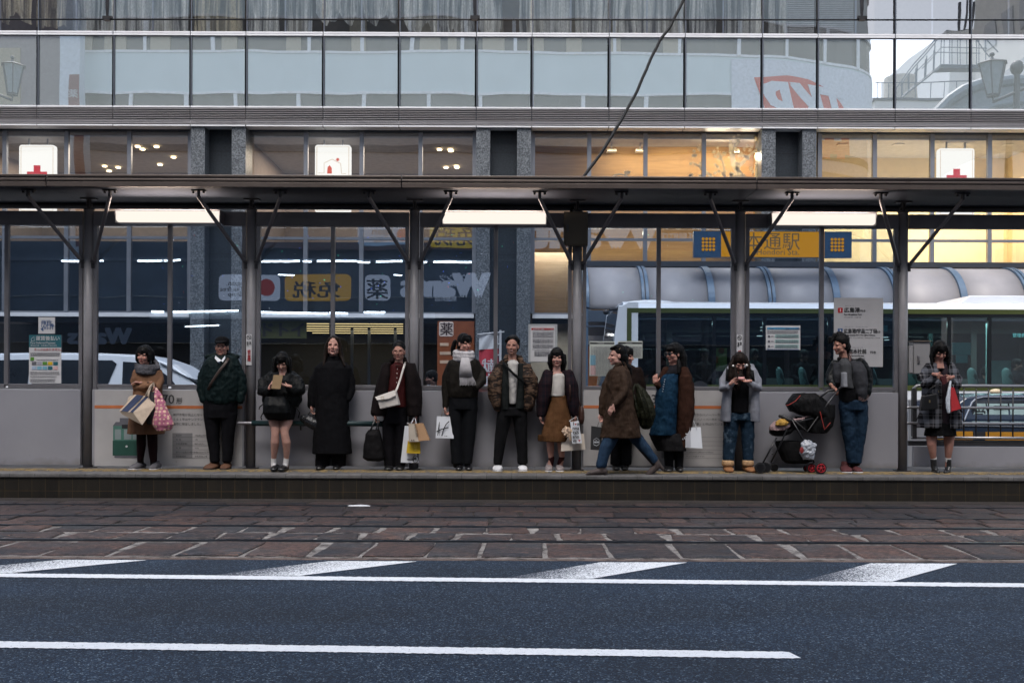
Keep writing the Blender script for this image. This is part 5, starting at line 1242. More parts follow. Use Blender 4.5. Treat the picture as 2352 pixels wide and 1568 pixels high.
pan = M('partition_pale', (.22, .42, .42), .5); MB().box(X_(2268, YU + 1), X_(2322, YU + 1), YU + 1.0, YU + 1.04, 1.0, Z_(823, YU + 1)).build('partition', pan, bus)
m = MB(); m.tube([(X_(2269, YU + 1), YU + 1, .9), (X_(2269, YU + 1), YU + 1, 2.8)], .045, 8); m.build('grab_pole', pan, bus)
m = MB(); m.ell((xu(1507), YU + 1.2, zr), (.64, .8, .10)); m.build('roof_cover', bw, bus, smooth=True)
m = MB(); m.prism([(xu(2225), zr), (xu(2255), zr + .17), (xu(2500), zr + .17), (xu(2520), zr)], YU + .5, YU + 2); m.build('air_conditioner', bw, bus, bevel=.02)
m = MB(); m.tube([(x0 + .24, YU + .2, 2.90), (x0 + .05, YU + .1, 2.88)], .03, 8); m.build('mirror_arm', darkm, bus); m = MB(); m.ell((x0 - .02, YU + .08, 2.83), (.06, .06, .05)); m.build('mirror', darkm, bus)
for wx in (x0 + 2.4, x0 + 8.0): wheel(bus, wx, YU - .01, .48, .28); 
m = MB()
for wx in (xu(1608),): m.tube([(wx, YU - .004, zu(893)), (wx, YU + .05, zu(893))], .17, 20)
m.build('fuel_cap', darkm, bus)
# taxi
YT = 15.6; xt = lambda p: X_(p, YT); zt = lambda p: Z_(p, YT)
navy = M('taxi_navy', (0.016, 0.030, 0.058), .18, 0, .1, 1, spec=.6)
ol = [(xt(1960), .35), (xt(1955), .62), (xt(1975), zt(975)), (xt(2080), zt(962)), (xt(2170), zt(955)), (xt(2196), zt(925)), (xt(2225), zt(905)), (xt(2260), zt(899.5)), (xt(2400), zt(898)), (xt(2520), zt(901)), (xt(2600), zt(925)), (xt(2640), zt(955)), (xt(2740), zt(962)), (xt(2760), .7), (xt(2755), .35)]
taxi = side_car('dark_taxi', 'dark navy taxi with an orange side stripe behind the barrier railing', 'taxi', xt(2300), YT, 1.65, ol, navy, [], [(xt(2110), .31), (xt(2620), .31)])
m = MB(); m.box(xt(1958), xt(2270 - 36), YT - .018, YT + .02, zt(1005), zt(986)); m.box(xt(2263), xt(2750), YT - .018, YT + .02, zt(1006), zt(987)); m.build('orange_stripe', M('taxi_orange', (.48, .22, .02), .35), taxi)
MB().box(xt(2236), xt(2261), YT - .02, YT + .02, zt(1004), zt(987)).build('door_handle', darkm, taxi)
chrome = M('chrome_trim', (.55, .57, .6), .15, .9, .05)
tum = lambda z: YT + max(0, z - .92) * .28
P = lambda px, py, o_=.012: (xt(px), tum(zt(py)) - o_, zt(py))
m = MB(); m.add([P(2222, 968, .006), P(2238, 925, .006), P(2252, 915, .006), P(2368, 914, .006), P(2372, 969, .006)], [(0, 1, 2, 3, 4)]); m.build('rear_window', glass('taxi_glass', .25, (.2, .26, .3), 0, 1) if 0 else cgl, taxi)
m = MB(); m.add([P(2378, 969, .006), P(2376, 914, .006), P(2480, 915, .006), P(2540, 965, .006)], [(0, 1, 2, 3)]); m.build('front_window', cgl, taxi)
m = MB(); m.tube([P(2214, 962), P(2226, 938), P(2236, 920), P(2247, 911), P(2262, 907.5), P(2400, 906.5), P(2480, 909)], .012, 6); m.tube([P(2208, 973), P(2400, 975.5), P(2560, 976)], .009, 6); m.tube([P(2207, 967), P(2214, 962)], .011, 6); m.build('chrome_trim', chrome, taxi)
pp = M('taxi_notice', (.26, .36, .37), .4)
m = MB(); m.add([P(2231, 966, .01), P(2246, 922, .01), P(2267, 922, .01), P(2270, 966, .01)], [(0, 1, 2, 3)]); m.add([P(2274, 966, .01), P(2270, 922, .01), P(2318, 922, .01), P(2318, 966, .01)], [(0, 1, 2, 3)]); m.add([P(2322, 966, .01), P(2322, 922, .01), P(2364, 922, .01), P(2366, 966, .01)], [(0, 1, 2, 3)]); m.build('window_notice', pp, taxi)
m = MB(); m.text('学', xt(2232), YT + .015, zt(962.5), .24, bold=.01, rot=radians(0)); m.text('広島みんなの大学', xt(2284), YT + .02, zt(949), .035, bold=.02)
lines(m, xt(2284), xt(2316), zt(936), zt(925), 3, YT + .02, .5, 3); lines(m, xt(2284), xt(2316), zt(964), zt(955), 3, YT + .02, .5, 4); m.build('notice_lettering', ink, taxi)
m = MB(); m.ell((xt(2330), YT + .6, zt(895)), (.10, .06, .05)); m.build('roof_light', M('taxi_roof_light', (.55, .45, .3), .4), taxi)
MB().box(xt(2085), xt(2125), YT - .9, YT - .88, zt(978), zt(915)) 
o = MB().box(X_(2086, 14.4), X_(2150, 14.4), 14.38, 14.42, 0.0, Z_(914, 14.4)).build('street_notice', white, loc=(X_(2110, 14.4), 14.4, 0))
tag(o, 'white street notice board with blue characters behind the plaid coat woman', 'notice board')
m = MB(); m.text('常翔', X_(2100, 14.4), 14.37, Z_(930, 14.4), .105, bold=.0); m.build('lettering', blue, o)
m = MB(); m.tube([(X_(2102, 14.4), 14.37, Z_(965, 14.4)), (X_(2111, 14.4), 14.37, Z_(943, 14.4))], .007, 6); m.build('black_stroke', ink, o)
# ---------------- people ----------------
def C1(x, y): return (x / 4.0, 735 + y / 4.0)
def C2(x, y): return (574.2 + x / 4.0, 735 + y / 4.0)
def C3(x, y): return (1148.4 + x / 4.0, 735 + y / 4.0)
def C4(x, y): return (1736.4 + x / 3.821, 735 + y / 3.821)
def fuse(mb, name, mat, parent, vox=.008, smooth=3, disp=0.0, dscale=.09, paint=None, tilt=0):
    me = bpy.data.meshes.new('tmp'); me.from_pydata(mb.v, [], mb.f); me.update(); o = bpy.data.objects.new('tmp', me); COL.objects.link(o)
    r = o.modifiers.new('r', 'REMESH'); r.mode = 'VOXEL'; r.voxel_size = vox
    if smooth: s = o.modifiers.new('s', 'SMOOTH'); s.factor = .5; s.iterations = smooth
    if disp:
        pass
        tx = bpy.data.textures.new('fold', 'CLOUDS'); tx.noise_scale = dscale; tx.noise_depth = 2
        d = o.modifiers.new('d', 'DISPLACE'); d.texture = tx; d.strength = disp * .65; d.mid_level = .5; d.texture_coords = 'LOCAL'
    dg = bpy.context.evaluated_depsgraph_get(); m2 = bpy.data.meshes.new_from_object(o.evaluated_get(dg)); bpy.data.objects.remove(o); bpy.data.meshes.remove(me)
    m2.name = name
    for p in m2.polygons: p.use_smooth = True
    if paint:
        ca = m2.color_attributes.new('tone', 'FLOAT_COLOR', 'POINT')
        for i, v in enumerate(m2.vertices): ca.data[i].color = paint(v.co)
    return addmesh(m2, name, parent, mat)
def cloth(name, col, rough=.85, var=.12, fold=.5, weave=260, sheen=.0, pat=None):
    key = 'cloth_' + name
    if key in MATS: return MATS[key]
    k_ = .55 if max(col) < .2 else .8; col = tuple(x * k_ for x in col)
    t = NT(key); c = t.ramp(t.noise(14, 4, .6), [(.3, tuple(x * (1 - var) for x in col)), (.7, tuple(min(1, x * (1 + var)) for x in col))])
    if pat == 'camo':
        a = t.ramp(t.noise(9, 3, .6, (1, 1, 3.2)), [(.46, (0, 0, 0)), (.50, (1, 1, 1))]); c = t.mix(a, c, (.10, .062, .042)); b = t.ramp(t.noise(16, 2, .6, (.8, 1, 3.0)), [(.55, (0, 0, 0)), (.58, (1, 1, 1))]); c = t.mix(b, c, (.012, .010, .010))
    if pat in ('plaid', 'dimplaid'):
        tc = t.n('TexCoord'); sp = t.n('SeparateXYZ'); t.l(tc.outputs['Object'], sp.inputs[0])
        def band(ax, per, wd, off=0):
            f = t.math('FRACT', t.math('MULTIPLY', t.math('ADD', sp.outputs[ax], 10 + off), 1 / per)); return t.math('LESS_THAN', f, wd)
        k = .5 if pat == 'plaid' else .25
        f = t.math('ADD', t.math('MULTIPLY', band('X', .115, .42), k), t.math('MULTIPLY', band('Z', .125, .42), k))
        lc = (.115, .12, .14) if pat == 'plaid' else (.03, .012, .014)
        c = t.mix(f, c, lc)
        g = t.math('ADD', band('X', .115, .06, .03), band('Z', .125, .06, .03)); c = t.mix(t.math('MULTIPLY', g, .35), c, (.25, .24, .26) if pat == 'plaid' else (.05, .012, .015))
    if pat == 'denim':
        f = t.ramp(t.noise(3.5, 4, .6), [(.42, (0, 0, 0)), (.7, (1, 1, 1))]); c = t.mix(t.math('MULTIPLY', f, .55), c, (col[0] * 2 + .006, col[1] * 1.8 + .006, col[2] * 1.6 + .006))
    if pat == 'denim_worn':
        f = t.ramp(t.noise(7, 4, .65), [(.56, (0, 0, 0)), (.64, (1, 1, 1))]); c = t.mix(t.math('MULTIPLY', f, .30), c, (.16, .22, .28))
    if pat == 'dots':
        v = t.n('TexVoronoi', Scale=22.0, Randomness=.35); t.l(t.coord(), v.inputs['Vector']); f = t.math('LESS_THAN', v.outputs['Distance'], .40); c = t.mix(f, c, (.62, .42, .32))
    if pat == 'rib':
        w_ = t.n('TexWave', Scale=22.0, Distortion=.6); w_.bands_direction = 'X'; t.l(t.coord(), w_.inputs['Vector']); c = t.mix(t.math('MULTIPLY', w_.outputs['Fac'], .4), c, tuple(x * .45 for x in col))
    h = t.math('ADD', t.math('MULTIPLY', t.noise(11, 2, .5, (1, 1, .38)), fold * 3), t.math('MULTIPLY', t.noise(weave, 2), .10))
    MATS[key] = t.done(t.pbr(c, rough, 0, t.bump(h, .7, .022), .10, Sheen_Weight=sheen)); return MATS[key]
def skin_mat():
    t = NT('skin'); a = t.n('Attribute', attribute_name='tone'); nz = t.ramp(t.noise(30, 3), [(.3, (.92, .90, .90)), (.7, (1.06, 1.05, 1.05))])
    c = t.mix(1.0, a.outputs['Color'], nz, 'MULTIPLY')
    return t.done(t.pbr(c, .62, 0, None, .2, Subsurface_Weight=.08))
SK = skin_mat()
def hair_mat(name, a, b):
    t = NT(name); n = t.noise(60, 4, .7, (1, 1, .08)); c = t.ramp(n, [(.3, a), (.7, b)]); return t.done(t.pbr(c, .5, 0, t.bump(n, .8, .006), .10))
HB = hair_mat('black_hair', (.003, .003, .0035), (.008, .0075, .0075)); HBr = hair_mat('brown_hair', (.005, .0035, .003), (.018, .011, .008))
shoeb = M('black_leather', (.010, .010, .011), .28, 0, .2, 20); lensm = M('dark_lens', (.006, .006, .008), .12)
rimb = M('spectacle_rim', (.03, .02, .02), .4); goldm = M('gold_metal', (.5, .38, .2), .3, .9)
class Person:
    def __init__(s, label, crop, Y, bx, group='people waiting at the tram stop'):
        s.c = crop; s.Y = Y; b = W(*crop(bx, 1380), Y); s.root = thing('person', label, 'person', (b.x, Y, PZ), group); s.B = MB()
    def p(s, x, y, d=0.0): return W(*s.c(x, y), s.Y + d)
    def u(s, px): return px * s.Y / F / (3.821 if s.c is C4 else 4.0)
    def loft(s, m, secs, seg=20, k=1.0, sq=2.0):
        """horizontal rings traced by their left and right edges: (xl, xr, y, half depth, depth shift)"""
        vs = []
        for q in secs:
            xl, xr, y, ry = q[:4]; d = q[4] if len(q) > 4 else 0; a = s.p(xl, y, d); b = s.p(xr, y, d); c = (a + b) / 2; rx = (b.x - a.x) / 2 * k
            for i in range(seg):
                th = 2 * pi * i / seg; cc, ss = cos(th), sin(th); e = 2 / sq
                vs.append((c.x + rx * math.copysign(abs(cc) ** e, cc), c.y + ry * k * math.copysign(abs(ss) ** e, ss), c.z))
        n = len(secs); fs = []
        if vs[0][2] > vs[-1][2]: pass
        for i in range(n - 1):
            for j in range(seg): j2 = (j + 1) % seg; fs.append((i * seg + j2, i * seg + j, (i + 1) * seg + j, (i + 1) * seg + j2))
        fs.append(tuple(range(seg))); fs.append(tuple(range((n - 1) * seg, n * seg))[::-1]); m.add(vs, fs); return m
    def tube(s, m, pts, round_=True, seg=14):
        """(x, y, d, radius) in crop units and metres"""
        m.tube([s.p(*q[:3]) for q in pts], [q[3] for q in pts], seg, round_=round_); return m
    def head(s, x, y, d=0, yaw=0, pitch=0, roll=0, sc=1.0, tone=(.50, .27, .21), lips=(.38, .10, .09), smile=0, neck=None, female=True, open_=.155):
        c = s.p(x, y, d); R = (Matrix.Rotation(radians(yaw), 3, 'Z') @ Matrix.Rotation(radians(pitch), 3, 'X') @ Matrix.Rotation(radians(roll), 3, 'Y')); sc *= .97; s.hc, s.R, s.sc = c, R, sc; m = s.B
        def E(cx, cy, cz, rx, ry, rz): m.ell(c + R @ (Vector((cx, cy, cz)) * sc), (rx * sc, ry * sc, rz * sc), R, 20, 14)
        E(0, .014, .030, .074, .094, .092); E(0, -.018, -.03, .063, .068, .078); E(0, -.036, -.070, .046, .042, .040); E(0, -.066, -.094, .022, .018, .016)
        for k in (-1, 1): E(k * .034, -.062, -.026, .028, .022, .026); E(k * .075, .010, -.008, .010, .018, .030); E(k * .030, -.072, .022, .026, .014, .010); E(k * .045, -.015, -.062, .018, .035, .028)
        tb = lambda P, r: m.tube([c + R @ (Vector(q) * sc) for q in P], [q * sc for q in r], 10, round_=True)
        tb([(0, -.080, .016), (0, -.094, -.010), (0, -.104, -.028)], [.008, .010, .013]); E(0, -.088, -.033, .018, .010, .009)
        E(0, -.084, -.058, .022, .010, .006); E(0, -.083, -.067, .019, .010, .006)
        n0 = c + R @ (Vector((0, .018, -.06)) * sc); n1 = s.p(*neck) if neck else c + Vector((0, .02, -.16)); m.tube([n0, n0.lerp(n1, .5), n1, n1 + Vector((0, 0, -.05))], [.052, .050, .054, .07], 14)
        tone = tuple(v * .80 for v in tone); s.tone, s.lips = tone, lips; Ri = R.transposed(); hi = c.z + .15; lo = c.z - .15
        s.hands = []; s.low = PZ + .0; ck = c.z - open_
        def paint(co):
            if co.z < ck and co.z > s.low and not any((co - h_).length < .135 for h_ in s.hands): return (.008, .008, .009, 1)
            if not lo < co.z < hi: return (*tone, 1)
            q = Ri @ (co - c) / sc
            if abs(q.x) > .09 or q.y > .03: return (*tone, 1)
            if q.y < -.045:
                for k in (-1, 1):
                    e = ((q.x - k * .031) / .0135) ** 2 + ((q.z - .003) / .0050) ** 2
                    if e < 1: return (.010, .008, .008, 1)
                    if e < 2.2: return (tone[0] * .75, tone[1] * .7, tone[2] * .7, 1)  # shade round the eye, painted into the skin tone
                    if abs(q.x - k * .032) < .019 and abs(q.z - .0235 + abs(q.x - k * .03) * .15) < .0038: return (.06, .04, .035, 1)
                if abs(q.x) < .024 - smile * -.004 and abs(q.z + .0625 - (smile * (q.x / .024) ** 2 * .008)) < .0065:
                    if abs(q.z + .0625 - smile * (q.x / .024) ** 2 * .008) < .0028: return ((.6, .5, .46, 1) if smile > .5 and abs(q.x) < .018 else (.10, .03, .03, 1))
                    return (*lips, 1)
                if ((abs(q.x) - .009) / .005) ** 2 + ((q.z + .041) / .004) ** 2 < 1: return (tone[0] * .35, tone[1] * .3, tone[2] * .3, 1)
                f = max(0, 1 - ((abs(q.x) - .042) / .022) ** 2 - ((q.z + .026) / .02) ** 2) * .08
                return (min(1, tone[0] * (1 + f * .3)), tone[1] * (1 - f * .5), tone[2] * (1 - f * .4), 1)
            return (*tone, 1)
        s.paint = paint
    def hl(s, x, y, z): return s.hc + s.R @ (Vector((x, y, z)) * s.sc)
    def hair(s, locks=(), mat=None, cap=(.083, .100, .098), fringe=.0, back=.022, up=.012, sides=0.0, ears=False):
        m = MB(); R, sc = s.R, s.sc
        m.ell(s.hl(0, back, .036 + up), tuple(v * sc * 1.06 for v in cap), R, 20, 14)
        m.ell(s.hl(0, back + .022, -.005), (.078 * sc, .078 * sc, .085 * sc), R, 18, 12)
        if fringe:
            for k in range(7):
                a = (k - 3) / 3; m.tube([s.hl(a * .045, -.050, .105), s.hl(a * .066, -.082 + abs(a) * .03, .070), s.hl(a * .068, -.089 + abs(a) * .034, .075 - fringe - .006 * (k % 2))], [.022 * sc, .018 * sc, .008 * sc], 8, round_=True)
        if sides:
            for k in (-1, 1):
                for j in range(3): m.tube([s.hl(k * .062, -.03 + j * .03, .085), s.hl(k * .084, -.038 + j * .03, .02), s.hl(k * .084, -.036 + j * .032, -.05), s.hl(k * (.078 + .006 * j), -.030 + j * .035, .02 - sides)], [.022 * sc, .021 * sc, .021 * sc, .013 * sc], 8, round_=True)
        for L in locks: m.tube([s.p(*q[:3]) for q in L], [q[3] for q in L], 8, round_=True)
        return fuse(m, 'hair', mat or HB, s.root, .0065, 2, .012, .025)
    def hand(s, w_, u, n, curl=.6, thumb=1, sc=1.0, spread=.1):
        """palm with five fingers. w_ wrist place, u finger direction, n the way the palm faces, thumb side sign"""
        u = Vector(u).normalized(); n = Vector(n); n = (n - u * n.dot(u)).normalized(); v = u.cross(n) * thumb; m = s.B; sc *= .95
        w_ = Vector(w_); s.hands.append(w_ + u * .06)
        m.obox(w_ + u * .045 * sc, u, v, n, .045 * sc, .036 * sc, .011 * sc)
        m.tube([w_ - u * .03 * sc, w_ + u * .02 * sc], [.025 * sc, .026 * sc], 10, round_=True)
        for k, (L, off) in enumerate(((.068, .029), (.076, .010), (.070, -.010), (.056, -.029))):
            b = w_ + u * (.085 - abs(k - 1) * .004) * sc + v * off * sc; pts = [b - u * .015 * sc]; ang = 0; dv = v * (off * spread * 6)
            for f_ in (.45, .32, .23):
                ang += curl * (.55 + .12 * k); dr = (u + dv * .6) * cos(ang) + n * sin(ang); b2 = b + dr.normalized() * L * f_ * sc; pts += [b]; b = b2
            pts.append(b); m.tube(pts, [.0088 * sc, .0088 * sc, .0080 * sc, .0078 * sc, .0068 * sc], 8, round_=True)
        t0 = w_ + u * .022 * sc + v * .030 * sc; t1 = t0 + (u * .55 + v * .65 + n * .35).normalized() * .034 * sc; t2 = t1 + (u * .8 + v * .10 + n * (.3 + curl * .5)).normalized() * .030 * sc; m.tube([w_ + u * .015 * sc + v * .012 * sc, t0, t1, t2], [.013 * sc, .012 * sc, .0098 * sc, .0075 * sc], 8, round_=True)
    def torso(s, secs, k=.6): s.loft(s.B, secs, 16, k)
    def body(s, low=None):
        if low: s.low = s.p(0, low).z
        return fuse(s.B, 'body', SK, s.root, .0055, 2, paint=s.paint)
    def part(s, name, mat, lofts=(), tubes=(), vox=.009, disp=.018, dscale=.10, smooth=3, sq=2.2, holes=None):
        m = MB()
        for L in lofts: s.loft(m, L, 22, 1.0, sq)
        xc = sum(q[0] + q[1] for L in lofts for q in L) / max(1, 2 * sum(len(L) for L in lofts)) if lofts else 0
        for T in tubes:
            T = list(T)
            if lofts and len(T) >= 4 and max(q[3] for q in T) > .052:
                sg = 1 if T[0][0] < xc else -1; T = [(q[0] + sg * (q[3] / s.u(1)) * (.42 if i < len(T) - 1 else .15), q[1], q[2], q[3] * .88) for i, q in enumerate(T)]
            if len(T) >= 4 and any(q in name for q in ('coat', 'jacket', 'cardigan', 'hoodie')) and T[0][3] > .055: a_ = T[0]; T[0] = (a_[0], a_[1] + 14, a_[2], a_[3] * .84)
            s.tube(m, T)
        return fuse(m, name, mat, s.root, vox, smooth, disp, dscale)
    def shoes(s, spec, mat, name='shoe', sole=None, h=.07):
        """(xl, xr, ybottom, toe shift px)"""
        for q in spec:
            xl, xr, yb = q[:3]; ts = q[3] if len(q) > 3 else 0; xc = (xl + xr) / 2; r = s.u(xr - xl) / 2; m = MB(); base = PZ + .004
            A = s.p(xc, yb - 40, 0); X = lambda dx: A.x + s.u(dx)
            m.tube([(X(-ts * .3), s.Y + .13, base + .040), (X(0), s.Y + .05, base + .045), (X(ts * .5), s.Y - .05, base + .038), (X(ts), s.Y - .12, base + .028)], [(r * .72, .036), (r * .8, .044), (r * .98, .036), (r * .85, .026)], 14, round_=True, flat=(0, 0, 1))
            m.tube([(X(-ts * .1), s.Y + .07, base + .03), (X(-ts * .1), s.Y + .06, base + h + .03)], [r * .8, r * .62], 12)
            o = fuse(m, name, mat, s.root, .006, 2)
            if sole:
                m = MB(); m.tube([(X(-ts * .3), s.Y + .14, base + .008), (X(0), s.Y + .05, base + .008), (X(ts * .5), s.Y - .05, base + .008), (X(ts), s.Y - .13, base + .010)], [(r * .74, .012), (r * .8, .012), (r * 1.02, .012), (r * .88, .012)], 12, round_=True, flat=(0, 0, 1)); m.build('sole', sole, o, smooth=True)
    def glasses(s, mat=rimb, r=.022, lens=None, sq=1.0):
        m = MB()
        for k in (-1, 1):
            P = [s.hl(k * .033 + r * cos(a), -.106, .002 + r * .85 * sin(a)) for a in [i * pi / 8 for i in range(17)]]; m.tube(P, .0026 if not lens else .004, 5, cap=False)
            m.tube([s.hl(k * .055, -.104, .005), s.hl(k * .079, -.06, .006), s.hl(k * .082, .01, .004)], .0022, 5)
        m.tube([s.hl(-.011, -.107, .006), s.hl(.011, -.107, .006)], .0024, 5); o = m.build('glasses', mat, s.root)
        if lens:
            m = MB()
            for k in (-1, 1): m.ell(s.hl(k * .033, -.104, .002), (r, .003, r * .85), s.R, 16, 8)
            m.build('lens', lens, o, smooth=True)
def strap(s, name, pts, wd, mat, th=.004, parent=None):
    """flat strap along (x, y, d) crop points"""
    P = [s.p(*q) for q in pts]; m = MB(); m.tube(P, [(wd / 2, th)] * len(P), 8); return m.build(name, mat, parent or s.root, smooth=True)
def bag_root(s, name, label, x, y, d, cat='bag', group=None): return thing(name, label, cat, s.p(x, y, d), group)
def panel_bag(s, name, label, quad, d, th, mat, cat='bag', handles=None, hm=None, group=None, sidem=None, bulge=.0):
    """paper bag from its four front corners (crop units, top left first, clockwise), with real depth"""
    cx = sum(q[0] for q in quad) / 4; o = bag_root(s, name, label, cx, quad[2][1], d, cat, group); F_ = [s.p(q[0], q[1], d) for q in quad]; m = MB()
    bk = [p + Vector((0, th * (0.35 if i < 2 else 1), 0)) for i, p in enumerate(F_)]; F2 = [p - Vector((0, th * (0.0 if i < 2 else .3), 0)) for i, p in enumerate(F_)]
    vs = F2 + bk; m.add(vs, [(0, 1, 2, 3)[::-1], (4, 5, 6, 7), (3, 2, 6, 7)[::-1], (0, 3, 7, 4), (1, 5, 6, 2)]); m.build('paper_body', mat, o, bevel=.002)
    if handles:
        m = MB()
        for H_ in handles: m.tube([s.p(*q) for q in H_], .0035, 6)
        m.build('handle', hm or mat, o, smooth=True)
    fl = lambda x, y, off=.006: s.p(x, y, d - th * .3 - off)
    return o, fl
paper = M('white_paper', (.60, .62, .66), .6, 0, .04, 5, 30, .1); kraft = M('kraft_paper', (.34, .20, .105), .75, 0, .12, 9, 40, .2); cordm = M('paper_cord', (.25, .20, .16), .8)
def at(m, s_, x, y, fl, h, **k): p = fl(x, y); m.text(s_, p.x, p.y, p.z, h, **k)

# 1 woman in the tan coat
s = Person('standing woman in a tan coat and grey knit scarf with arms folded over several bags', C1, 12.50, 1335)
s.head(1324, 330, -.03, -6, 2, 4, .98, tone=(.50, .27, .215)); s.torso([(1260, 1450, 450, .09), (1240, 1470, 700, .12), (1250, 1450, 900, .12)])
for x, xk in ((1295, 1290), (1400, 1405)): s.tube(s.B, [(x, 900, 0, .07), (x, 1100, 0, .045), (xk, 1330, .04, .035)])
s.hand(s.p(1300, 580, -.15), (-1, -.1, .15), (0, -.3, -1), .5, -1, .9); s.hand(s.p(1400, 590, -.17), (.6, -.3, -.8), (-1, 0, -.2), 1.0, 1, .9)
s.body()
s.hair([[(1262, 300, 0, .02), (1258, 370, .01, .022), (1272, 395, .0, .012)], [(1398, 290, 0, .025), (1408, 350, .02, .02), (1398, 385, .03, .012)]], fringe=.045, sides=.085)
tan = cloth('tan_wool', (.20, .105, .062), .85, .12)
s.part('coat', tan, [[(1290, 1430, 440, .08), (1225, 1482, 470, .11), (1215, 1495, 530, .135), (1228, 1482, 640, .15), (1212, 1492, 780, .16), (1188, 1500, 920, .165), (1170, 1508, 1045, .165)]],
       [[(1240, 480, 0, .06), (1214, 560, -.01, .06), (1232, 622, -.10, .055), (1330, 612, -.17, .05), (1400, 588, -.16, .04)], [(1470, 480, 0, .06), (1488, 560, -.02, .062), (1462, 625, -.10, .055), (1400, 600, -.13, .05), (1310, 588, -.14, .04)]])
m = MB()
for x, y in ((1337, 505), (1358, 571), (1330, 700)): m.ell(s.p(x, y, -.19 if y > 550 else -.13), (.012, .006, .012))
m.build('button', M('coat_button', (.10, .05, .03), .4), s.root)
m = MB(); scm = cloth('grey_knit', (.11, .11, .125), .95, .45, .9, 120)
for k, (yy, dd, r) in enumerate(((418, -.01, .032), (442, -.04, .040), (470, -.05, .036))):
    P = []
    for i in range(17): a = i * pi / 8; P.append(s.p(1347 + 92 * cos(a) * (1 - .08 * k), yy + 14 * sin(a + .5), dd + .0) + Vector((0, -.085 * sin(a), 0)))
    m.tube(P, r, 10)
m.tube([s.p(1415, 370, .05), s.p(1440, 395, .02), s.p(1450, 440, -.03)], .028, 10, round_=True)
fuse(m, 'scarf', scm, s.root, .007, 1, .02, .02)
s.part('trousers', cloth('maroon_black', (.022, .010, .012)), [[(1255, 1338, 1000, .075), (1258, 1335, 1150, .068), (1262, 1312, 1300, .05, .03)], [(1348, 1442, 1000, .075), (1358, 1442, 1150, .068), (1380, 1438, 1300, .05, .03)]], disp=.012)
s.shoes([(1218, 1318, 1375, -18), (1385, 1464, 1375, 8)], M('grey_suede', (.10, .095, .105), .8, 0, .2, 20), sole=M('white_sole', (.5, .5, .52), .6))
# her bags
o = bag_root(s, 'tote_bag', 'large canvas tote bag with navy and white stripes hanging from the folded arms', 1290, 960, -.3, group=None)
m = MB(); cvm = M('canvas_cream', (.44, .35, .27), .85, 0, .12, 14, 60, .3); A = [s.p(x, y, d) for x, y, d in ((1097, 832, -.36), (1232, 680, -.24), (1340, 690, -.24), (1425, 790, -.28), (1305, 965, -.40), (1225, 915, -.46))]
B_ = [p + Vector((.01, .13, .02)) for p in A]
# front stripe face and end face meet along one edge
E1 = s.p(1222, 850, -.44); tp = [s.p(1097, 832, -.36), s.p(1240, 682, -.26), s.p(1368, 705, -.26), E1]; lowc = s.p(1305, 965, -.44)
m.add([tp[0], tp[1], tp[2], E1, s.p(1112, 860, -.36), lowc, s.p(1428, 782, -.30), s.p(1180, 700, -.16), s.p(1400, 740, -.16), s.p(1300, 940, -.24), s.p(1130, 850, -.22)],
      [(0, 3, 2, 1), (3, 5, 6, 2), (0, 4, 5, 3), (1, 2, 6, 8, 7), (7, 8, 9, 10), (4, 10, 9, 5), (5, 9, 8, 6), (0, 1, 7, 10, 4)])
m.build('canvas_body', cvm, o, bevel=.004)
nv = M('navy_canvas', (.012, .022, .06), .8, 0, .2, 14); L_ = lambda a, b, t_: a.lerp(b, t_)
def band(t0, t1, mt, nm):
    v = [L_(tp[0], E1, t0), L_(tp[0], E1, t1), L_(tp[1], tp[2], t1), L_(tp[1], tp[2], t0)]; n_ = Vector((0, -.004, .002)); MB().add([q + n_ for q in v], [(0, 1, 2, 3)]).build(nm, mt, o)
band(.12, .34 + .28, nv, 'navy_band'); band(.76, .97, nv, 'navy_band')
for H_ in ([(1335, 700, -.28), (1385, 600, -.24), (1405, 575, -.22), (1412, 640, -.2), (1405, 740, -.26)], [(1360, 700, -.3), (1368, 650, -.26), (1392, 600, -.22)]): strap(s, 'handle', H_, .026, cvm, .004, o)
o = bag_root(s, 'fabric_bag', 'dark grey fabric bag squeezed between the striped tote and the pink bag', 1390, 950, -.25); m = MB(); s.loft(m, [(1375, 1425, 660, .02, -.24), (1360, 1445, 760, .05, -.24), (1335, 1452, 880, .07, -.24), (1350, 1430, 955, .05, -.24)]); ob = fuse(m, 'cloth_body', cloth('dark_grey_felt', (.06, .06, .065)), o, .009, 2, .02)
o = bag_root(s, 'shopping_bag', 'pink shopping bag with pale round spots hanging from the folded arms', 1490, 1015, -.25); m = MB(); s.loft(m, [(1425, 1500, 740, .03, -.28), (1425, 1540, 820, .06, -.28), (1405, 1580, 900, .08, -.28), (1395, 1598, 960, .085, -.28), (1440, 1560, 1015, .07, -.28)])
s.tube(m, [(1440, 760, -.28, .03), (1430, 700, -.26, .022), (1428, 630, -.22, .014)]); s.tube(m, [(1500, 770, -.28, .03), (1470, 690, -.26, .022), (1432, 625, -.22, .014)])
fuse(m, 'plastic_body', cloth('pink_spots', (.46, .16, .24), .5, .15, .8, pat='dots'), o, .008, 2, .025, .05)

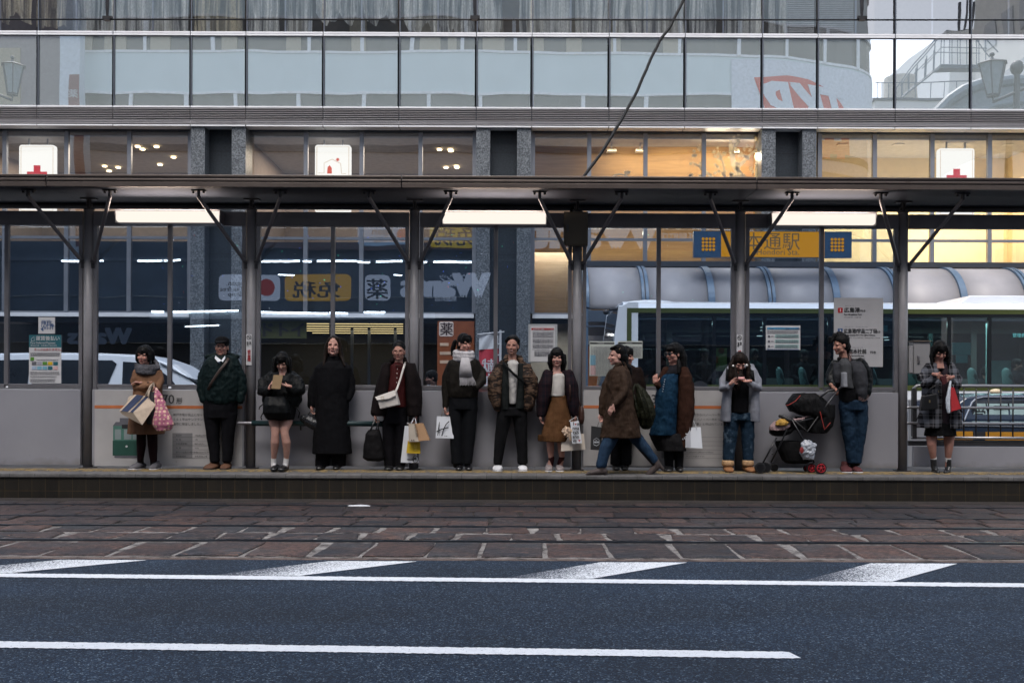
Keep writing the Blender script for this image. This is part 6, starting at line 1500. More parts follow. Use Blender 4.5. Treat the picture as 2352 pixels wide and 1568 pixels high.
# 2 man in the cap
s = Person('standing older man in a black cap, glasses and dark green quilted jacket', C1, 12.54, 2030)
s.head(2036, 250, -.02, 2, -3, 0, 1.03, tone=(.52, .28, .22), female=False); s.torso([(1930, 2140, 370, .10), (1900, 2170, 550, .13), (1920, 2160, 760, .13)])
for x in (1965, 2085): s.tube(s.B, [(x, 800, 0, .08), (x + 5, 1060, 0, .05), (x + (0 if x < 2000 else -5), 1330, .04, .04)])
s.body(); s.glasses(); s.hair([], cap=(.080, .096, .085), back=.022)
m = MB(); m.ell(s.hl(0, .012, .085), (.088, .106, .058), s.R); s_ = s
m.tube([s.hl(0, -.055, .070), s.hl(0, -.10, .062), s.hl(0, -.135, .048)], [(.074, .012), (.070, .008), (.045, .006)], 14, round_=True, flat=(0, 0, 1)); m.tube([s.hl(0, .01, .05), s.hl(0, .01, .075)], [(.088, .104), (.089, .106)], 20, flat=(0, 1, 0))
fuse(m, 'cap', cloth('black_cap', (.010, .010, .012)), s.root, .006, 1)
gj = cloth('green_quilt', (.007, .018, .019), .6, .2, .9)
s.part('jacket', gj, [[(1975, 2105, 322, .09), (1900, 2180, 352, .12), (1855, 2215, 420, .145), (1850, 2225, 520, .16), (1858, 2218, 640, .16), (1880, 2195, 740, .155), (1930, 2150, 775, .13)]],
       [[(1885, 385, 0, .068), (1838, 520, 0, .072), (1826, 640, -.02, .064), (1862, 738, -.04, .05)], [(2180, 385, 0, .068), (2236, 520, 0, .072), (2244, 640, -.02, .064), (2215, 738, -.04, .05)], [(1900, 335, .04, .03), (2040, 318, .08, .045), (2180, 335, .04, .03)]], disp=.03, dscale=.05)
m = MB(); m.add([s.p(1978, 325, -.11), s.p(2035, 372, -.16), s.p(2000, 385, -.16), s.p(1970, 350, -.12)], [(0, 1, 2, 3)]); m.add([s.p(2066, 325, -.11), s.p(2030, 372, -.16), s.p(2045, 385, -.16), s.p(2068, 350, -.12)], [(0, 1, 2, 3)]); m.build('shirt_collar', paper, s.root)
m = MB(); s.loft(m, [(1985, 2060, 345, .05, -.04), (1990, 2055, 372, .06, -.07), (2005, 2042, 400, .05, -.10)]); fuse(m, 'shirt', M('shirt_blue', (.10, .16, .28), .7), s.root, .008)
strap(s, 'shoulder_strap', [(2098, 350, -.12), (2070, 395, -.165), (2010, 470, -.185), (1950, 560, -.185), (1905, 640, -.15)], .034, M('brown_strap', (.035, .02, .015), .5))
s.part('trousers', cloth('black_wool', (.008, .008, .011)), [[(1868, 2185, 735, .13), (1868, 2178, 820, .13), (1872, 2175, 900, .12)], [(1870, 2020, 860, .10), (1895, 2012, 1060, .08), (1922, 2016, 1200, .068), (1928, 2016, 1300, .06)], [(2024, 2178, 860, .10), (2036, 2150, 1060, .08), (2040, 2140, 1200, .068), (2040, 2128, 1300, .06)]], disp=.015)
s.shoes([(1892, 2018, 1375, -14), (2026, 2120, 1375, 12)], M('brown_suede', (.085, .035, .016), .75), sole=M('black_sole', (.01, .01, .01), .6))

# 3 seated girl
s = Person('young woman in a black puffer jacket perched on the rail, bare legs, white socks', C2, 12.46, 270)
s.head(294, 392, -.10, 2, 24, 0, .95, tone=(.52, .30, .24)); s.torso([(200, 400, 500, .09), (160, 420, 700, .12), (170, 400, 880, .13)])
s.tube(s.B, [(235, 860, .02, .09), (228, 935, -.10, .078), (232, 1008, -.20, .056), (230, 1050, -.205, .048), (228, 1120, -.19, .054), (222, 1200, -.16, .042), (216, 1275, -.13, .030), (214, 1350, -.12, .032)])
s.tube(s.B, [(325, 860, .02, .09), (332, 935, -.10, .078), (312, 1008, -.20, .056), (318, 1050, -.205, .048), (332, 1120, -.19, .054), (335, 1200, -.16, .042), (333, 1275, -.13, .030), (326, 1350, -.12, .032)])
s.hand(s.p(185, 610, -.26), (.5, .1, 1), (1, 0, -.2), .7, -1, .88); s.hand(s.p(352, 605, -.26), (-1, -.1, .25), (0, -.2, 1), .5, 1, .88)
s.body(880)
s.hair([[(225, 360, -.04, .03), (218, 430, -.05, .03), (222, 500, -.06, .02)], [(360, 360, -.04, .03), (365, 430, -.05, .028), (362, 500, -.06, .02)], [(240, 400, .02, .05), (240, 490, .02, .05)], [(345, 400, .02, .05), (345, 490, .02, .045)], [(262, 350, -.17, .015), (252, 400, -.19, .010)], [(325, 350, -.17, .015), (338, 410, -.18, .010)]], fringe=.045, sides=.06)
pj = cloth('black_puffer', (.011, .012, .013), .5, .2, 1.0)
s.part('puffer_jacket', pj, [[(230, 370, 470, .09), (170, 420, 495, .12), (125, 460, 560, .15), (110, 480, 660, .17), (115, 470, 740, .17), (130, 440, 800, .16)]],
       [[(170, 500, 0, .08), (95, 580, -.05, .09), (90, 650, -.12, .085), (135, 655, -.2, .07), (185, 620, -.24, .045)], [(420, 500, 0, .08), (470, 580, -.05, .09), (480, 650, -.12, .085), (420, 655, -.2, .07), (350, 612, -.24, .045)]], disp=.04, dscale=.06)
s.part('skirt', cloth('black_skirt', (.006, .006, .007)), [[(120, 430, 770, .15), (140, 415, 850, .17, -.04), (160, 400, 915, .17, -.08)]])
s.part('sock', cloth('white_sock', (.62, .60, .60)), (), [[(217, 1270, -.13, .034), (214, 1320, -.13, .034), (222, 1352, -.16, .034)]], .006, 0); s.part('sock', cloth('white_sock', (.62, .6, .6)), (), [[(332, 1270, -.13, .034), (326, 1320, -.13, .034), (316, 1352, -.16, .034)]], .006, 0)
s.Y -= .16; s.shoes([(196, 264, 1388, 4), (270, 350, 1388, -6)], shoeb, h=.0); s.Y += .16
o = bag_root(s, 'backpack', 'black backpack with dangling straps on the lap of the perched girl', 240, 900, -.25); m = MB(); s.loft(m, [(140, 330, 700, .07, -.22), (120, 360, 780, .10, -.24), (118, 370, 850, .11, -.24), (150, 350, 905, .09, -.22)], sq=3); ob = fuse(m, 'cloth_body', cloth('black_nylon', (.007, .008, .009), .45), o, .008, 2, .02)
for H_ in ([(118, 770, -.25), (85, 800, -.25), (82, 820, -.25)], [(120, 850, -.25), (98, 890, -.25), (106, 915, -.25)], [(420, 800, -.2), (455, 850, -.2), (440, 900, -.2)]): strap(s, 'dangling_strap', H_, .014, MATS['cloth_black_nylon'], .003, o)
o = bag_root(s, 'phone', 'smartphone in a tan wallet case held by the perched girl', 240, 620, -.34, 'phone'); m = MB(); A = [s.p(x, y, d) for x, y, d in ((215, 502, -.33), (300, 505, -.33), (276, 632, -.37), (193, 628, -.37))]
m.add([q for q in A] + [q + Vector((0, .012, 0)) for q in A], [(3, 2, 1, 0), (4, 5, 6, 7), (0, 1, 5, 4), (1, 2, 6, 5), (2, 3, 7, 6), (3, 0, 4, 7)]); m.build('case', M('tan_case', (.20, .125, .055), .6), o); m = MB(); m.box(A[0].x - .01 + .02, A[0].x + .07, A[0].y - .018, A[0].y - .014, s.p(0, 600, -.33).z, s.p(0, 570, -.33).z); m.build('printed_patch', M('case_print', (.28, .22, .16), .6), o)

# 4 woman in the long black coat
s = Person('standing woman with long dark hair in an ankle length black coat and turtleneck', C2, 12.52, 740)
s.head(765, 246, -.03, 6, -8, 1, 1.08, tone=(.52, .29, .235), lips=(.16, .05, .05)); s.torso([(640, 880, 400, .10), (640, 880, 700, .13), (640, 880, 1100, .13)])
for x in (668, 805): s.tube(s.B, [(x, 1100, 0, .06), (x, 1330, .04, .05)])
s.hand(s.p(566, 790, -.03), (.05, -.1, -1), (1, -.2, 0), 1.1, 1, .95)
s.body()
s.hair([[(735, 175, -.05, .03), (700, 240, -.05, .026), (690, 330, -.06, .028), (672, 420, -.11, .014)], [(800, 175, -.05, .03), (828, 240, -.04, .026), (835, 330, -.05, .028), (868, 415, -.1, .016)], [(720, 300, .05, .05), (700, 400, .05, .05)], [(820, 300, .05, .05), (835, 390, .05, .05)]], mat=HBr, cap=(.079, .094, .092), back=.036)
bc = cloth('black_coat', (.0075, .0075, .0095), .9, .15, .4)
s.part('coat', bc, [[(700, 830, 330, .075), (705, 835, 375, .08), (640, 890, 392, .11), (588, 935, 440, .14), (590, 930, 560, .155), (602, 905, 720, .16), (596, 905, 860, .17), (582, 920, 1040, .185), (570, 936, 1225, .2)]],
       [[(615, 430, 0, .065), (565, 560, 0, .066), (548, 680, -.01, .062), (553, 785, -.02, .052)], [(915, 430, 0, .065), (945, 560, .01, .066), (945, 650, 0, .062), (905, 722, -.03, .05)]], disp=.02)
s.part('trousers', cloth('black_wool', (.008, .008, .011)), [[(600, 742, 1190, .08), (598, 728, 1340, .085)], [(742, 882, 1190, .08), (750, 878, 1340, .085)]])
s.shoes([(610, 688, 1382), (765, 835, 1382)], shoeb)
o = bag_root(s, 'handbag', 'glossy black barrel handbag held at the side of the long black coat', 560, 1030, -.05); m = MB(); s.tube(m, [(492, 905, -.05, .05), (520, 915, -.05, .075), (600, 955, -.05, .08), (628, 985, -.05, .062)]); ob = fuse(m, 'leather_body', M('black_croc', (.014, .015, .018), .25, 0, .3, 25, 60, .8), o, .007, 3, .01, .04)
for H_ in ([(512, 900, -.08), (545, 850, -.06), (572, 818, -.04), (580, 850, -.04), (575, 920, -.12)], [(560, 915, -.1), (580, 870, -.05), (592, 840, -.03), (612, 880, 0), (615, 940, .02)]): strap(s, 'handle', H_, .014, shoeb, .005, o)
strap(s, 'dangling_strap', [(480, 920, -.05), (462, 960, -.05), (464, 1010, -.05)], .02, shoeb, .004, o)

# 5 woman with glasses
s = Person('standing older woman with glasses, hair tied back, open dark coat over maroon blouse', C2, 12.48, 1350)
s.head(1365, 292, -.03, 0, 0, 0, 1.0, tone=(.48, .255, .20)); s.torso([(1270, 1450, 420, .10), (1260, 1440, 650, .13), (1260, 1440, 850, .13)])
for x in (1280, 1385): s.tube(s.B, [(x, 850, 0, .08), (x, 1080, 0, .05), (x, 1340, .04, .04)])
s.hand(s.p(1150, 870, -.04), (.05, 0, -1), (1, -.2, 0), 1.1, 1, .9); s.hand(s.p(1522, 870, -.04), (-.05, 0, -1), (-1, -.2, 0), 1.1, -1, .9)
s.body(); s.glasses(M('gold_rim', (.28, .16, .11), .35, .5), .025); s.hair([], cap=(.080, .097, .092), back=.031, up=.018)
dc = cloth('dark_brown_coat', (.014, .0095, .010), .85, .2, .5)
s.part('blouse', cloth('maroon_blouse', (.075, .012, .012), .7), [[(1330, 1400, 385, .065), (1290, 1420, 420, .10), (1270, 1440, 560, .135), (1255, 1440, 700, .145), (1262, 1440, 800, .14)]])
m = MB()
for y in (450, 490, 530, 572, 665): m.ell(s.p(1352 - (y - 450) * .05, y, -.150), (.006, .004, .006))
m.build('button', M('pearl_button', (.6, .55, .5), .3), s.root)
m = MB(); m.tube([s.p(1330 + i * 7.3, 412 + 8 * sin(i * pi / 9), -.12) for i in range(10)], .006, 6); m.build('necklace', M('dark_beads', (.02, .015, .012), .3), s.root)
s.part('coat', dc, [[(1215, 1300, 395, .09, .03), (1185, 1305, 500, .12, 0), (1160, 1290, 640, .13, 0), (1150, 1275, 780, .13, 0), (1140, 1262, 880, .12, 0)], [(1420, 1515, 395, .09, .03), (1415, 1545, 500, .12, 0), (1425, 1562, 640, .13, 0), (1438, 1572, 780, .13, 0), (1440, 1575, 880, .12, 0)], [(1290, 1440, 375, .05, .07), (1240, 1490, 420, .07, .09), (1200, 1540, 600, .08, .09), (1180, 1540, 860, .08, .09)]],
       [[(1240, 430, 0, .065), (1185, 560, 0, .07), (1150, 720, -.02, .068), (1140, 845, -.03, .066)], [(1500, 430, 0, .065), (1548, 560, 0, .07), (1562, 720, -.02, .068), (1540, 845, -.03, .066)], [(1300, 375, .02, .03), (1330, 350, .05, .028), (1375, 345, .08, .03), (1415, 355, .05, .03), (1430, 390, 0, .03)]], disp=.022)
s.part('trousers', cloth('striped_black', (.010, .009, .012)), [[(1250, 1445, 790, .12), (1220, 1442, 950, .11)], [(1212, 1330, 920, .09), (1218, 1332, 1150, .08), (1232, 1330, 1350, .075)], [(1330, 1442, 920, .09), (1335, 1440, 1150, .08), (1338, 1425, 1350, .075)]], disp=.014)
s.shoes([(1232, 1325, 1385), (1338, 1425, 1385)], shoeb)
o = bag_root(s, 'shoulder_bag', 'cream white satchel worn across the body with a buckled flap', 1255, 820, -.26); cw = M('cream_leather', (.56, .52, .48), .45, 0, .06, 12, 60, .2)
m = MB(); A = [s.p(x, y, -.28) for x, y in ((1160, 700), (1330, 648), (1365, 778), (1192, 815))]; B_ = [q + Vector((.012, .10, .0)) for q in A]; m.add(A + B_, [(3, 2, 1, 0), (4, 5, 6, 7), (0, 1, 5, 4), (1, 2, 6, 5), (2, 3, 7, 6), (3, 0, 4, 7)]); m.build('leather_body', cw, o, bevel=.008)
m = MB(); A = [s.p(x, y, d) for x, y, d in ((1148, 705, -.285), (1325, 643, -.285), (1340, 690, -.30), (1275, 722, -.305), (1165, 735, -.30))]; B_ = [q + Vector((0, .008, 0)) for q in A]; m.add(A + B_, [(4, 3, 2, 1, 0), (5, 6, 7, 8, 9)] + [(i, (i + 1) % 5, 5 + (i + 1) % 5, 5 + i) for i in range(5)]); m.build('flap', cw, o, bevel=.002)
m = MB(); P = [s.p(x, y, -.32) for x, y in ((1202, 708), (1226, 705), (1228, 728), (1204, 731), (1202, 708))]; m.tube(P, .004, 6); m.build('buckle', goldm, o)
strap(s, 'strap', [(1424, 385, -.06), (1422, 400, -.13), (1405, 450, -.17), (1380, 540, -.175), (1352, 620, -.20), (1335, 658, -.25)], .026, cw, .004, o)
o = bag_root(s, 'tote_bag', 'large soft black tote hanging at the left side of the woman with glasses', 1135, 1295, -.1); m = MB(); s.loft(m, [(1085, 1185, 1005, .05, -.08), (1060, 1205, 1050, .09, -.08), (1040, 1228, 1180, .11, -.08), (1035, 1240, 1262, .11, -.08), (1075, 1225, 1292, .09, -.08)], sq=2.6); fuse(m, 'cloth_body', cloth('black_tote', (.010, .009, .010), .7), o, .009, 2, .03, .12)
for k in (0, 1): strap(s, 'handle', [(1100 + 10 * k, 1020, -.14 + .1 * k), (1130, 950, -.1), (1160, 898, -.05), (1175, 940, -.08), (1150 + 30 * k, 1030, -.14 + .1 * k)], .016, shoeb, .004, o)
o, fl = panel_bag(s, 'paper_bag', 'tall white paper bag with black letters and a circled M', [(1420, 970), (1462, 972), (1545, 1310), (1384, 1306)], -.10, .09, paper, group='bags held by the woman with glasses', handles=[[(1470, 960, -.1), (1500, 900, -.06), (1512, 892, -.05)]], hm=paper)
m = MB(); at(m, 'MARUZEN', 1440, 1284, fl, .023, bold=.04, sx=.75); c = fl(1518, 1275); m.tube([c + Vector((.033 * cos(i * pi / 8), 0, .044 * sin(i * pi / 8))) for i in range(17)], .0035, 5); at(m, 'M', 1499, 1292, fl, .065, bold=.03, sx=.75); m.build('lettering', ink, o)
o, fl = panel_bag(s, 'paper_bag', 'small yellow paper bag in front of the tall white one', [(1448, 1110), (1560, 1118), (1563, 1226), (1436, 1220)], -.18, .05, yellow, group='bags held by the woman with glasses')
m = MB(); at(m, 'ZEN', 1508, 1140, fl, .042, rot=radians(-90), bold=.0); m.build('lettering', M('gold_print', (.7, .55, .1), .5), o)
o, fl = panel_bag(s, 'paper_bag', 'brown kraft bakery bag with a cream printed side', [(1455, 952), (1590, 945), (1650, 1102), (1460, 1118)], -.24, .10, kraft, group='bags held by the woman with glasses', handles=[[(1480, 955, -.24), (1505, 895, -.1), (1512, 890, -.06), (1525, 950, -.24)]], hm=paper)
m = MB(); A = [fl(x, y, .002) for x, y in ((1456, 953), (1512, 950), (1548, 1116), (1461, 1117))]; m.add(A, [(3, 2, 1, 0)]); m.build('cream_side', M('cream_print', (.46, .40, .33), .7), o)
m = MB(); p = fl(1505, 952, .008); m.text('ANDERSEN', p.x, p.y, p.z, .045, rot=radians(-80), bold=.01, sx=.72); at(m, '▲▲', 1475, 1108, lambda x, y: fl(x, y, .008), .025); m.build('lettering', M('brown_ink', (.05, .03, .02), .6), o)

# 6 woman with the pale scarf
s = Person('young woman in a dark bomber jacket with a long pale fringed scarf, looking right', C2, 12.50, 1960)
s.head(1968, 218, -.03, 38, 6, 0, .96, tone=(.52, .28, .225)); s.torso([(1850, 2060, 400, .10), (1840, 2080, 600, .12), (1850, 2070, 760, .12)])
for x in (1890, 2010): s.tube(s.B, [(x, 760, 0, .08), (x, 1050, 0, .05), (x + (0 if x < 1950 else -15), 1330, .04, .04)])
s.hand(s.p(1793, 800, -.04), (.03, 0, -1), (1, -.3, 0), 1.15, 1, .88); s.body()
s.hair([[(1880, 200, .06, .03), (1862, 260, .08, .032), (1856, 320, .08, .018)], [(1915, 210, -.02, .02), (1908, 262, -.03, .012)]], fringe=.055, cap=(.080, .098, .094))
bj = cloth('olive_bomber', (.018, .015, .012), .6, .2, .7)
s.part('bomber_jacket', bj, [[(1900, 2060, 345, .09), (1820, 2110, 375, .12), (1790, 2130, 450, .14), (1790, 2120, 560, .15), (1812, 2098, 650, .15), (1830, 2090, 712, .13)]],
       [[(1820, 400, 0, .068), (1785, 520, 0, .072), (1778, 660, -.01, .064), (1788, 790, -.03, .045)], [(2100, 400, 0, .066), (2150, 480, .0, .066), (2155, 560, -.06, .06), (2090, 612, -.12, .05)]], disp=.025)
s.part('trousers', cloth('black_cord', (.009, .010, .013)), [[(1825, 2092, 700, .12), (1822, 2090, 820, .12)], [(1822, 1952, 800, .10), (1835, 1950, 1080, .085), (1850, 1950, 1320, .075)], [(1950, 2090, 800, .10), (1955, 2068, 1080, .085), (1952, 2038, 1320, .075)]], disp=.014)
s.shoes([(1890, 1962, 1386, -6), (1970, 2042, 1386, 8)], M('patent_black', (.010, .010, .012), .12))
psm = cloth('pale_scarf', (.50, .48, .50), .9, .08, .8)
m = MB()
for k, (yy, r) in enumerate(((300, .032), (330, .036), (358, .032))): m.tube([s.p(1962 + 82 * cos(a), yy + 12 * sin(a + .4), -.02) + Vector((0, -.095 * sin(a), 0)) for a in [i * pi / 8 for i in range(17)]], r, 10)
fuse(m, 'scarf', psm, s.root, .007, 2, .014, .04)
m = MB(); s.loft(m, [(1940, 2010, 345, .02, -.15), (1925, 2030, 430, .016, -.175), (1920, 2042, 520, .014, -.175)], sq=3)
for k in range(15): x = 1924 + k * 8.2; s.tube(m, [(x, 515, -.175, .0045), (x + 6 + (k > 8) * (k - 8) * 3, 560, -.178, .004), (x + 4 + (k > 8) * (k - 8) * 5, 600 - 3 * (k % 3), -.178, .0035)], seg=6)
m.build('scarf_end', psm, s.root, smooth=True)
o, fl = panel_bag(s, 'paper_bag', 'small white paper bag with a black brush drawn H mark', [(1716, 882), (1864, 884), (1870, 1086), (1705, 1082)], -.06, .08, paper, handles=[[(1755, 885, -.06), (1772, 825, -.05), (1800, 820, -.05), (1800, 885, -.06)], [(1795, 885, -.02), (1805, 822, -.03), (1828, 882, -.02)]], hm=cordm)
m = MB()
for P, r in (([(1728, 1000), (1740, 935)], .004), ([(1722, 1058), (1732, 1000), (1732, 985)], .004), ([(1712, 1022), (1760, 1000), (1822, 985)], .006), ([(1760, 1062), (1778, 1000), (1800, 955), (1828, 928)], .006), ([(1738, 940), (1742, 1060)], .002)): m.tube([fl(*q) for q in P], [(r, .001)] * len(P), 6)
lines(m, fl(1790, 0).x, fl(1815, 0).x, fl(0, 1060).z, fl(0, 1052).z, 1, fl(0, 0).y, .6, 1); m.build('brush_mark', ink, o)

# 7 man in the camouflage jacket
s = Person('smiling young man in a brown camouflage jacket over a white jumper, hands in pockets', C3, 12.48, 110)
s.head(112, 240, -.03, -10, 0, 2, 1.0, open_=.18, tone=(.44, .235, .18), smile=1, female=False); s.torso([(20, 210, 400, .10), (10, 220, 650, .13), (20, 210, 820, .12)])
s.tube(s.B, [(60, 850, 0, .08), (20, 1080, -.02, .055), (-20, 1330, .03, .045)]); s.tube(s.B, [(170, 850, 0, .08), (195, 1080, 0, .055), (208, 1330, .03, .045)]); s.body()
s.hair([[(60, 190, -.03, .03), (85, 165, -.06, .03), (130, 165, -.06, .03), (165, 190, -.03, .03)], [(168, 220, .0, .02), (170, 260, .01, .014)]], cap=(.082, .097, .090), up=.022, back=.038)
s.part('jumper', cloth('white_cable_knit', (.52, .50, .48), .9, .1, .9, 90, pat='rib'), [[(75, 150, 365, .07), (60, 175, 400, .11, -.01), (70, 165, 560, .125, -.02), (80, 150, 770, .115, -.02)]])
s.part('cardigan', cloth('dark_olive', (.020, .024, .024)), [[(10, 85, 400, .10, -.005), (0, 92, 600, .135, -.01), (5, 92, 825, .12, -.01)], [(152, 230, 400, .10, -.005), (152, 240, 600, .135, -.01), (128, 230, 815, .12, -.01)]])
cm_ = cloth('camo', (.030, .020, .016), .6, .3, .8, pat='camo')
s.part('jacket', cm_, [[(-45, 60, 400, .10, .02), (-95, 35, 520, .15), (-100, 25, 650, .155), (-75, 15, 780, .14), (-40, 10, 835, .11)], [(150, 280, 400, .10, .02), (185, 322, 520, .15), (200, 332, 650, .155), (205, 318, 780, .14), (210, 290, 835, .11)], [(10, 210, 370, .06, .06), (-50, 280, 420, .08, .08), (-80, 310, 650, .09, .08), (-60, 280, 830, .07, .08)]],
       [[(-30, 420, 0, .07), (-92, 540, 0, .075), (-95, 680, -.03, .068), (-40, 790, -.06, .055)], [(265, 420, 0, .07), (322, 540, 0, .075), (322, 680, -.03, .068), (265, 800, -.06, .055)], [(45, 370, -.03, .03), (60, 345, .03, .04), (120, 335, .09, .045), (185, 350, .03, .04), (195, 375, -.03, .03)]], disp=.03, dscale=.07)
strap(s, 'shoulder_strap', [(20, 385, -.10), (60, 430, -.155), (130, 500, -.165), (200, 560, -.17), (240, 600, -.165)], .032, MATS['cloth_black_nylon'])
s.part('trousers', cloth('black_denim', (.010, .010, .012)), [[(-25, 248, 800, .12), (-25, 250, 880, .12)], [(-28, 110, 860, .10), (-52, 60, 1080, .08), (-62, 12, 1320, .062)], [(108, 250, 860, .10), (140, 250, 1080, .08), (162, 254, 1320, .065)]], disp=.018)
s.shoes([(-68, 30, 1388, -8), (158, 250, 1390, 6)], M('white_canvas', (.55, .55, .57), .7), sole=M('white_sole', (.5, .5, .52), .6))

# 8 woman in the brown skirt
s = Person('young woman with a black bob, white top, navy jacket and mid length brown skirt', C3, 12.46, 510)
s.head(520, 350, -.03, 0, 2, 0, .96, open_=.24, tone=(.54, .30, .25)); s.torso([(450, 620, 480, .09), (470, 600, 700, .11), (450, 620, 900, .12)])
for x in (455, 555): s.tube(s.B, [(x, 900, 0, .07), (x + 2, 1110, 0, .048), (x + 8, 1190, .01, .046), (x + 12, 1270, .02, .032), (x + (2 if x < 500 else -10), 1350, .03, .034)])
s.hand(s.p(366, 872, -.03), (.15, 0, -1), (1, -.2, 0), .5, 1, .85); s.hand(s.p(690, 872, -.04), (0, 0, -1), (-1, -.3, 0), 1.1, -1, .85); s.body(1090)
s.hair([[(458, 330, -.01, .028), (452, 400, -.02, .026), (462, 455, -.03, .014)], [(590, 330, -.01, .028), (594, 400, -.02, .026), (588, 455, -.03, .014)], [(480, 400, .05, .04), (490, 450, .05, .035)], [(560, 400, .05, .04), (560, 450, .05, .035)]], fringe=.042, sides=.10)
s.part('top', cloth('white_blouse', (.56, .53, .50), .8, .06), [[(496, 577, 490, .065, -.02), (468, 602, 510, .10), (466, 595, 620, .125), (462, 596, 700, .12)]])
s.part('skirt', cloth('brown_skirt', (.155, .072, .030), .8, .12, .8), [[(466, 602, 690, .11), (455, 618, 760, .125), (425, 645, 860, .15), (398, 662, 960, .17), (375, 668, 1060, .18), (378, 655, 1112, .18)], [(345, 430, 1050, .08, .06), (345, 430, 1112, .08, .06)]], disp=.04, dscale=.13)
nj = cloth('navy_check_jacket', (.010, .010, .017), .85, .2, .5, pat='dimplaid')
s.part('jacket', nj, [[(400, 500, 470, .09, .02), (360, 490, 580, .12, 0), (345, 470, 700, .12), (342, 440, 800, .11), (340, 420, 880, .09)], [(560, 660, 470, .09, .02), (585, 705, 580, .12), (600, 712, 700, .12), (615, 715, 800, .11), (635, 712, 880, .09)], [(465, 600, 455, .05, .05), (410, 660, 500, .06, .08), (380, 690, 700, .07, .08), (380, 690, 860, .07, .08)]],
       [[(410, 490, 0, .062), (365, 610, 0, .062), (348, 740, 0, .058), (358, 870, -.02, .045)], [(655, 490, 0, .062), (698, 610, 0, .062), (708, 740, 0, .058), (692, 870, -.03, .045)]], disp=.022)
s.part('sock', cloth('maroon_sock', (.05, .012, .014)), (), [[(470, 1262, .02, .038), (466, 1320, .03, .036)]], .007, 0); s.part('sock', cloth('maroon_sock', (.05, .012, .014)), (), [[(566, 1262, .02, .038), (548, 1320, .03, .036)]], .007, 0)
s.shoes([(412, 488, 1391, -8), (502, 580, 1391, 8)], M('grey_sneaker', (.20, .17, .17), .7, 0, .5, 40), sole=M('white_sole', (.5, .5, .52), .6))
o = bag_root(s, 'shoulder_bag', 'brown leather shoulder bag behind the arm of the bob haired woman', 745, 960, .02); m = MB(); s.loft(m, [(728, 762, 790, .04, .02), (718, 774, 840, .06, .02), (716, 776, 910, .06, .02), (730, 765, 955, .04, .02)]); bl_ = M('brown_leather', (.05, .022, .016), .4); fuse(m, 'leather_body', bl_, o, .008, 2)
strap(s, 'strap', [(640, 455, .05), (640, 475, -.06), (641, 600, -.12), (645, 740, -.12)], .02, bl_, .004, o); strap(s, 'strap', [(712, 700, .0), (730, 760, .02), (742, 800, .02)], .018, bl_, .004, o)
cr = M('cream_paper', (.50, .44, .38), .65, 0, .06, 8)
o, fl = panel_bag(s, 'paper_bag', 'cream paper gift bag with a tissue flower', [(568, 1052), (768, 1042), (782, 1188), (558, 1203)], -.14, .09, cr, group='bags held by the bob haired woman')
m = MB(); rr = random.Random(4)
for k in range(16): a = k * 2 * pi / 16; p0 = s.p(620, 1020, -.22); q = p0 + Vector((cos(a) * rr.uniform(.04, .065), rr.uniform(-.03, .02), sin(a) * rr.uniform(.035, .06))); m.ell((p0 + q) / 2, (.022, .008, .02), Matrix.Rotation(a, 3, 'Y'), 8, 6); m.ell(q, (.014, .006, .012), None, 8, 6)
s.tube(m, [(615, 1040, -.22, .01), (608, 1075, -.2, .006)]); s.tube(m, [(632, 1040, -.22, .012), (645, 1100, -.2, .016)]); m.build('tissue_flower', M('tissue_peach', (.62, .46, .34), .8), o, smooth=True)
o, fl = panel_bag(s, 'plastic_bag', 'white bag covered with black letters and small red hearts', [(645, 935), (722, 925), (752, 1130), (662, 1135)], -.24, .05, paper, group='bags held by the bob haired woman', handles=[[(650, 935, -.24), (635, 925, -.2), (690, 890, -.06)], [(715, 930, -.24), (712, 900, -.15), (695, 885, -.06)]], hm=paper)
m = MB()
for t_, x, y in (('I  u', 668, 965), ('nna', 664, 1005), ('tab', 668, 1045), ('ann', 664, 1083), ('va', 666, 1118)): at(m, t_, x, y, fl, .058, bold=.035, sx=1.0)
m.build('lettering', ink, o)
def heart(m, c, r): m.add([c + Vector((x * r, 0, z * r)) for x, z in ((0, -1), (-.9, .1), (-.8, .6), (-.45, .75), (0, .4), (.45, .75), (.8, .6), (.9, .1))], [tuple(range(8))])
m = MB(); heart(m, fl(692, 955, .008), .013); heart(m, fl(728, 1105, .008), .013); m.build('red_heart', red, o)

# 10 woman behind the walker
s = Person('woman in a dark brown coat with black hair, mostly hidden behind the walking woman', C3, 12.62, 1120)
s.head(1160, 335, -.02, 60, 6, 0, .95, tone=(.45, .25, .2)); s.torso([(1060, 1280, 450, .10), (1040, 1290, 800, .12), (1020, 1210, 1080, .1)])
for x in (1062, 1150): s.tube(s.B, [(x, 1000, 0, .07), (x, 1340, .0, .045)])
s.body(); s.hair([[(1150, 300, .0, .05), (1170, 380, .0, .045), (1165, 450, .0, .02)]], fringe=.04, sides=.08)
s.part('coat', cloth('dark_brown_wool', (.022, .013, .011)), [[(1120, 1220, 415, .09), (1060, 1270, 450, .12), (1040, 1300, 550, .14), (1040, 1300, 750, .15), (1030, 1280, 950, .16), (1010, 1240, 1090, .16)]], [[(1270, 470, 0, .06), (1300, 600, 0, .06), (1300, 760, 0, .05)]])
s.part('trousers', cloth('black_wool', (.008, .008, .011)), [[(1012, 1105, 1080, .08), (1010, 1100, 1325, .075)], [(1112, 1212, 1080, .08), (1110, 1205, 1325, .075)]])
s.shoes([(1025, 1098, 1397), (1102, 1172, 1397)], shoeb)

